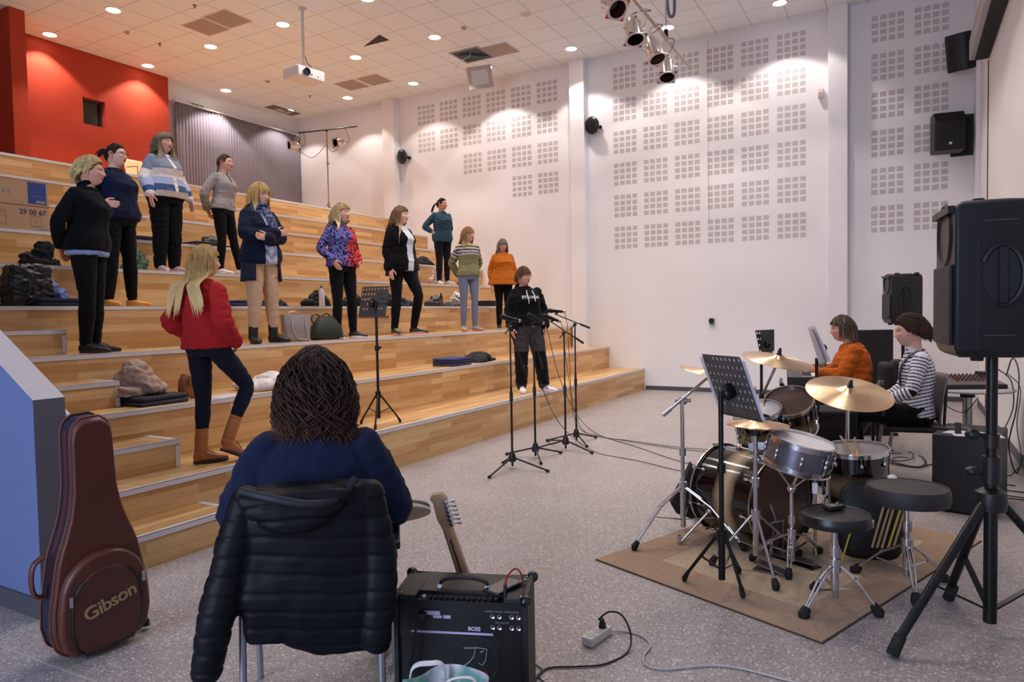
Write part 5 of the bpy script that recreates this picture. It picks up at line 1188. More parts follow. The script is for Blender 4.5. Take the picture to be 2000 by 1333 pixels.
    if tp.get('collar'): mb.loft([ell_ring(nek+Vector((0, .0, -.03+.025*k)), (1, 0, 0), (0, 1, 0), .068-.004*k, .064-.004*k, 20) for k in range(tp['collar']+1)])
    for ex in tp.get('extra', []): ex(mb)
    me = remesh('top', mb, tp.get('vox', .0085), tp.get('sm', 9)); wrinkle(me, tp.get('wr', .005), tp.get('ws', 9.), cfg.get('seed', 1)*3.1, (1, 1, .8))
    Pt = co_of(me); c = np.ones((len(Pt), 3))*lin(tp['col'])
    # along-arm coordinate for patterns: (which, t along, distance)
    if 'cb' in tp:
        info = []
        for S, E, W in arms:
            def seg(a, b):
                a = np.array(a); b = np.array(b); ab = b-a; u = np.clip(((Pt-a)@ab)/(ab@ab), 0, 1); return u*np.linalg.norm(ab), np.linalg.norm(Pt-(a+u[:, None]*ab), axis=1)
            u1, d1 = seg(S, E); u2, d2 = seg(E, W); L1 = (E-S).length; info.append((np.where(d1 < d2, u1, L1+u2), np.minimum(d1, d2)))
        c = tp['cb'](Pt, c, info, arms)
    setcol(me, c); top = finish(me, tp.get('name', 'sweater'), CLOTH if tp.get('knit', True) else SMOOTHC, t)
    # shoes
    for i, (Hp, K, A) in enumerate(legs):
        shc = cfg['shoes']; mb = MB(); z = A.z-.085; base, d, x, up = shoe_add(mb, A, cfg['toes'][i], shc.get('L', .262), .046, shc.get('h', .075), z+.012, tilt=cfg.get('tilt', (0, 0))[i], upv=cfg.get('upv', (None, None))[i])
        if shc.get('boot'): limb(mb, [A+Vector((0, 0, -.02)), A+(K-A).normalized()*shc['boot']], [.05, .052])
        sh = mb.build('shoe', M('shoe_'+shc['col'], shc['col'], .5, bump=.1, bscale=200), t, sub=1, label=None)
        so = MB(); so.loft([[base-Vector((0, 0, .0))+d*(shc.get('L', .262)*(.5+.5*math.cos(a))*1.02-.003)+x*(.048*math.sin(a)*(1 if math.cos(a) > 0 else .85))+up*(z_) for a in [2*PI*k/28 for k in range(28)]] for z_ in (-.012, .014)])
        so.build('sole', M('sole_'+shc.get('sole', 'EDE8E6'), shc.get('sole', 'EDE8E6'), .6), sh, bevel=.004)
        if shc.get('lace', 'DDDDDD'):
            m = MB()
            for k in range(5): cc_ = base+d*(shc.get('L', .262)*(.36+.065*k)); hh = shc.get('h', .075)*(1.06-.11*k)-.0; m.tube([cc_-x*.022+up*(hh*.93), cc_+up*(hh+.003), cc_+x*.022+up*(hh*.93)], .003, 6)
            m.build('laces', M('lace_'+shc.get('lace', 'DDDDDD'), shc.get('lace', 'DDDDDD'), .8), sh)
        if shc.get('mark'): shc['mark'](sh, base, d, x, up)
    if cfg.get('glasses'):
        m = MB(M4)
        for s_ in (-1, 1):
            c0 = Vector((s_*.031, .103, .004)); m.tube([c0+Vector((.0235*math.cos(a)*(1), -.006*abs(math.cos(a))*(1 if math.cos(a)*s_ > 0 else 0), .0175*math.sin(a))) for a in [2*PI*k/20 for k in range(20)]], .0019, 6, closed=True)
            m.tube([(s_*.054, .095, .009), (s_*.074, .06, .010), (s_*.079, .0, .006), (s_*.078, -.02, -.008)], .0017, 6)
        m.tube([(-.009, .104, .008), (0, .106, .011), (.009, .104, .008)], .0018, 6); m.build('glasses', M('glasses_'+cfg['glasses'], cfg['glasses'], .3), t)
    return t, M4, J, body, top
# ---------------------------------------------------------------- the people in the photograph
def face(px, a):
    """rz of a figure seen at column px and turned a degrees from facing the viewer, positive to the viewer's right"""
    v = ray(px, 612); r, f = v.dot(RH), v.dot(FH); l = math.hypot(r, f); r, f = r/l, f/l; a = math.radians(a)
    return hdg(-r*math.cos(a)+f*math.sin(a), -f*math.cos(a)-r*math.sin(a))
def stand(px, py, k, yo, hx, hy, top=1.712):
    P = atY(px, py, (k-1)*SD+yo); P.z = k*SH; T = atD(hx, hy, depth(P)); s = (T.z-P.z)/top; return tuple(P), s
ST = lambda sp=.10, kx=.0, : [[(.088, 0, .90), (sp*.95+kx, .015, .49), (sp, -.01, .09)], [(-.088, 0, .90), (-sp*.95, .015, .49), (-sp, -.01, .09)]]
TOE = [(.18, 1, 0), (-.18, 1, 0)]
HANG = [[(.225, -.03, 1.10), (.235, .05, .865), (.02, .12, -1), (-1, 0, 0), .45], [(-.225, -.03, 1.10), (-.235, .05, .865), (-.02, .12, -1), (1, 0, 0), .45]]
BACK = [[(.245, -.12, 1.11), (.12, -.175, .92), (-.75, -.1, -.65), (0, -1, 0), .4], [(-.245, -.12, 1.11), (-.12, -.175, .90), (.75, -.1, -.65), (0, -1, 0), .4]]
HIPS = [[(.33, -.11, 1.13), (.19, .02, 1.0), (-.55, .75, -.25), (-.5, -.6, -.2), .5], [(-.33, -.11, 1.13), (-.19, .02, 1.0), (.55, .75, -.25), (.5, -.6, -.2), .5]]
POCK = [[(.27, -.08, 1.12), (.20, .09, .97), (-.35, .35, -.85), (-1, -.2, 0), .5], [(-.27, -.08, 1.12), (-.20, .09, .97), (.35, .35, -.85), (1, -.2, 0), .5]]
def mixc(c, m, col): m = np.clip(m, 0, 1)[:, None]; return c*(1-m)+lin(col)*m
def trim(t, name, mb, mat, **k): return mb.build(name, mat, t, **k)
def coat_tail(top, body_r, zt, zb, col, open_=.75, thick=.012, flare=.02, name='coat_tail'):
    m = MB(); a0, a1 = PI/2+open_, PI/2+2*PI-open_
    m.grid(lambda u, v: ((body_r[0]+flare*v+.006*math.sin(u*40))*math.cos(lerp(a0, a1, u)), (body_r[1]+flare*v+.004*math.sin(u*33))*math.sin(lerp(a0, a1, u)), lerp(zt, zb, v)), 60, 8)
    return m.build(name, M(name+col, col, .9, bump=.2, bscale=300), top, solid=thick, angle=180)
BLKT = dict(col='0C0C10', wr=.003)
scal = []
# A
loc, s = stand(180, 683, 3, .26, 182, 305); scal.append(s)
def cbA(P, c, info, arms): return mixc(c, P[:, 2] < .872, '8FA3DA')
def extraA(mb): mb.loft([ell_ring((0, .0, 1.435+.02*k), (1, 0, 0), (0, 1, .25), .066, .064, 20) for k in range(3)])
tA = person(dict(J=dict(neck=(0, .015, 1.43)), label='woman in black zip fleece with short blond hair, hands clasped behind her back', loc=loc, rz=face(170, 66), scale=s, seed=1, build=1.18, bust=.045, belly=.02, arms=BACK, legs=ST(.085), toes=[(.1, 1, 0), (-.1, 1, 0)], look=(.1, .02), skin='D29C86',
    hair=dict(col='A07E50', tip='E0C890', len=.055, n=1100, back=True, thick=.009, rad=.0035, hairline=.058, nape=-.075, top=.010, stiff=.62, mixrange=(.0, .6), faceopen=.07), trousers=BLKT, top=dict(col='0A0B0F', grow=.020, hem=-.10, cb=cbA, extra=[extraA], wr=.004, knit=True, name='fleece_jacket'),
    shoes=dict(col='141417', sole='2A2A2C', lace='1A1A1A'), vox=.0055))
m = MB(); m.tube(drape(tA[4], [(0, 0, 1.43), (-.005, 0, 1.35), (-.005, 0, 1.2), (-.005, 0, .90)]), .0045, 6); m.build('zip', M('zip_dark', '2C2D33', .4, metal=.6), tA[0])
for s_ in (1,): MB().tube([(s_*.11, .135, .98), (s_*.125, .125, .93)], .004, 6).build('zip_pull', M('zip_silver', 'B8B8BC', .3, metal=.8), tA[0])
# B
loc, s = stand(236, 594, 4, .24, 228, 279); scal.append(s)
tB = person(dict(label='woman in navy sweatshirt and glasses with hair in a bun, wearing yellow socks', loc=loc, rz=face(236, 50), scale=s, seed=2, build=1.24, bust=.045, belly=.035, arms=[[(.35, -.10, 1.12), (.285, .08, 1.03), (-.30, .95, -.1), (-.8, -.3, 0), .5], [(-.28, -.12, 1.12), (-.15, -.15, .96), (.7, -.1, -.6), (0, -1, 0), .4]],
    legs=[[(.095, 0, .90), (.13, .02, .49), (.165, 0, .09)], [(-.095, 0, .90), (-.13, .02, .49), (-.165, 0, .09)]], toes=[(.35, 1, 0), (-.3, 1, 0)], look=(.15, .05), skin='DDB09C', lip='B5524E', mouth=.5,
    hair=dict(col='3A2A22', tip='3A2A22', len=.1, n=800, tie=(0, -.095, .045), thick=.006, rad=.003, hairline=.062, bun=((0, -.125, .05), .032), tails=[((0, -.13, .05), (-.2, -.8, .5), .08, .04, 40)]), trousers=dict(col='0B0B0E', wr=.003), top=dict(col='161C36', grow=.022, hem=-.03, wr=.005, name='sweatshirt'),
    shoes=dict(col='E39A3B', sole='E39A3B', lace=None, h=.062, L=.25), glasses='1A1414', vox=.0055))
for o_ in (): pass
# C
loc, s = stand(328, 527, 5, .28, 333, 259); scal.append(s)
def cbC(P, c, info, arms):
    c = c*0+lin('7C8597'); z = P[:, 2]; (t0, d0), (t1, d1) = info; arm = ((d0 < .075) & (P[:, 0] > .15)) | ((d1 < .075) & (P[:, 0] < -.15)); t = np.where(d0 < d1, t0, t1)
    b = lambda m, col: None
    for lo, hi, col in ((1.13, 1.235, 'E3D7CE'), (1.045, 1.13, 'A9AFCB'), (.965, 1.045, '3F5578'), (.5, .965, 'E0D5CC')): c = np.where((~arm & (z > lo) & (z <= hi))[:, None], lin(col), c)
    for lo, hi, col in ((.16, .30, 'E3D7CE'), (.30, .40, 'A9AFCB'), (.40, .47, '33527E'), (.47, .8, 'E0D5CC')): c = np.where((arm & (t > lo) & (t <= hi))[:, None], lin(col), c)
    c = np.where(((np.abs(P[:, 0]) < .022) & (P[:, 1] > .03) & ~arm)[:, None], lin('E6DACF'), c); return np.where((z > 1.425)[:, None], lin('E3D7CE'), c)
tC = person(dict(label='woman with long curly hair in a blue, white and lilac striped cardigan', loc=loc, rz=face(330, 38), scale=s, seed=3, build=1.2, bust=.045, belly=.075, arms=[[(.245, -.03, 1.12), (.275, .10, .90), (.05, .25, -1), (-1, 0, .2), .35], [(-.245, -.03, 1.12), (-.275, .10, .90), (-.05, .25, -1), (1, 0, .2), .35]],
    legs=ST(.10), toes=[(.25, 1, 0), (-.2, 1, 0)], look=(.10, .08), skin='D6A08C', mouth=.8, lids=1, hair=dict(col='86705A', tip='CDB890', len=.36, n=620, wave=1.0, wf=2.1, thick=.014, rad=.004, hairline=.06, stiff=.35, grey=.12, part=0), trousers=dict(col='0B0B0F', wr=.006, grow=.02, r=(.095, .088, .068, .065, .048)),
    top=dict(col='7C8597', grow=.024, hem=-.03, flare=.01, cb=cbC, wr=.003, vox=.0065, name='cardigan', cuff=.03, r=(.056, .058, .060, .060, .042)), shoes=dict(col='C9A9B0', sole='E8DCDD', lace='D8C8CC'), vox=.0055))
m = MB()
for p_ in drape(tC[4], [(0, 0, 1.39-.075*k) for k in range(6)], .004, 1): m.ball(p_, (.008, .005, .008), 10, 6)
m.build('buttons', M('button_cream', 'D8CFC8', .4), tC[4])
# D
loc, s = stand(440, 532, 5, .24, 460, 299); scal.append(s)
tD = person(dict(label='woman with tied-back brown hair in a grey half-zip sweater, hands behind her', loc=loc, rz=face(445, 55), scale=s, seed=4, build=1.02, bust=.035, arms=BACK, legs=[[(.085, 0, .90), (.08, .02, .49), (.075, -.02, .09)], [(-.085, 0, .90), (-.17, .03, .50), (-.27, .05, .10)]], toes=[(.1, 1, 0), (-.4, 1, 0)], look=(.12, .05), skin='D9A48E',
    J=dict(chest=(-.02, .01, 1.2), neck=(-.035, 0, 1.43)), hair=dict(col='5A4232', tip='6B5040', len=.1, n=800, tie=(0, -.09, -.03), thick=.006, rad=.003, hairline=.064, tails=[((0, -.095, -.035), (0, -.6, -1), .11, .02, 26)]), trousers=BLKT,
    top=dict(col='99918C', grow=.02, hem=-.03, collar=1, wr=.005, name='sweater', r=(.052, .056, .056, .053, .04)), shoes=dict(col='DDD8D6', sole='E6E2E0', lace='DDDDDD')))
MB().tube(drape(tD[4], [(0, 0, 1.42), (0, 0, 1.37), (0, 0, 1.29)]), .007, 6).build('zip', M('zip_dark'), tD[0])
# E
loc, s = stand(514, 666, 3, .24, 500, 358); scal.append(s)
def cbE(P, c, info, arms):
    (t0, d0), (t1, d1) = info; arm = (d0 < .085) | (d1 < .085); op = ~arm & (np.abs(P[:, 0]+.015) < .075-.0*P[:, 2]) & (P[:, 1] > .02); n = vnoise(P, 30., 4.)
    c = np.where(op[:, None], lin('B9B9CC'), c); return np.where((op & (n > .05))[:, None], lin('7C84A8'), c)
fold = [[(.235, .06, 1.13), (-.05, .20, 1.16), (-1, .1, .15), (0, -1, 0), .2], [(-.235, .06, 1.13), (.06, .215, 1.10), (1, .0, .1), (0, -1, 0), .2]]
tE = person(dict(label='woman with blond bob in navy cardigan, scarf and beige trousers, arms folded', loc=loc, rz=face(514, 38), scale=s, seed=5, build=1.12, bust=.035, belly=.02, arms=fold, legs=[[(.09, 0, .90), (.11, .03, .49), (.125, 0, .09)], [(-.09, 0, .90), (-.11, .02, .49), (-.135, 0, .09)]], toes=[(.35, 1, 0), (-.3, 1, 0)], look=(.25, .05), skin='D9A68F',
    hair=dict(col='B8935A', tip='DDBF85', len=.165, n=900, thick=.014, rad=.0036, hairline=.055, fringe=.055, stiff=.45, top=.012, faceopen=.062, front=.055, part=0), trousers=dict(col='C2A184', wr=.005, short=.10, r=(.093, .084, .062, .056, .042)), top=dict(col='161C30', grow=.026, hem=-.10, flare=.02, cb=cbE, wr=.005, name='cardigan', vox=.0075, cuff=.0, r=(.056, .058, .056, .053, .045)),
    shoes=dict(col='141416', sole='151516', lace='1A1A1A', h=.085, boot=.13), vox=.0055))
coat_tail(tE[4], (.205, .145), .95, .66, '161C30')
m = MB()
for k, (r_, z_) in enumerate(((.085, 1.425), (.092, 1.395), (.083, 1.455))): m.tube([Vector((r_*math.cos(a)*1.05, r_*math.sin(a)*.95+.01, z_+.012*math.sin(3*a+k*2))) for a in [2*PI*i/28 for i in range(28)]], [.020+.005*math.sin(5*2*PI*i/28+k) for i in range(28)], 10, closed=True)
for dx, k in ((-.04, 0), (.02, 1), (-.01, 2)): m.tube([(dx, .11, 1.40), (dx-.01, .155+.01*k, 1.32), (dx-.025, .175+.008*k, 1.23), (dx-.02, .165, 1.16)], [.024, .028, .026, .016], 10, flat=.5)
t_ = NT('scarf_print'); n_ = t_.noise(t_.coord(), 26., 3.); t_.p(Base_Color=t_.ramp(n_, [(.4, '2B3047'), (.55, '5C6484'), (.68, '9298B4')]), Roughness=.9); t_.bump(n_, .4, .01); m.build('scarf', t_.m, tE[0])
# F
loc, s = stand(412, 884, 1, .20, 388, 479); scal.append(s)
tF = person(dict(label='woman with long blond hair in a red hoodie, turned towards the seating', loc=loc, rz=face(400, 130), scale=s, seed=6, build=1.03, bust=.02, arms=[[(.235, -.05, 1.11), (.18, .12, .95), (-.6, .6, -.4), (-.6, -.5, 0), .5], [(-.31, -.10, 1.12), (-.20, .10, .97), (.6, .6, -.4), (.6, -.5, 0), .5]],
    legs=[[(.088, 0, .92), (.10, .30, .59), (.07, .10, .185)], [(-.088, 0, .91), (-.10, .03, .49), (-.09, -.02, .09)]], toes=[(.4, 1, 0), (.5, 1, 0)], tilt=(-.45, 0), look=(-.40, .06), skin='D9A590', J=dict(pelvis=(0, 0, .94), chest=(-.01, -.01, 1.21), neck=(-.01, -.02, 1.44)),
    hair=dict(col='A8824E', tip='E6C88C', len=.33, n=1300, thick=.012, rad=.0036, hairline=.06, stiff=.3, top=.006, shoulderpad=.055, spread=.010, part=0, mixrange=(.1, .9), faceopen=.066), trousers=dict(col='161B2B', wr=.003, grow=.006, short=.15), top=dict(col='A82326', grow=.026, hem=-.03, wr=.008, ws=8., hood=True, name='hoodie', r=(.056, .060, .058, .054, .042)),
    shoes=dict(col='A8642F', sole='2A1A14', lace='1A1412', h=.088, boot=.175), vox=.0055))
# G
loc, s = stand(672, 657, 3, .26, 665, 396); scal.append(s)
def cbG(P, c, info, arms):
    n1 = vnoise(P, 46., 0., 1); n2 = vnoise(P, 50., 9., 1); n3 = vnoise(P, 6., 3.); red = np.clip((-P[:, 0]+.035+n3*.12)/.05, 0, 1); base = np.array(lin('6E68A8'))[None]*(1-red[:, None])+np.array(lin('E0413F'))[None]*red[:, None]
    dark = (np.abs(n1) < .13) | (n2 > .33); return np.where(dark[:, None], lin('1A1836'), base)
tG = person(dict(label='woman in violet and red leopard-print sweater, thumbs at her trouser pockets', loc=loc, rz=face(670, 38), scale=s, seed=7, build=1.08, bust=.04, belly=.03, arms=POCK, legs=[[(.09, 0, .90), (.10, .02, .49), (.10, 0, .09)], [(-.09, 0, .90), (-.12, .02, .49), (-.145, 0, .09)]], toes=[(.25, 1, 0), (-.5, 1, 0)], look=(.35, .05), skin='D7A48E', mouth=.6,
    hair=dict(col='A08258', tip='E6D0A4', len=.25, n=850, thick=.012, rad=.0037, wave=.35, wf=.9, hairline=.06, stiff=.45, top=.008, mixrange=(.05, .7), faceopen=.066), trousers=BLKT, top=dict(col='6E68A8', grow=.022, hem=-.03, cb=cbG, wr=.004, vox=.0062, name='sweater'), shoes=dict(col='1B1B1F', sole='E2DEDC', lace='222222')))
m = MB(); m.tube([(.067*math.cos(a), .062*math.sin(a)-.006, 1.435+.006*math.sin(a)) for a in [2*PI*i/28 for i in range(28)]], .007, 8, closed=True); m.build('neck_band', M('band_bw', '6A6A5C', .8), tG[4])
m = MB(); m.tube([(.188, -.03, 1.355), (.25, -.065, 1.24), (.302, -.09, 1.12), (.262, -.01, 1.04)], .007, 6, flat=.4); m.build('sleeve_stripe', M('stripe_white', 'E4E0E6', .8), tG[4])
# H
loc, s = stand(786, 648, 3, .28, 772, 401); scal.append(s)
def cbH(P, c, info, arms):
    (t0, d0), (t1, d1) = info; arm = (d0 < .07) | (d1 < .07); w = np.interp(P[:, 2], (.9, 1.1, 1.42), (.05, .055, .075)); op = ~arm & (np.abs(P[:, 0]+.02) < w) & (P[:, 1] > .03); return np.where(op[:, None], lin('C9CED6'), c)
tH = person(dict(label='woman in long black cardigan over pale top, one knee bent, bright trainers', loc=loc, rz=face(795, 45), scale=s, seed=8, build=1.12, bust=.045, belly=.03, arms=HANG, legs=[[(.09, 0, .90), (.11, .02, .49), (.12, -.02, .09)], [(-.09, 0, .90), (-.12, .20, .53), (-.16, .05, .10)]], toes=[(.35, 1, 0), (-.55, 1, 0)], look=(.45, .03), skin='DDAE9A',
    hair=dict(col='6A4E38', tip='CFAE7C', len=.34, n=850, thick=.011, rad=.0036, wave=.2, hairline=.062, stiff=.35, mixrange=(.15, .8), part=0, faceopen=.06), trousers=BLKT, top=dict(col='0A0A0D', grow=.026, hem=-.10, flare=.03, cb=cbH, wr=.005, name='cardigan'), shoes=dict(col='1C1C28', sole='D89A98', lace='D4E23A'), vox=.006))
coat_tail(tH[4], (.205, .15), .93, .78, '0A0A0D', .9)
# I
loc, s = stand(866, 553, 5, .24, 862, 386); scal.append(s)
tI = person(dict(label='woman with ponytail in a teal sweatshirt, one hand on her hip', loc=loc, rz=face(866, 30), scale=s, seed=9, build=1.08, bust=.035, arms=[HIPS[0], [(-.25, -.12, 1.11), (-.14, -.15, .95), (.7, -.1, -.6), (0, -1, 0), .4]], legs=ST(.09), toes=[(.2, 1, 0), (-.4, 1, 0)], look=(.5, .04), skin='CF9A86',
    hair=dict(col='2E211C', len=.1, n=700, tie=(0, -.09, .04), thick=.006, rad=.003, hairline=.064, tails=[((0, -.1, .04), (0, -1, 0), .22, .022, 40)]), trousers=dict(col='12141E', wr=.004, grow=.014), top=dict(col='2F4A5A', grow=.024, hem=-.10, wr=.006, name='sweatshirt', cuff=.08), shoes=dict(col='CFC9C6', sole='E2DEDC', lace='DDDDDD')))
# J
loc, s = stand(917, 643, 3, .28, 913, 442); scal.append(s)
def cbJ(P, c, info, arms):
    z = P[:, 2]+.10*np.clip(np.abs(P[:, 0])-.05, 0, .2)*.8; (t0, d0), (t1, d1) = info; t = np.where(d0 < d1, t0, t1); arm = (np.minimum(d0, d1) < .075) & (t > .06); ang = np.arctan2(P[:, 0], P[:, 1])*60
    tt = np.where(arm, 1.40-t*1.0, z)
    for lo, hi, col in ((1.385, 1.50, 'A9A58C'), (1.362, 1.385, '5A4438'), (1.335, 1.362, 'B9B49C'), (1.305, 1.335, '3C3350'), (1.285, 1.305, 'B9B4B6'), (1.262, 1.285, '4A4262'), (1.235, 1.262, 'C4BFA8')): c = np.where(((tt > lo) & (tt <= hi))[:, None], lin(col), c)
    dots = (np.sin(ang) > .3) & (tt > 1.235) & (tt < 1.262); c = np.where(dots[:, None], lin('3C3350'), c)
    for lo, hi, col in ((.20, .215, '3A2A2A'), (.215, .25, '8A8672'), (.25, .262, '3A2A2A')): c = np.where((arm & (t > lo) & (t < hi))[:, None], lin(col), c)
    return c
tJ = person(dict(label='woman in green patterned-yoke sweater and blue jeans, head tilted', loc=loc, rz=face(917, 22), scale=s, seed=10, build=.96, bust=.04, belly=.015, arms=BACK, legs=ST(.10), toes=[(.2, 1, 0), (-.35, 1, 0)], look=(.45, .05), roll=.12, skin='D6A590',
    hair=dict(col='916A44', tip='BF9A68', len=.24, n=800, thick=.011, rad=.0036, hairline=.05, fringe=.06, stiff=.35, faceopen=.058, part=0), trousers=dict(col='6A7086', wr=.003, grow=.008), top=dict(col='7E7D58', grow=.024, hem=-.03, cb=cbJ, wr=.003, vox=.0068, collar=1, name='sweater', r=(.062, .060, .056, .052, .038)), shoes=dict(col='8D8E80', sole='C9695A', lace='A9A99C')))
# K
loc, s = stand(984, 641, 3, .30, 984, 465); scal.append(s)
tK = person(dict(label='woman with grey hair and glasses in an orange tunic, partly hidden by the hoodie wearer', loc=loc, rz=face(980, 12), scale=s, seed=11, build=1.08, bust=.05, belly=.045, arms=HANG, legs=ST(.085), toes=TOE, look=(.12, -.02), skin='D49C88',
    hair=dict(col='6E625A', tip='8E8076', len=.24, n=800, thick=.010, rad=.0036, hairline=.05, fringe=.055, stiff=.3, grey=.25, faceopen=.06, part=0), trousers=BLKT, top=dict(col='B8641E', grow=.026, hem=-.10, flare=.05, wr=.006, name='tunic', cuff=.10, prof=[(-.20, .20, .13, 0.), (-.10, .185, .125, 0.), (-.03, .180, .118, -.005), (.05, .165, .110, 0.), (.17, .142, .098, .002), (.28, .142, .100, .005), (.38, .152, .108, .008), (.45, .152, .100, .004), (.50, .135, .080, -.004), (.535, .085, .062, -.006), (.56, .055, .052, -.004)]),
    shoes=dict(col='17171A', sole='D8D4D2', lace='222222'), glasses='2A2422'))
# L
loc, s = stand(1032, 753, 1, .22, 1018, 521); scal.append(s)
def cbL(P, c): 
    kn = (P[:, 2] < .56) & (P[:, 2] > .10) & (P[:, 1] > -.02); n = vnoise(P, 5., 2.); return np.where((kn & (P[:, 2] > .30))[:, None] | ((P[:, 2] < .42) & (np.abs(P[:, 0]) > .0) & kn)[:, None], lin('101014'), c)
def marks(sh, base, d, x, up):
    for s_ in (-1, 1):
        m = MB()
        for k in range(3): c0 = base+d*(.125+.018*k)+x*(s_*.0445)+up*.018; m.bar(c0, c0-d*.012+up*.042-x*(s_*.012), .004, .009, up=x)
        m.build('side_stripes', M('shoe_mark_black', '151515', .6), sh)
tL = person(dict(label='person with short brown hair and glasses in a black printed hoodie by the microphones', loc=loc, rz=face(1030, 20), scale=s, seed=12, build=1.15, bust=.03, belly=.03, arms=[[(.245, -.05, 1.11), (.235, .07, .88), (.02, .2, -1), (-1, 0, 0), .5], [(-.245, -.05, 1.11), (-.225, .09, .90), (.05, .3, -1), (1, 0, 0), .5]],
    legs=[[(.09, 0, .90), (.10, .02, .49), (.10, 0, .09)], [(-.09, 0, .90), (-.15, .05, .49), (-.22, .02, .09)]], toes=[(.2, 1, 0), (-.55, 1, 0)], look=(.55, .04), skin='CF9884', J=dict(chest=(.02, 0, 1.2), neck=(.05, -.02, 1.43)),
    hair=dict(col='4A342A', tip='6A4C3C', len=.036, n=1200, thick=.011, rad=.0032, hairline=.05, nape=-.05, fringe=.034, stiff=.62, sweep=.8, top=.014, mixrange=(0., .8), faceopen=.07), trousers=dict(col='3E3B3E', wr=.006, grow=.022, r=(.098, .092, .075, .070, .062), cb=cbL),
    top=dict(col='0C0D11', grow=.028, hem=-.03, wr=.008, ws=8., hood=True, name='hoodie', r=(.056, .060, .058, .055, .044)), shoes=dict(col='E4E0E2', sole='ECE8EA', lace='F0F0F0', L=.28, mark=marks), glasses='1E1A1C', vox=.0055))
m = MB(); m.tube(drape(tL[4], [(.04, 0, 1.38), (.045, 0, 1.30), (.04, 0, 1.20)], .009), .006, 8).tube(drape(tL[4], [(-.04, 0, 1.38), (-.05, 0, 1.32), (-.052, 0, 1.23)], .009), .006, 8); m.build('drawstring', M('string_white', 'DAD7DC', .8), tL[4])
def text_on(tp, body, txt, size, loc, mat, name, bold=.0, rx=PI/2, rz=PI, font_up=0., proj='NEG_Y', parent=None, ext=.0008, space=1.):
    cu = bpy.data.curves.new('t', 'FONT'); cu.body = txt; cu.size = size; cu.align_x = 'CENTER'; cu.align_y = 'CENTER'; cu.extrude = ext; cu.offset = bold; cu.space_character = space; cu.resolution_u = 3
    o = bpy.data.objects.new('t', cu); C.objects.link(o); dg = bpy.context.evaluated_depsgraph_get(); me = bpy.data.meshes.new_from_object(o.evaluated_get(dg)); bpy.data.objects.remove(o)
    R = Matrix.Rotation(rz, 4, 'Z') @ Matrix.Rotation(rx, 4, 'X') @ (Matrix.Rotation(font_up, 4, 'Z') if font_up else IDM); me.transform(Matrix.Translation(Vector(loc)) @ R); me.materials.clear(); me.materials.append(mat)
    ob = bpy.data.objects.new(name, me); link(ob, tp)
    if body is not None:
        vg = me; P = co_of(me); bm = bmesh.new(); bm.from_mesh(body.data); from mathutils.bvhtree import BVHTree; tr = BVHTree.FromBMesh(bm)
        for i, p in enumerate(P):
            h_ = tr.ray_cast(Vector((p[0], 1., p[2])), Vector((0, -1, 0)))
            if h_[0] is not None: P[i, 1] = h_[0].y+.003+(p[1]-loc[1])*.5
        set_co(me, P); bm.free()
    return ob
text_on(tL[4], tL[4], 'STRANDA', .052, (-.0, .16, 1.285), M('print_white', 'D5D5D8', .8), 'chest_print', bold=.0015, space=1.08)
print('SCALES', ['%.2f' % x for x in scal])
# ---------------------------------------------------------------- seated people
def chair_legs(m, w, dp, z, r=.012): 
    for x in (-w/2, w/2):
        for y in (-dp/2, dp/2): m.append(((x, y, z), (x*1.05, y*1.12, 0)))
# striped guitarist
P = atD(1783, 850, 6.02); loc = (P.x, P.y, 0); rz = hdg(-.95, .30)
def cbO(P, c, info, arms):
    (t0, d0), (t1, d1) = info; arm = np.minimum(d0, d1) < .066; t = np.where(arm, np.where(d0 < d1, t0, t1), P[:, 2]+.25*(P[:, 1])); st = (np.mod(t+.003*np.sin(P[:, 0]*40), .027) < .0092)
    return np.where(st[:, None], lin('17182A'), c)
SJ = dict(pelvis=(0, -.02, .53), chest=(0, -.04, .80), neck=(0, -.01, 1.03), sho=[(.160, -.02, .965), (-.160, -.02, .965)])
tO = person(dict(label='young man in a navy and white striped shirt seated with a guitar strap, in profile', loc=loc, rz=rz, scale=1.08, seed=21, build=.98, bust=.0, J=SJ, arms=[[(.20, .03, .70), (.10, .26, .56), (-.2, 1, -.3), (0, -.3, -1), .6], [(-.22, .06, .71), (-.12, .28, .60), (.1, 1, -.2), (0, -.3, -1), .6]],
    legs=[[(.09, 0, .52), (.15, .42, .50), (.16, .36, .09)], [(-.09, 0, .52), (-.13, .44, .52), (-.13, .50, .09)]], toes=[(.1, 1, 0), (-.1, 1, 0)], look=(.0, -.04), skin='D8A694', brow='3A2A20', hair=dict(col='3A2A22', tip='4A362A', len=.055, n=1500, back=True, thick=.012, rad=.0032, hairline=.056, nape=-.06, stiff=.6, top=.014, sweep=.2, mixrange=(0, 1), faceopen=.07),
    trousers=dict(col='101013', wr=.005, grow=.014), top=dict(col='DAD6DE', grow=.016, hem=-.03, cb=cbO, wr=.003, vox=.0052, knit=False, name='striped_shirt', r=(.052, .052, .046, .045, .036)), shoes=dict(col='1A1A1C', sole='D8D4D2', lace='DDDDDD'), vox=.0055))
m = MB(); m.tube([Vector((-.085, -.10, .93)), Vector((-.092, -.06, 1.0)), Vector((-.092, -.01, 1.018))]+drape(tO[4], [(-.088, 0, .99), (-.07, 0, .94), (-.03, 0, .85), (.02, 0, .74)], .007), .027, 8, flat=.25, up=(1, 0, 0)); m.build('guitar_strap', M('strap_grey', '6E6A68', .8, var=.25, vscale=90), tO[0])
m = MB(); m.loft([ell_ring((0, -.012, .995+.016*k), (1, 0, 0), (0, 1, .5), .070-.004*k, .066-.004*k, 20) for k in range(3)]); m.build('collar', M('collar_white', 'D8D4DC', .8), tO[4])
t = thing('chair', 'black meeting chair with grey curved back under the striped-shirt man', 'chair', loc, rz=rz)
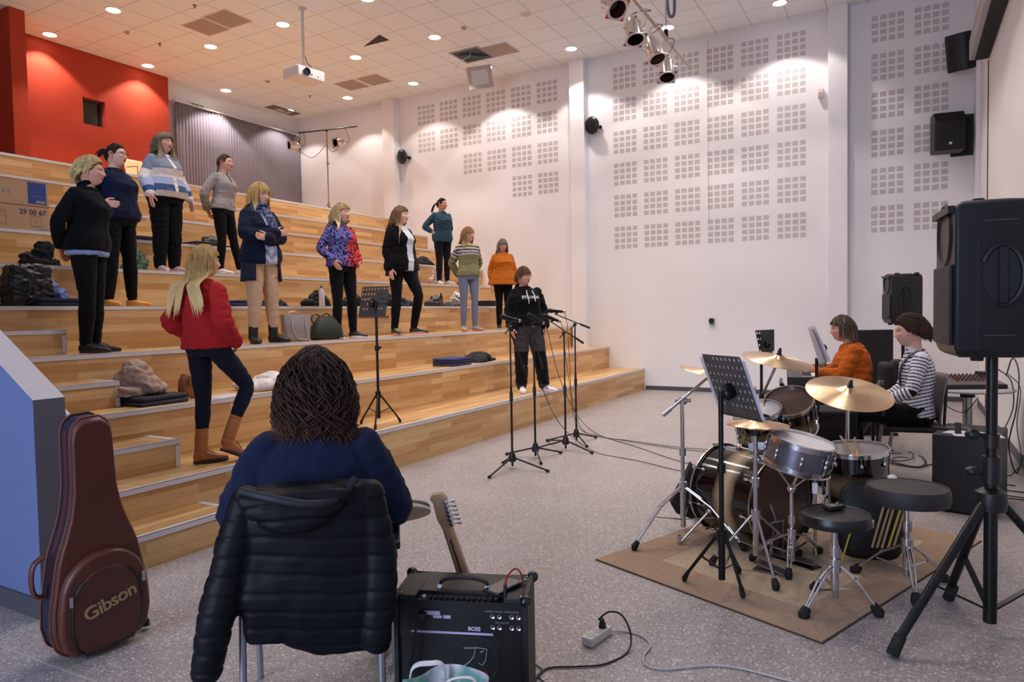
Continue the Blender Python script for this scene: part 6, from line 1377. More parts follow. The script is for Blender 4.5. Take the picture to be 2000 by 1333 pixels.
MB().box((-.22, -.22, .42), (.22, .22, .462)).build('seat', M('chair_black', '101012', .7), t, bevel=.015)
MB().grid(lambda u, v: (lerp(-.21, .21, u), -.155-.035*math.cos((u-.5)*PI)-.05*v**1.5, lerp(.50, .90, v)), 14, 10).build('backrest', M('chair_grey_back', '6B6466', .6), t, solid=.014)
fr = MB().tube([(.2, -.19, .44), (.2, -.185, .52), (.2, -.20, .8)], .012, 10).tube([(-.2, -.19, .44), (-.2, -.185, .52), (-.2, -.20, .8)], .012, 10); fr.build('back_frame', BLK, t)
for x in (-.2, .2):
    for y in (-.2, .2): MB().tube([(x, y, .43), (x*1.05, y*1.25, .01)], .013, 10).build('leg', STEEL, t)
# his guitar, dark, mostly hidden by the ride cymbal
G = Matrix.Translation(loc) @ Matrix.Rotation(rz, 4, 'Z') @ Matrix.Translation((-.03, .27, .66)) @ Matrix.Rotation(.25, 4, 'Y')
def guitar(name, lab, T, bodycol, neckcol='C9A67E', headflat=True):
    t = thing(name, lab, 'guitar', T.to_translation(), rot=T.to_euler())
    pts = [(.0, -.19), (.10, -.185), (.16, -.12), (.165, -.04), (.13, .03), (.135, .10), (.15, .17), (.12, .185), (.07, .13), (.02, .12), (-.03, .125), (-.09, .20), (-.135, .20), (-.14, .11), (-.125, .03), (-.16, -.05), (-.16, -.13), (-.10, -.185)]
    cc = catmull([(x, 0, y) for x, y in pts]+[(pts[0][0], 0, pts[0][1])], 4)[:-1]
    MB().loft([[(p.x, d_, p.z) for p in cc] for d_ in (-.021, .021)]).build('body', M('guitar_'+bodycol, bodycol, .15, coat=.8), t, bevel=.008)
    MB().loft([[(x_*w_, .028+.004*0+(.0 if x_*x_ > .9 else 0)+y_, z_) for x_, y_ in ((-1, .006), (1, .006), (.9, -.008), (.45, -.017), (-.45, -.017), (-.9, -.008))] for z_, w_ in ((.08, .028), (.30, .026), (.56, .0215))]).build('neck', M('neck_'+neckcol, neckcol, .35, var=.05, vscale=20), t)
    MB().box((-.0025, .0095, .12), (.0025, .0112, .50)).build('skunk_stripe', M('stripe_walnut', '3A211A', .4), t)
    hs = [(-.021, .56), (.021, .56), (.034, .60), (.030, .66), (.036, .72), (.02, .752), (-.012, .748), (-.028, .725), (-.022, .70), (-.028, .62)]
    MB().loft([[(x, y_, z) for x, z in hs] for y_ in (.016, .031)]).build('headstock', M('neck_'+neckcol), t, bevel=.003)
    for k in range(6):
        z = .592+.024*k; x0 = .024; MB().cyl((x0+.005-.004*k*0, .014, z), (x0-.0, .002, z), .009, n=12).tube([(x0, .008, z), (x0+.028, .008, z)], .003, 8).ball((x0+.034, .008, z), (.009, .004, .007), 10, 6).build('tuning_peg', CHROME, t)
        MB().tube([(-.014+.0056*k, .036, -.1), (-.0125+.005*k, .036, .56)], .0006, 4).build('string', STEEL, t)
    return t
guitar('electric_guitar', 'dark electric guitar on the lap of the striped-shirt man', G @ Matrix.Rotation(PI/2, 4, 'Y') @ Matrix.Rotation(0, 4, 'X'), '1A1214')
# pianist
P = atD(1668, 740, 7.3); loc = (P.x, P.y, 0); rz = hdg(-.93, .36)
tN = person(dict(label='woman with short grey-brown hair in an orange sweater seated at the keyboard', loc=loc, rz=rz, scale=1.07, seed=22, build=1.3, bust=.04, belly=.05, J=dict(pelvis=(0, -.02, .53), chest=(0, -.01, .80), neck=(0, .04, 1.03), head=(0, .10, 1.165), sho=[(.175, .01, .965), (-.175, .01, .965)]), arms=[[(.24, .12, .74), (.17, .38, .76), (0, 1, -.1), (0, -.2, -1), .7], [(-.24, .12, .74), (-.17, .38, .76), (0, 1, -.1), (0, -.2, -1), .7]],
    legs=[[(.09, 0, .52), (.13, .42, .50), (.13, .40, .09)], [(-.09, 0, .52), (-.13, .42, .50), (-.13, .40, .09)]], toes=[(.1, 1, 0), (-.1, 1, 0)], look=(.0, -.02), skin='D39A88', mouth=.5, hair=dict(col='4E3E34', tip='66544A', len=.10, n=950, thick=.012, rad=.0034, hairline=.055, stiff=.4, grey=.08, top=.01, faceopen=.07, part=0, nape=-.07),
    trousers=BLKT, top=dict(col='B4581B', grow=.024, hem=-.10, wr=.008, name='sweater'), shoes=dict(col='1A1A1C', sole='222222', lace=None)))
t = thing('chair', 'dark upholstered chair with a cushion-like back behind the pianist', 'chair', loc, rz=rz)
MB().box((-.25, -.25, .38), (.25, .25, .47)).build('seat', M('uphol_dark', '1B191C', .9), t, bevel=.03); MB().box((-.25, -.36, .45), (.25, -.24, .90)).build('backrest', M('uphol_dark'), t, bevel=.04); MB().box((.05, -.50, .50), (.30, -.36, .92)).build('side_cushion', M('uphol_grey', '29272A', .9), t, bevel=.04)
for x in (-.2, .2):
    for y in (-.2, .2): MB().cyl((x, y, .38), (x, y, 0), .016).build('leg', BLK, t)
# keyboard and its stand
T = Matrix.Translation(loc) @ Matrix.Rotation(rz, 4, 'Z'); kb = T @ Vector((0, .50, .70)); t = thing('keyboard', 'black digital piano in front of the orange-sweatered pianist', 'keyboard', kb, rz=rz)
MB().box((-.68, -.14, 0), (.68, .15, .1)).build('case', PLA, t, bevel=.006); m = MB()
for k in range(52): m.box((-.61+k*.0234, -.13, .1), (-.61+k*.0234+.0222, .015, .108))
m.build('white_keys', M('key_white', 'DAD8D8', .3), t); m = MB()
for k in range(52):
    if k % 7 not in (2, 6): m.box((-.594+k*.0234, -.07, .108), (-.594+k*.0234+.012, .015, .118))
m.build('black_keys', M('key_black', '0C0C0E', .3), t)
t = thing('keyboard_stand', 'black double-braced X stand under the keyboard', 'keyboard stand', (kb.x, kb.y, 0), rz=rz)
for x in (-.04, .04):
    for s_ in (-1, 1): MB().bar((x+s_*0-.0, -.22*s_, .02), (x, .22*s_, .69), .03, .03).build('leg', BLK, t)
for s_ in (-1, 1): MB().bar((-.3, .21*s_, .683), (.3, .21*s_, .683), .03, .03).bar((-.3, .22*s_, .018), (.3, .22*s_, .018), .03, .03).build('crossbar', BLK, t)
P = atD(1700, 660, 8.1); t = thing('equipment_case', 'flat black board standing upright behind the pianist', 'board', (P.x, P.y, 0), rz=hdg(.15, 1)); MB().box((-.28, -.03, .0), (.24, .03, 1.21)).build('panel', M('case_black', '15151A', .6), t, bevel=.01); MB().box((-.3, -.12, 0), (.26, .12, .03)).build('foot', BLK, t)
o = MB().box((-.35, -.02, 0), (.45, .3, .55)); P = atD(1560, 830, 6.0); t = thing('amplifier_case', 'black covered case standing behind the rack toms', 'case', (P.x, P.y, 0), rz=hdg(.2, 1)); MB().box((-.05, -.2, 0), (.42, .25, .62)).build('cover', M('cover_black', '0E0E12', .9, bump=.3, bscale=40), t, bevel=.02); MB().box((.02, -.202, .5), (.3, -.2, .53)).build('handle', RUB, t)

# ---- foreground guitarist seen from behind
P = atD(617, 900, 2.62); loc = (P.x, P.y, 0); rz = face(617, 174)
tM = person(dict(label='person with wavy dark hair in a navy top, seated in front with back turned', loc=loc, rz=rz, scale=1.0, seed=31, build=1.45, bust=.03, belly=.05, headscale=1.0, J=dict(pelvis=(0, .03, .50), chest=(0, -.0, .80), neck=(-.01, .03, 1.07), head=(.0, .055, 1.20), sho=[(.168, .01, .975), (-.168, .01, .975)]),
    arms=[[(.285, .02, .735), (.14, .27, .68), (-.6, 1, 0), (0, -.3, -1), .6], [(-.30, .03, .735), (-.16, .29, .70), (.5, 1, 0), (0, -.3, -1), .6]], legs=[[(.10, .05, .50), (.20, .46, .50), (.22, .38, .09)], [(-.10, .05, .52), (-.20, .46, .60), (.22, .46, .66)]], toes=[(.1, 1, 0), (1, .10, 0)], upv=(None, (0, .85, .5)),
    look=(.25, 0), skin='D8A590', hair=dict(col='2E1D18', tip='54382C', spread=.004, len=.215, n=2600, thick=.026, rad=.0034, wave=.85, wf=.75, hairline=.055, stiff=.42, top=.022, part=0, mixrange=(.1, 1), nape=-.08, shoulderpad=-.03), trousers=dict(col='101318', wr=.005, grow=.014),
    top=dict(col='1A213A', grow=.020, hem=-.03, wr=.006, ws=7., name='sweater', r=(.058, .062, .058, .052, .040), vox=.0085, sm=14), shoes=dict(col='4A4E58', sole='BFB29C', lace='2A2A2E', L=.28, h=.085), vox=.007))
t = thing('chair', 'armchair with grey tubular legs under the foreground guitarist', 'chair', loc, rz=rz)
MB().box((-.25, -.20, .42), (.25, .26, .47)).build('seat', M('chair_black'), t, bevel=.02); MB().grid(lambda u, v: (lerp(-.24, .24, u), -.215-.03*math.cos((u-.5)*PI)-.05*v, lerp(.52, .88, v)), 14, 8).build('backrest', M('chair_black'), t, solid=.02)
TUB = M('chair_tube', 'A5A8B4', .3, metal=.8)
for x in (-.23, .23):
    MB().tube([(x, -.23, .5), (x*1.0, -.27, .0)], .0125, 12).build('leg', TUB, t)
    MB().tube([(x*1.18, .22, .62), (x*1.18, .26, .0)], .0125, 12).build('leg', TUB, t)
    MB().bar((x*1.2, -.16, .645), (x*1.2, .26, .645), .055, .03).build('armrest', M('armrest_black', '121314', .5), t, bevel=.006)
    MB().tube([(x, -.23, .5), (x*1.18, -.18, .63), (x*1.18, .22, .63)], .0115, 10).build('back_frame', TUB, t)
# quilted jacket over the chair back
mb = MB(); T0 = Matrix.Identity(4)
def jring(z, hw, dy, th, cx=0.): return ell_ring((cx, -.275+dy, z), (1, 0, 0), (0, 1, 0), hw, th, 36, 2.6)
cxj = -.02
mb.loft([jring(.33, .12, .02, .03, .13), jring(.39, .20, .01, .04, .05), jring(.50, .235, 0, .05), jring(.64, .23, -.0, .055), jring(.76, .222, .0, .06), jring(.85, .215, .01, .07), jring(.905, .20, .03, .062)])
mb.loft([jring(.385, .07, .0, .03, -.14), jring(.55, .11, -.01, .045, -.12), jring(.70, .11, 0, .05, -.11)])
for s_, e in ((-1, [(-.20, -.25, .86), (-.245, -.29, .70), (-.295, -.30, .50), (-.335, -.29, .32)]), (1, [(.20, -.25, .86), (.225, -.26, .70), (.235, -.27, .54), (.215, -.28, .37)])): limb(mb, e, [.055, .062, .060, .05], 16)
jm = remesh('jacket', mb, .0075, 3); Pj = co_of(jm); Nj = normals(jm)
q = np.mod(Pj[:, 2]+.02*np.sin(Pj[:, 0]*5)+.008*vnoise(Pj, 9.), .062)/.062; quilt = -.0055*np.exp(-((np.minimum(q, 1-q))/.10)**2); set_co(jm, Pj+Nj*(quilt+.016*vnoise(Pj, 6., 5., 3))[:, None]); setcol(jm, np.ones((len(Pj), 3))*lin('060912'))
t = thing('jacket', 'dark navy quilted hooded jacket draped over the back of the foreground chair', 'jacket', loc, rz=rz); NYL = vc_mat('nylon', .55, 0., .2, 120., spec=.22); jo = finish(jm, 'shell', NYL, t)
mb = MB(); mb.loft([ell_ring((-.03, -.335, z), (1, 0, .05), (0, 1, .12), hw, th, 36, 2.2) for z, hw, th in ((.77, .05, .03), (.795, .11, .05), (.84, .155, .06), (.88, .18, .055), (.905, .185, .045), (.915, .17, .03))])
hm_ = remesh('hood', mb, .0075, 3); Pj = co_of(hm_); Nj = normals(hm_); q = np.mod(Pj[:, 2]+.10*(Pj[:, 0]+.03)**2*8, .055)/.055
set_co(hm_, Pj+Nj*(-.008*np.exp(-((np.minimum(q, 1-q))/.12)**2)+.012*vnoise(Pj, 8., 2., 3))[:, None]); setcol(hm_, np.ones((len(Pj), 3))*lin('060912')); finish(hm_, 'hood', NYL, t)
mb = MB(); mb.tube(catmull([(-.20, -.33, .915), (-.10, -.385, .90), (.02, -.395, .875), (.10, -.36, .88), (.16, -.31, .93)], 8), .015, 10); mb.build('hood_edge', M('jacket_trim', '0C1120', .6), t)
# ================================================================ FOREGROUND GEAR
# guitar case leaning on the end of the parapet
cb = atZ(196, 1262); cb.z = 0; T = Matrix.Translation((cb.x, cb.y, .02)) @ Matrix.Rotation(face(180, 24), 4, 'Z') @ Matrix.Rotation(-.10, 4, 'X') @ Matrix.Rotation(.065, 4, 'Y')
# local: x right of the case, +y towards the viewer... (front face at +y), z up
t = thing('guitar_case', 'brown leather guitar bag leaning on the blue parapet end', 'guitar case', T.to_translation(), rot=T.to_euler()); Ti = IDM
def case_w(z): return interp(z, (0, .02, .06, .14, .24, .34, .44, .50, .56, .64, .75, .88, .98, 1.03, 1.055), (.10, .155, .192, .208, .203, .185, .168, .150, .128, .105, .088, .084, .082, .070, .035))
LEA = M('brown_leather', '5A2F27', .42, var=.10, vscale=7, bump=.12, bscale=160, spec=.45); LEA2 = M('brown_leather_pocket', '522A24', .40, var=.10, vscale=7, bump=.12, bscale=160)
zs = [i/60*1.055 for i in range(61)]; out = [(case_w(z), z) for z in zs]; prof_ = [(-w, z) for w, z in out][::-1]+[(w, z) for w, z in out]
sideM = M('case_side_navy', '11162A', .7, bump=.2, bscale=200)
for nm, mt, y0, y1, k in (('side_panel', sideM, -.055, .035, .985), ('back_panel', LEA, -.085, -.055, 1.), ('front_panel', LEA, .035, .062, 1.)):
    m = MB(); m.loft([[(x*k_, y_, .53+(z-.53)*k_) for x, z in prof_] for y_, k_ in ((y0, k if nm == 'side_panel' else (.96 if y0 < -.06 else 1.)), (y1, k if nm == 'side_panel' else (1. if y0 < -.06 else .965)))]); m.build(nm, mt, t, bevel=.006, seg=3)
m = MB(); 
for y_ in (.036, -.056): m.tube([(x*1.003, y_, z) for x, z in prof_], .0045, 8, closed=True)
m.build('piping', M('piping_brown', '6E3E32', .5), t); 
m = MB(); m.tube([(w*.99, -.01, z) for w, z in out[20:58]], .006, 6); m.build('red_zip_tape', M('red_tape', '6A1420', .7), t)
# pocket
pz = [(z, min(case_w(z)*.93, .185 if z > .02 else .16)) for z in [i/40*.46+.015 for i in range(41)]]
def pw(z): w = case_w(z)*.92; return w*math.sqrt(max(0, 1-max(0, (z-.30)/.165)**2.4)) if z > .30 else w
pz = [.02+i/44*.44 for i in range(45)]; pr = [(-pw(z), z) for z in pz][::-1]+[(pw(z), z) for z in pz]
MB().loft([[(x*k, y_, .24+(z-.24)*k) for x, z in pr] for y_, k in ((.055, 1.), (.085, .99), (.098, .94))]).build('pocket', LEA, t, bevel=.006)
def pw2(z): w = case_w(z)*.92-.045; return w*math.sqrt(max(0, 1-max(0, (z-.26)/.135)**2.4)) if z > .26 else w
pz = [.02+i/44*.37 for i in range(45)]; pr2 = [(-pw2(z), z) for z in pz][::-1]+[(pw2(z), z) for z in pz]
po = MB().loft([[(x*k, y_, .2+(z-.2)*k) for x, z in pr2] for y_, k in ((.095, 1.), (.104, .985))]).build('pocket_flap', LEA2, t, bevel=.004)
MB().tube([(x*1.01, .0985, z) for x, z in pr2[4:-4]], .0085, 8, flat=.5).build('pocket_zip', M('zip_tape_black', '0C0C10', .6), t)
for x_ in (-.155, .148): MB().cbox((x_, .108, .29), (.012, .008, .045)).build('zip_pull', M('zip_silver'), t)
GOLD = M('embroidery_gold', 'A88A66', .6)
cu = text_on(t, None, 'Gibson', .085, (-.01, .107, .225), GOLD, 'embroidered_name', bold=.0012, rz=PI, font_up=.22, ext=.0015, space=.92)
m = MB(); m.tube(catmull([(.195, -.01, .48), (.235, -.01, .45), (.247, -.01, .38), (.237, -.01, .32), (.205, -.01, .30)], 8), .016, 10, flat=.6); m.build('carry_handle', LEA, t)
m = MB(); m.tube([(-.19, -.0, .02), (-.205, .0, .0), (-.2, .01, -.015)], .02, 8).build('bottom_pad', RUB, t)
# guitar combo amp, back towards the viewer
A_, B_ = atD(768, 1205, 2.57), atD(1030, 1205, 2.50); A_.z = B_.z = 0; u = (B_-A_); W = u.length; u.normalize(); rz_ = math.atan2(u.y, u.x); c = (A_+B_)/2
n_ = Vector((-u.y, u.x, 0)); Hh = atD(905, 1163, 2.55).z; Dp = .235
t = thing('guitar_amplifier', 'black guitar combo amplifier seen from its back panel side', 'amplifier', (c.x, c.y, 0), rz=rz_); TOL = M('amp_tolex', '151416', .5, bump=.35, bscale=700)
MB().box((-W/2, 0, .012), (-W/2+.018, Dp, Hh)).box((W/2-.018, 0, .012), (W/2, Dp, Hh)).box((-W/2, 0, .012), (W/2, Dp, .03)).box((-W/2+.018, .0, Hh-.018), (-W/2+.085, Dp, Hh)).box((W/2-.085, .0, Hh-.018), (W/2-.018, Dp, Hh)).box((-W/2+.085, .05, Hh-.018), (W/2-.085, Dp, Hh)).box((-W/2+.018, Dp-.015, .03), (W/2-.018, Dp, Hh-.018)).build('cabinet', TOL, t, bevel=.003)
MB().box((-W/2+.018, .012, Hh-.155), (W/2-.018, .02, Hh-.02)).build('rear_panel', M('amp_rear', '0C0D11', .45), t)
MB().add([(-W/2+.085, .012, Hh-.04), (W/2-.085, .012, Hh-.04), (W/2-.085, .05, Hh-.016), (-W/2+.085, .05, Hh-.016)], [(0, 1, 2, 3)]).build('control_panel', M('amp_controls', '1E1B1D', .35), t)
kn = M('amp_knob', '0C0C0E', .3)
for k in range(14):
    x = -W/2+.115+k*(W-.23)/13; MB().cyl((x, .026, Hh-.028), (x, .012, Hh-.005), .0075, n=14).build('knob', kn if k not in (0,) else M('silver_knob', 'B0B0B4', .3, metal=.8), t)
MB().tube(catmull([(-.09, .09, Hh), (-.085, .088, Hh+.022), (-.05, .085, Hh+.036), (.0, .085, Hh+.04), (.05, .085, Hh+.036), (.085, .088, Hh+.022), (.09, .09, Hh)], 6), .012, 10, flat=.5).build('handle', RUB, t)
MB().cyl((-.09, .085, Hh+.001), (-.09, .075, Hh+.008), .009).cyl((.09, .085, Hh+.001), (.09, .075, Hh+.008), .009).build('handle_screw', CHROME, t)
for x in (-1, 1):
    for y in (0.0, Dp): 
        MB().ball((x*(W/2-.006), y, Hh-.006), (.022, .022, .022), 14, 10).build('corner_protector', M('corner_black', '1A1A1C', .25), t); MB().ball((x*(W/2-.025), y+(.02 if y == 0 else -.02), Hh+.001), .004, 8, 6).build('screw', CHROME, t)
PRT = M('panel_print', '8E92AC', .6)
m = MB(); m.box((-.135, .0105, Hh-.075), (-.075, .0118, Hh-.06)).box((-.10, .0105, Hh-.086), (-.068, .0118, Hh-.076)).box((-.062, .0105, Hh-.086), (-.035, .0118, Hh-.074)); m.build('rating_label', M('label_lilac', 'B9B6D8', .5), t)
MB().box((-.185, .0105, Hh-.142), (.12, .0115, Hh-.134)).build('warning_strip', M('label_lilac'), t)
for i in range(8):
    x, z = .10+.045*(i % 4)*.55+(.02 if i % 4 > 1 else 0), Hh-.07-.04*(i//4)+.0; MB().lathe([(.004, 0), (.0085, -.002), (.0085, .003), (.004, .004)], 16, c=(x+.02, .0105, z), axis=(0, 1, 0), closed=False).build('jack_socket', CHROME, t)
for k, (s_, x, z) in enumerate((('PHONES  LINE OUT', .125, Hh-.053), ('POWER AMP IN', .19, Hh-.053), ('USB  FOOT SW', .155, Hh-.093))): text_on(t, None, s_, .0075, (x, .0103, z), PRT, 'panel_text', rz=0)
text_on(t, None, 'BOSS', .02, (.052, .0103, Hh-.12), M('logo_white', 'C9CADA', .5), 'maker_logo', bold=.0006, rz=0)
MB().box((-W/2+.018, .014, .03), (W/2-.018, .022, Hh-.155)).build('back_board', M('magnet_black', '0A0B0F', .6), t)
MB().lathe([(.082, .0), (.084, .002), (.0855, 0)], 48, c=(.055, .0125, Hh*.48), axis=(0, -1, 0), closed=False).build('label_ring', M('ring_dark', '3A3E4A', .5), t)
m = MB(); zc = Hh*.48+.012; y_ = .0115
for pts in ([(.012, .03), (.062, .034), (.098, .03), (.092, -.012), (.078, -.030), (.066, -.022)], [(.055, .03), (.048, .0), (.030, -.022), (.012, -.034)], [(.072, .018), (.085, .022)]): m.tube([(x, y_, zc+z) for x, z in pts], .0024, 6)
m.build('cone_character', M('outline_silver', '7E8494', .5), t)
text_on(t, None, 'KATANA', .022, (.055, y_, zc-.058), M('red_print', '9A1F2A', .5), 'cone_text', bold=.0006, rz=0)
cable_pts = [(-W*.29, .0, Hh-.075), (-W*.31, -.03, Hh-.11), (-W*.36, -.03, Hh*.45), (-W*.37, -.02, .15), (-W*.36, .0, .05)]
MB().tube(catmull(cable_pts, 8), .0045, 8).cbox((-W*.28, .0, Hh-.075), (.03, .03, .025)).build('power_lead', CAB, t)
MB().tube(catmull([(.125, .0, Hh-.12), (.127, -.02, Hh-.15), (.11, -.02, .2), (.15, -.01, .08), (.2, 0, .04)], 8), .002, 6).build('thin_lead', CAB, t)
# phone and pen on the amp
def on_amp(x, y, z=0.): return Matrix.Translation((c.x, c.y, 0)) @ Matrix.Rotation(rz_, 4, 'Z') @ Vector((x, y, Hh+z))
T = Matrix.Translation(on_amp(.145, .10, .005)) @ Matrix.Rotation(rz_-.5, 4, 'Z'); t = thing('phone', 'dark smartphone lying on the guitar amplifier', 'phone', T.to_translation(), rot=T.to_euler()); MB().cbox((0, 0, 0), (.075, .15, .009)).build('case', PLA, t, bevel=.003); MB().cbox((0, 0, .005), (.068, .14, .001)).build('screen', M('phone_screen', '1A1A20', .05, spec=.8), t)
a_, b_ = on_amp(.16, .055, .012), on_amp(.225, .15, .012); t = thing('marker_pen', 'dark marker pen lying beside the phone on the amplifier', 'pen', a_); MB().tube([(0, 0, 0), b_-a_], .006, 10).build('barrel', M('pen_dark', '2A3040', .3), t); MB().tube([(b_-a_)*.7, (b_-a_)*1.02], .007, 10).build('cap', M('pen_cap', '5A6070', .3), t)
p0 = on_amp(.165, .03, -.015); q = [p0, p0+Vector((0, 0, .05)), p0+Vector((0, 0, .09))+u*.012, p0+Vector((0, 0, .115))+u*.04, p0+Vector((0, 0, .09))+u*.062, on_amp(.225, .08, .01)]
t = thing('instrument_cable', 'red cable looping out of the top of the amplifier', 'cable', p0); Ti = WM[t.name].inverted(); MB(Ti).tube(catmull(q, 8), .0035, 8).build('lead', M('cable_red', '8E1F1C', .4), t); MB(Ti).tube([p0, p0+Vector((0, 0, .055))], [.008, .006], 10).build('plug', PLA, t)
# guitar standing in front of (beyond) the amp: only its neck shows
hN = atD(852, 978, 2.6); bN = atD(897, 1112, 2.82); d = (hN-bN).normalized(); xx = (RH-d*RH.dot(d)).normalized(); yy = d.cross(xx); R = Matrix((xx, yy, d)).transposed().to_4x4()
guitar('electric_guitar', 'electric guitar with pale maple neck standing beyond the amplifier', Matrix.Translation(hN-d*.735) @ R, '3A1A14', 'CBAA88')
# carrier bag cut off by the bottom of the picture
c2 = atD(872, 1356, 2.18); t = thing('carrier_bag', 'white and green plastic bag at the bottom edge before the amplifier', 'bag', (c2.x, c2.y, 0), rz=face(872, 0)); m = MB()
m.loft([[Vector((w_*math.cos(a)*(1+.12*math.sin(5*a+z*9)), .09*math.sin(a)*(1+.15*math.sin(4*a)), z+.012*math.sin(3*a+1)*(z > .2))) for a in [2*PI*k/40 for k in range(40)]] for z, w_ in ((0, .13), (.1, .14), (.2, .135), (atD(872, 1330, 2.18).z, .125))], caps=False)
tb = NT('bag_plastic'); n = tb.noise(tb.coord(), 7., 2.); tb.p(Base_Color=tb.ramp(n, [(.42, 'DDDCE4'), (.5, 'B9C2C8'), (.56, '6FA39A')]), Roughness=.35); tb.bump(tb.noise(tb.coord(), 18., 4.), .6, .02); m.build('sack', tb.m, t, solid=.002)
m = MB(); 
for s_ in (-1, 1): m.tube(catmull([(s_*.05-.04, -.07*s_, .2), (s_*.05-.045, -.06*s_, c2.z+.05), (s_*.05, -.05*s_, c2.z+.075), (s_*.05+.06, -.06*s_, c2.z+.05), (s_*.05+.06, -.07*s_, .2)], 6), .012, 8, flat=.3)
m.build('handle', M('bag_handle', 'D5D5DC', .4), t)
# power strip, plug and leads
a_, b_ = atZ(1150, 1262), atZ(1182, 1240); u2 = (b_-a_).normalized(); t = thing('power_strip', 'white power strip with one black plug on the floor', 'power strip', ((a_+b_)/2)+Vector((0, 0, .001)), rz=math.atan2(u2.y, u2.x)); WP = M('white_plastic', 'CFCBC8', .4)
MB().box((-.085, -.027, 0), (.085, .027, .04)).build('housing', WP, t, bevel=.006)
for x in (-.05, 0, .05): MB().lathe([(.019, .041), (.021, .0415), (.0215, .0395)], 24, c=(x, 0, 0), closed=False).lathe([(0, .0405), (.019, .0402)], 24, c=(x, 0, 0), closed=False).build('socket', M('socket_face', 'A9A5A2', .5), t)
pl = ((a_+b_)/2)+u2*.045; t = thing('plug_and_lead', 'black plug and looping black lead in the white power strip', 'power lead', pl+Vector((0, 0, .04))); Ti = WM[t.name].inverted()
MB(Ti).tube([pl+Vector((0, 0, .041)), pl+Vector((0, 0, .06)), pl+Vector((0, 0, .085))], [.018, .015, .006], 12).build('plug', PLA, t)
q = [pl+Vector((0, 0, .08)), atD(1170, 1210, 3.1), atD(1190, 1196, 3.1), atD(1215, 1203, 3.08), fz(1232, 1240, .05), fz(1225, 1275), fz(1180, 1298), fz(1120, 1303), fz(1075, 1305), fz(1052, 1318), fz(1040, 1345)]
MB(Ti).tube(catmull(q, 10), .0042, 8).build('lead', CAB, t)
cable('white power lead curving over the floor from the power strip to the bottom right', [fz(1188, 1234, .012), fz(1225, 1235), fz(1256, 1245), fz(1270, 1262), fz(1258, 1282), fz(1262, 1300), fz(1300, 1308), fz(1380, 1301), fz(1440, 1305), fz(1520, 1325), fz(1600, 1345)], .0042, M('white_lead', 'B9B3B4', .45), 'power_lead', 'power lead', n=12)
cable('thin black wire lying behind the amplifier corner', [fz(1040, 1295), fz(1060, 1310), fz(1052, 1322), fz(1065, 1335)], .003)
# ---- right side: subwoofer, table, mixer
pl_, pr_ = atZ(1820, 1002), atZ(1944, 1010); ph = .555; t = thing('subwoofer', 'black box subwoofer on the floor behind the speaker tripod', 'loudspeaker', ((pl_+pr_)/2).xyz*1, rz=math.atan2((atZ(1862, 822, ph)-pl_).y, (atZ(1862, 822, ph)-pl_).x)-PI/2); W2 = (pr_-pl_).length
MB().box((-W2/2, 0, .01), (W2/2, .6, ph)).build('cabinet', M('sub_black', '15151A', .6, bump=.3, bscale=300), t, bevel=.008); MB().box((-W2/2-.002, .1, .1), (-W2/2+.001, .4, ph-.08)).build('grille', GRI, t); MB().cyl((-W2/2+.05, .05, .012), (-W2/2+.05, .05, 0), .02).cyl((W2/2-.05, .05, .012), (W2/2-.05, .05, 0), .02).build('rubber_foot', RUB, t)
T = WM[t.name]
for (x, y, r, nm, mt, lab, sz) in ((.06, .12, .3, 'paper_sheet', PAPER, 'white paper sheet on top of the subwoofer, the upper one', (.30, .21, .001)), (.02, .16, -.2, 'paper_sheet', PAPER, 'white paper sheet on the subwoofer under another sheet', (.30, .21, .001)), (-.12, .30, .4, 'tablet', M('tablet_dark', '1C1B1E', .3), 'dark flat tablet lying on the subwoofer', (.24, .13, .012))):
    o = MB(Matrix.Translation(T @ Vector((x, y, ph+sz[2]/2+(.0015 if r > 0 else .0003)))) @ Matrix.Rotation(T.to_euler().z+r, 4, 'Z')).cbox((0, 0, 0), sz).build(nm, mt, None); tag(o, lab, 'paper' if 'paper' in nm else 'tablet', 'papers on the subwoofer' if 'paper' in nm else None)
o = MB(Matrix.Translation(T @ Vector((-.05, .1, ph+.04))) @ Matrix.Rotation(.3, 4, 'Y')).cbox((0, 0, 0), (.02, .04, .08)).build('phone_holder', PLA, None, bevel=.003); tag(o, 'small black holder standing on the subwoofer edge', 'holder')
tc = atD(1890, 757, 6.45); t = thing('table', 'round pale grey table with a steel column holding the mixer', 'table', (tc.x, tc.y, 0)); zt = tc.z
MB().lathe([(0, zt), (.36, zt), (.37, zt-.012), (.36, zt-.026), (0, zt-.028)], 56).build('tabletop', M('table_grey', 'A9A3A2', .5), t); MB().cyl((0, 0, .03), (0, 0, zt-.028), .04, n=24).build('column', STEEL, t); MB().cyl((0, 0, zt-.09), (0, 0, zt-.028), .06).build('collar', BLK, t)
for k in range(4): a = PI/4+k*PI/2; MB().bar((0, 0, .03), (.33*math.cos(a), .33*math.sin(a), .02), .05, .03).build('foot', STEEL, t)
mz = hdg(.98, -.1)+PI/2; t = thing('mixing_desk', 'black mixing desk with coloured knobs on the pale round table', 'mixer', (tc.x, tc.y, zt+.002), rz=math.atan2(RH.y, RH.x)-.08)
MB().loft([[(-.26, y, z) for y, z in ((-.16, 0), (.18, 0), (.18, .10), (-.16, .035))], [(.26, y, z) for y, z in ((-.16, 0), (.18, 0), (.18, .10), (-.16, .035))]]).build('case', PLA, t, bevel=.006)
MB().loft([[(-.25, y, z) for y, z in ((-.15, .038), (.17, .099), (.17, .101), (-.15, .04))], [(.25, y, z) for y, z in ((-.15, .038), (.17, .099), (.17, .101), (-.15, .04))]]).build('face_plate', M('mixer_face', '5A5458', .4), t)
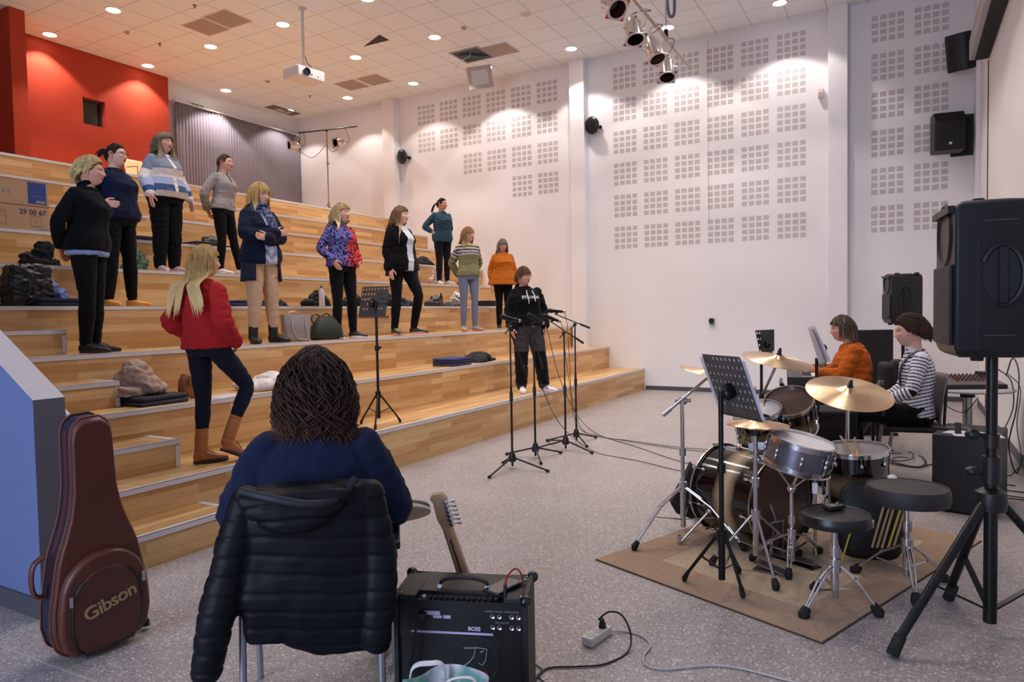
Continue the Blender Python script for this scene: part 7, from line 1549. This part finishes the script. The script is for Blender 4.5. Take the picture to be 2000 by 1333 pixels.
for i in range(10):
    for j in range(5): y = -.06+j*.045; MB().cyl((-.12+i*.035, y, .055+(y+.15)*.19*.9-.005), (-.12+i*.035, y-.006, .055+(y+.15)*.19*.9+.014), .007, n=10).build('knob', M('knob_%d' % (i % 3), ('7A2A22', '245A50', '1F4A45')[min(2, i//2 if i < 2 else 1+i % 2)], .4), t)
MB().cbox((-.19, .06, .095), (.07, .06, .004)).build('display', M('lcd'), t)
m = MB(); m.box((.17, .06, .0), (.30, .2, .13)); m.build('power_box', PLA, t, bevel=.004)
gst = atD(1845, 935, 6.2)
for k, (q, r_) in enumerate((([(1965, 735, 6.3), (1978, 700, 6.3), (1990, 730, 6.2), (1985, 800, 6.1), (1970, 870, 6.1), (1985, 925, 6.0), (1998, 890, 6.1)], .006), ([(1950, 722, 6.3), (1975, 745, 6.2), (1978, 800, 6.1), (1950, 860, 6.0), (1935, 900, 5.9)], .005), ([(1968, 730, 6.4), (1993, 760, 6.2), (1986, 830, 6.2), (1995, 900, 6.1), (1975, 930, 6.0)], .004), ([(1842, 758, 6.3), (1843, 785, 6.3), (1860, 800, 6.3), (1885, 805, 6.3), (1910, 778, 6.4)], .004))):
    cable('black lead hanging from the mixer table, %s' % ('thickest loop', 'one behind the tripod pole', 'outermost one', 'thin one under the tabletop')[k], [atD(*p) for p in q], r_)
rnd = random.Random(5)
for k in range(6):
    cx, cy, rr = ((1985, 945, .30), (1992, 965, .24), (1975, 955, .34), (1760, 900, .30), (1775, 905, .22), (1745, 892, .26))[k]; P = atZ(cx, cy, .006); pts = [P+Vector((math.cos(a)*rr*(1+.12*math.sin(3*a+k)), math.sin(a)*rr*(.8+.15*math.cos(2*a)), .003*k+.004*math.sin(5*a))) for a in [2*PI*i/20 for i in range(19)]]
    cable('coil of black cable on the floor %s' % ('right of the subwoofer, top one', 'right of the subwoofer, smallest ring', 'right of the subwoofer, widest ring', 'under the striped man\'s chair, widest ring', 'under the striped man\'s chair, smallest ring', 'under the striped man\'s chair, near the floor tom')[k], pts, .005, n=4)
cable('black cable running from the front wall over the floor to the chairs', [fz(1960, 905), fz(1900, 915), fz(1840, 905), fz(1790, 912), fz(1740, 902)], .005)
# ================================================================ THINGS LYING ON THE SEATING
def onstep(px, k, yo): P = atY(px, 600, (k-1)*SD+yo); return Vector((P.x, P.y, k*SH))
def heap(name, cat, lab, px, k, yo, size, col, seed=0, lumps=7, rough=.85, bump=.3, quilt=0., flat=1., group=None, mat=None, rz=0., box=False, fs=1.):
    """a soft crumpled pile (coat, bag): remeshed lumps with creases"""
    P = onstep(px, k, yo); sx, sy, sz = size; rnd = random.Random(seed); mb = MB()
    for i in range(lumps):
        x = rnd.uniform(-.38, .38)*sx if i else 0; y = rnd.uniform(-.25, .25)*sy if i else 0; h_ = sz*(1-abs(x)/sx*1.1)*rnd.uniform(.6, 1.) if i else sz
        R = Matrix.Rotation(rnd.uniform(-.5, .5), 4, 'Y') @ Matrix.Rotation(rnd.uniform(0, 3), 4, 'Z'); mb.ball((x, y, h_*.45), (sx*rnd.uniform(.22, .34), sy*rnd.uniform(.26, .4), h_*.55), 16, 10, R)
    mb.cbox((0, 0, sz*.12), (sx*.8, sy*.8, sz*.24))
    if box: mb = MB(); mb.loft([ell_ring((.02*math.sin(z*9), 0, sz*z), (1, 0, .04), (0, 1, 0), sx*.42*k, sy*.4*k, 24, 4) for z, k in ((0, 1.02), (.3, 1.04), (.7, .96), (.93, .88), (1., .7))])
    me = remesh(name, mb, max(.008, sx/45), 6); Q = co_of(me); N = normals(me); r = 1-np.abs(vnoise(Q, 9., seed*1.7, 3))*2.3; Q = Q+N*(.005*r+fs*min(.026, .09*sz)*folds(Q, seed*1.3, 1.15))[:, None]
    if quilt: q = np.mod(Q[:, 0]*.4+Q[:, 2], quilt)/quilt; Q = Q+N*(-.0045*np.exp(-((np.minimum(q, 1-q))/.14)**2))[:, None]
    Q[:, 2] = np.maximum(Q[:, 2], .002); Q[:, 2] -= Q[:, 2].min()-.001; set_co(me, Q); me.materials.append(mat or M('heap_'+col, col, rough, var=.1, vscale=9, bump=bump, bscale=120)); me.polygons.foreach_set('use_smooth', [True]*len(me.polygons))
    o = bpy.data.objects.new(name, me); C.objects.link(o); o.location = P; o.rotation_euler = (0, 0, rz); WM[o.name] = Matrix.Translation(P) @ Matrix.Rotation(rz, 4, 'Z'); return tag(o, lab, cat, group)
QN = {}
def cushion_mat(col):
    t = NT('quilted_'+col); P = t.sep(t.coord()); a = t.math('SINE', t.math('MULTIPLY', P[0], 260.)); b = t.math('SINE', t.math('MULTIPLY', P[1], 260.)); g = t.math('MULTIPLY', a, b)
    t.p(Base_Color=t.ramp(g, [(.0, tuple(c*.6 for c in srgb(col)[:3])+(1,)), (1., srgb(col))]), Roughness=.8); t.bump(g, .5, .006); return t.m
def cushion(lab, px, k, yo, z, col, w=.40, d=.36, h=.035, rz=0., group='thin folded seat cushions'):
    P = onstep(px, k, yo); P.z += z
    if col not in QN: QN[col] = cushion_mat(col)
    o = MB().loft([[(x*k_, y*k_, zz) for x, y in ((-w/2, -d/2), (w/2, -d/2), (w/2, d/2), (-w/2, d/2))] for zz, k_ in ((0.001, .96), (h*.5, 1.), (h, .96))]).build('seat_cushion', QN[col], None, bevel=.012, seg=3); o.location = P; o.rotation_euler = (0, 0, rz); WM[o.name] = Matrix.Translation(P); return tag(o, lab, 'cushion', group)
heap('coat', 'coat', 'fluffy beige fleece jacket heaped on dark cushions at the aisle', 262, 2, .40, (.46, .34, .27), 'A98E7F', 3, 4, .95, .8, fs=.7).location.z += .075
cushion('dark quilted seat cushion under the beige fleece, upper one', 291, 2, .30, .036, '33343E', .42, .34, .036, .05)
cushion('dark quilted seat cushion under the beige fleece, lower one', 290, 2, .30, .0, '3B3A48', .42, .36, .034, .0)
o = MB().box((-.04, -.01, 0), (.04, .04, .012)).build('phone', WP, None, bevel=.003); o.location = onstep(355, 2, .25); tag(o, 'small white phone lying beside the dark cushions', 'phone')
P = onstep(372, 2, .34); t = thing('handbag', 'brown leather handbag leaning behind the red hoodie wearer', 'bag', P, rz=.2); BL = M('tan_leather', '8A4E22', .45, var=.1, vscale=14, bump=.3, bscale=60)
MB().loft([ell_ring((0, 0, z), (1, 0, 0), (0, 1, 0), w_, d_, 24, 3) for z, w_, d_ in ((0, .13, .05), (.04, .15, .065), (.15, .14, .06), (.21, .12, .03))]).build('body', BL, t); MB().box((-.12, -.075, .12), (.12, -.055, .2)).build('flap', BL, t, bevel=.01)
for dx, rz_, lab in ((0, .1, 'upper'), (.05, -.1, 'lower')):
    o = MB().cbox((0, 0, .001+.0012*(dx == 0)), (.30, .21, .001)).build('paper_sheet', PAPER, None); o.location = onstep(432+dx*200, 2, .16); o.rotation_euler = (0, 0, rz_); tag(o, 'white paper sheet by the brown bag, the %s one' % lab, 'paper', 'papers on the second tier')
heap('plastic_bag', 'bag', 'crumpled white plastic bag behind the foreground head', 520, 2, .30, (.55, .34, .15), 'D9CFCC', 8, 8, .4, .5)
for k_, (z, c_) in enumerate(((0, '5A4A5E'), (.034, '2E3566'), (.068, '35407A'))):
    cushion('folded seat cushion in the low stack of three, %s' % ('mauve one at the bottom', 'navy one in the middle', 'blue one on top')[k_], 881, 2, .24, z, c_, .44, .34, .034, .02*k_)
heap('coat', 'coat', 'black coat lying folded beside the stack of three cushions', 935, 2, .30, (.55, .32, .13), '101116', 5, 7)
P = onstep(577, 3, .24); t = thing('tote_bag', 'silvery woven tote bag on the third tier', 'bag', P, rz=-.25); tw = NT('silver_weave'); ck = tw.n('TexChecker'); tw.L.new(tw.coord(), ck.inputs[0]); ck.inputs['Scale'].default_value = 90; tw.p(Base_Color=tw.mix(ck.outputs[1], srgb('BDB4B4'), srgb('8F8686')), Metallic=.5, Roughness=.35); tw.bump(ck.outputs[1], .4, .003)
MB().loft([ell_ring((0, 0, z), (1, 0, 0), (0, 1, 0), w_, d_, 28, 4) for z, w_, d_ in ((0, .145, .05), (.02, .155, .06), (.28, .175, .055), (.30, .175, .05))]).build('body', tw.m, t)
m = MB(); m.tube(catmull([(-.075, -.055, .27), (-.08, -.068, .15), (-.03, -.075, .05), (.05, -.075, .02), (.10, -.075, .04), (.09, -.062, .15), (.08, -.055, .27)], 8), .006, 8); m.tube(catmull([(-.075, .05, .28), (-.04, .05, .33), (.04, .05, .33), (.075, .05, .28)], 6), .006, 8); m.build('handle', M('silver_strap', 'C9C2C2', .3, metal=.6), t)
P = onstep(636, 3, .26); t = thing('shoulder_bag', 'dark green soft shoulder bag beside the silvery tote', 'bag', P, rz=-.1); GRN = M('dark_green_nylon', '1B2418', .6, bump=.4, bscale=30)
MB().loft([ell_ring((0, 0, z), (1, 0, 0), (0, 1, 0), w_, d_, 28, 3) for z, w_, d_ in ((0, .19, .09), (.04, .22, .11), (.14, .205, .10), (.24, .13, .06), (.275, .10, .03))]).build('body', GRN, t)
MB().tube(catmull([(-.15, 0, .16), (-.21, 0, .24), (-.17, 0, .30), (-.1, 0, .27), (-.12, -.03, .15)], 8), .012, 8, flat=.4).tube(catmull([(-.09, -.02, .26), (-.02, -.03, .31), (.05, -.02, .27)], 6), .008, 8).build('strap', GRN, t)
heap('bag', 'bag', 'black bag behind the white bottle', 618, 4, .34, (.34, .28, .21), '0E0E12', 6)
heap('bag', 'bag', 'black bag on the right of the white bottle, behind the leopard sweater', 690, 4, .36, (.42, .26, .19), '101014', 9)
P = onstep(629, 4, .14); t = thing('bottle', 'white steel bottle standing before the black bags', 'bottle', P); MB().lathe([(0, 0), (.034, 0), (.036, .006), (.036, .17), (.03, .20), (.017, .225), (.0165, .235)], 28).build('body', M('bottle_white', 'DAD3D2', .35), t); MB().lathe([(.0185, .235), (.0195, .24), (.0195, .268), (.016, .272), (0, .272)], 24).build('cap', STEEL, t); MB().cyl((-.0, -.0365, .09), (0, -.037, .09), .008).build('logo', M('logo_pink', 'B08F8A', .5), t)
cushion('blue quilted cushion under the beige trouser wearer\'s tier, upper one', 485, 4, .22, .036, '343C6C', .50, .34)
cushion('blue quilted cushion under the beige trouser wearer\'s tier, lower one', 480, 4, .2, .0, '2E3358', .52, .34)
heap('bag', 'bag', 'small black bag right of the blue cushions, behind the beige trousers', 545, 4, .24, (.20, .2, .09), '121216', 12)
heap('coat', 'coat', 'black coat heap behind the woman in the long black cardigan', 750, 4, .36, (.34, .3, .26), '0D0D11', 14)
heap('coat', 'coat', 'dark blue jacket on the right of the long black cardigan wearer', 786, 4, .32, (.34, .3, .13), '1B2140', 15)
heap('coat', 'coat', 'dark grey shiny coat heap left of the cola bottle', 850, 4, .30, (.30, .3, .18), '2E2A2C', 16, 7, .4)
heap('coat', 'coat', 'flat grey cardigan lying between the cola bottle and the jeans', 885, 4, .28, (.50, .3, .09), '4A4446', 17)
P = onstep(862, 4, .22); t = thing('cola_bottle', 'small cola bottle with dark red label among the coats', 'bottle', P); MB().lathe([(0, 0), (.028, 0), (.031, .01), (.029, .06), (.031, .12), (.026, .16), (.012, .195), (.012, .205)], 24).build('body', M('cola_dark', '1C0C0A', .08, coat=.8), t); MB().lathe([(.0315, .07), (.032, .075), (.032, .115), (.0315, .12)], 24, closed=False).build('label', M('cola_label', '8A2A2C', .5), t); MB().cyl((0, 0, .2), (0, 0, .222), .0145).build('cap', M('cola_cap', '1A1A1C', .4), t)
wn = NT('patterned_cloth'); v_ = wn.noise(wn.coord(), 22., 2.); wn.p(Base_Color=wn.ramp(v_, [(.5, 'CFC5BC'), (.56, '6A605A')]), Roughness=.8)
heap('cloth_bag', 'bag', 'white cloth bag with dark pattern behind the blue jeans', 894, 4, .36, (.30, .26, .25), 'CFC5BC', 18, mat=wn.m)
o = MB().box((-.14, -.1, 0), (.14, .1, .003)).build('paper_sheet', PAPER, None); o.location = onstep(858, 4, .10); tag(o, 'white paper at the tier edge below the grey coat heap', 'paper')
for k_ in range(3):
    o = cushion('black folded jacket in the pile beside the orange tunic, %s' % ('bottom', 'middle', 'top')[k_]+' one', 951, 4, .25, .035*k_, '15151C', .40-.03*k_, .30, .034, .03*k_, 'folded black jackets'); o.name = 'folded_jacket'; o['category'] = 'jacket'
heap('coat', 'coat', 'black coat on the tier left of the teal sweatshirt', 828, 6, .24, (.38, .28, .17), '14151A', 20)
o = MB().box((-.12, -.09, 0), (.12, .09, .003)).build('paper_sheet', PAPER, None); o.location = onstep(842, 6, .10); tag(o, 'white paper poking over the edge by the teal sweatshirt', 'paper')
heap('plastic_bag', 'bag', 'pale bag standing between the legs of the teal sweatshirt wearer', 856, 5, .44, (.30, .2, .34), 'CDBBAE', 21, 6, .6)
P = onstep(888, 5, .26)
for k_, (dx, rz_) in enumerate(((0, .3), (.13, -.4))):
    t = thing('sandal', 'dark red and black sandal right of the teal sweatshirt wearer, %s' % ('left of the pair', 'right of the pair')[k_], 'shoe', P+Vector((dx, 0, 0)), rz=rz_, group='loose sandals'); MB().cbox((0, 0, .012), (.08, .22, .022)).build('sole', M('sandal_sole', '1A1416', .6), t, bevel=.01); MB().tube([(-.04, .04, .02), (-.02, .05, .07), (.02, .05, .07), (.04, .04, .02)], .016, 8, flat=.4).build('strap', M('sandal_strap', '7A3A3A', .6), t)
o = MB().box((-.10, -.08, 0), (.10, .08, .003)).build('paper_sheet', PAPER, None); o.location = onstep(893, 5, .09); tag(o, 'white paper at the tier edge under the sandals', 'paper')
# behind C and D
cushion('navy cushion lying on the tier left of the striped cardigan', 292, 6, .20, .0, '1C2038', .44, .30, .06)
cushion('grey cushion in the pair beside the grey sweater, lower one', 412, 6, .2, 0, '3A3840', .60, .32, .03); cushion('grey cushion in the pair beside the grey sweater, upper one', 400, 6, .22, .031, '2F2E36', .40, .30, .03)
heap('coat', 'coat', 'dark puffer coat rolled on the grey cushions by the grey sweater', 420, 6, .36, (.46, .26, .17), '181A22', 23, 6, .5, .2, .05)
o = heap('plastic_bag', 'bag', 'green and white shopping bag behind the navy sweatshirt wearer', 266, 5, .3, (.22, .2, .26), '3F5A4C', 24, 5, .4)
t = thing('drink_bottle', 'green bottle standing behind the striped cardigan wearer', 'bottle', onstep(352, 6, .26)); MB().lathe([(0, 0), (.035, 0), (.036, .16), (.02, .19), (.012, .21)], 20).build('body', M('bottle_green', '2F6A4A', .3), t); MB().cyl((0, 0, .21), (0, 0, .235), .015).build('cap', PLA, t)
# left side heap
heap('coat', 'coat', 'pointed black cloth heap on the tier above the puffer jacket', 86, 5, .34, (.28, .24, .27), '0E0F13', 26, 2)
o = heap('puffer_jacket', 'jacket', 'shiny black puffer jacket standing folded at the left edge', 52, 4, .30, (.42, .34, .36), '0C0D10', 27, 9, .35, .2, .045, box=True, fs=.5)
heap('coat', 'coat', 'light blue quilted coat behind the black puffer jacket', 92, 4, .42, (.40, .22, .33), '6C80BC', 28, 5, .6, .2, .06)
for k_ in range(2): cushion('dark blue seat cushion before the light blue coat, %s one' % ('lower', 'upper')[k_], 112, 4, .22, .036*k_, '1B2142' if k_ else '181C34', .46, .34, .036)
# cardboard cartons
CB = M('cardboard', 'B08A6A', .8, var=.04, vscale=4, bump=.1, bscale=150); CBB = M('carton_blue', '2A3A80', .6); CBT = M('carton_text', '2E3350', .7)
rb = atY(98, 455, 5*SD+.03); xr = rb.x; z0 = 6*SH
def carton(lab, z, hh, flip, xr_):
    t = thing('cardboard_box', lab, 'box', (xr_-.5, 5*SD+.19, z), group='flat cartons stacked at the left edge'); y = -.1605
    MB().box((-.5, -.16, 0), (.5, .16, hh)).build('carton', CB, t, bevel=.003)
    MB().box((-.5, y, hh-.006), (.5, -.1595, hh-.001)).build('tape_edge', M('carton_edge', '8A6A50', .8), t)
    if flip:
        MB().box((.30, y-.001, .02), (.475, y, hh-.01)).build('blue_label', CBB, t); MB().box((.375, y-.002, .03), (.46, y-.001, .06)).box((.34, y-.002, .10), (.44, y-.001, .104)).build('label_mark', M('label_pale', '9AA4CC', .6), t)
        text_on(t, None, '29 00 67', .042, (-.07, y-.001, .035), CBT, 'printed_number', rz=PI if False else 0, font_up=PI)
        m = MB(); 
        for k in range(7): m.box((-.16+k*.045, y-.001, .10), (-.135+k*.045, y, .14))
        m.box((-.2, y-.001, hh-.05), (-.12, y, hh-.035)); m.build('handling_print', M('carton_faint', '8E745E', .8), t)
    else:
        MB().box((-.42, y-.001, .03), (-.19, y, hh-.01)).build('blue_label', CBB, t); MB().cyl((-.215, y-.001, .045), (-.215, y-.002, .045), .016).box((-.41, y-.002, .18), (-.36, y-.001, .23)).box((-.41, y-.002, .10), (-.29, y-.001, .108)).build('label_mark', M('label_pale'), t)
        text_on(t, None, '29 00 67', .072, (.34, y-.001, hh-.065), CBT, 'printed_number', bold=.001, rz=0)
        m = MB(); m.tube([(.32, y-.001, .05), (.32, y-.001, .155), (.42, y-.001, .155), (.42, y-.001, .05)], .0022, 4, closed=True); m.box((.362, y-.001, .08), (.378, y, .12)); m.box((-.1, y-.001, .13), (.06, y, .137)).box((-.1, y-.001, .17), (.08, y, .176)).tube([(-.11, y-.001, .05), (-.11, y-.001, .19), (.09, y-.001, .19), (.09, y-.001, .05)], .0015, 4, closed=True); m.box((.39, y-.001, .012), (.47, y, .03)); m.build('handling_print', M('carton_faint'), t)
hL = atY(98, 407, 5*SD+.03).z-z0
carton('brown carton with a printed number and blue label, lower of the two', z0+.001, hL, False, xr)
carton('brown carton standing upside down with a blue label, upper of the two', z0+hL+.003, .25, True, xr)
# shell chair on the top landing
P = atY(284, 345, 8.05); P.z = 9*SH; t = thing('shell_chair', 'light birch plywood chair with metal frame on the top landing', 'chair', P, rz=hdg(.9, -.42)); BIR = M('birch_ply', 'D2AE7C', .4, var=.04, vscale=5)
MB().grid(lambda u, v: (lerp(-.22, .22, u)*(1-.12*v), -.20-.03*math.cos((u-.5)*3)-.14*v, .47+.40*v), 12, 10).build('backrest', BIR, t, solid=.012); MB().grid(lambda u, v: (lerp(-.21, .21, u), lerp(-.2, .22, v), .45-.012*math.cos((u-.5)*3)-.02*v), 12, 8).build('seat', BIR, t, solid=.012)
for x in (-.2, .2): MB().tube([(x, .2, 0), (x, .18, .43), (x, -.18, .43), (x, -.24, 0)], .009, 8).build('leg', STEEL, t); MB().tube([(x*1.1, .1, .43), (x*1.1, .08, .66), (x*1.1, -.2, .68)], .009, 8).build('armrest', STEEL, t)
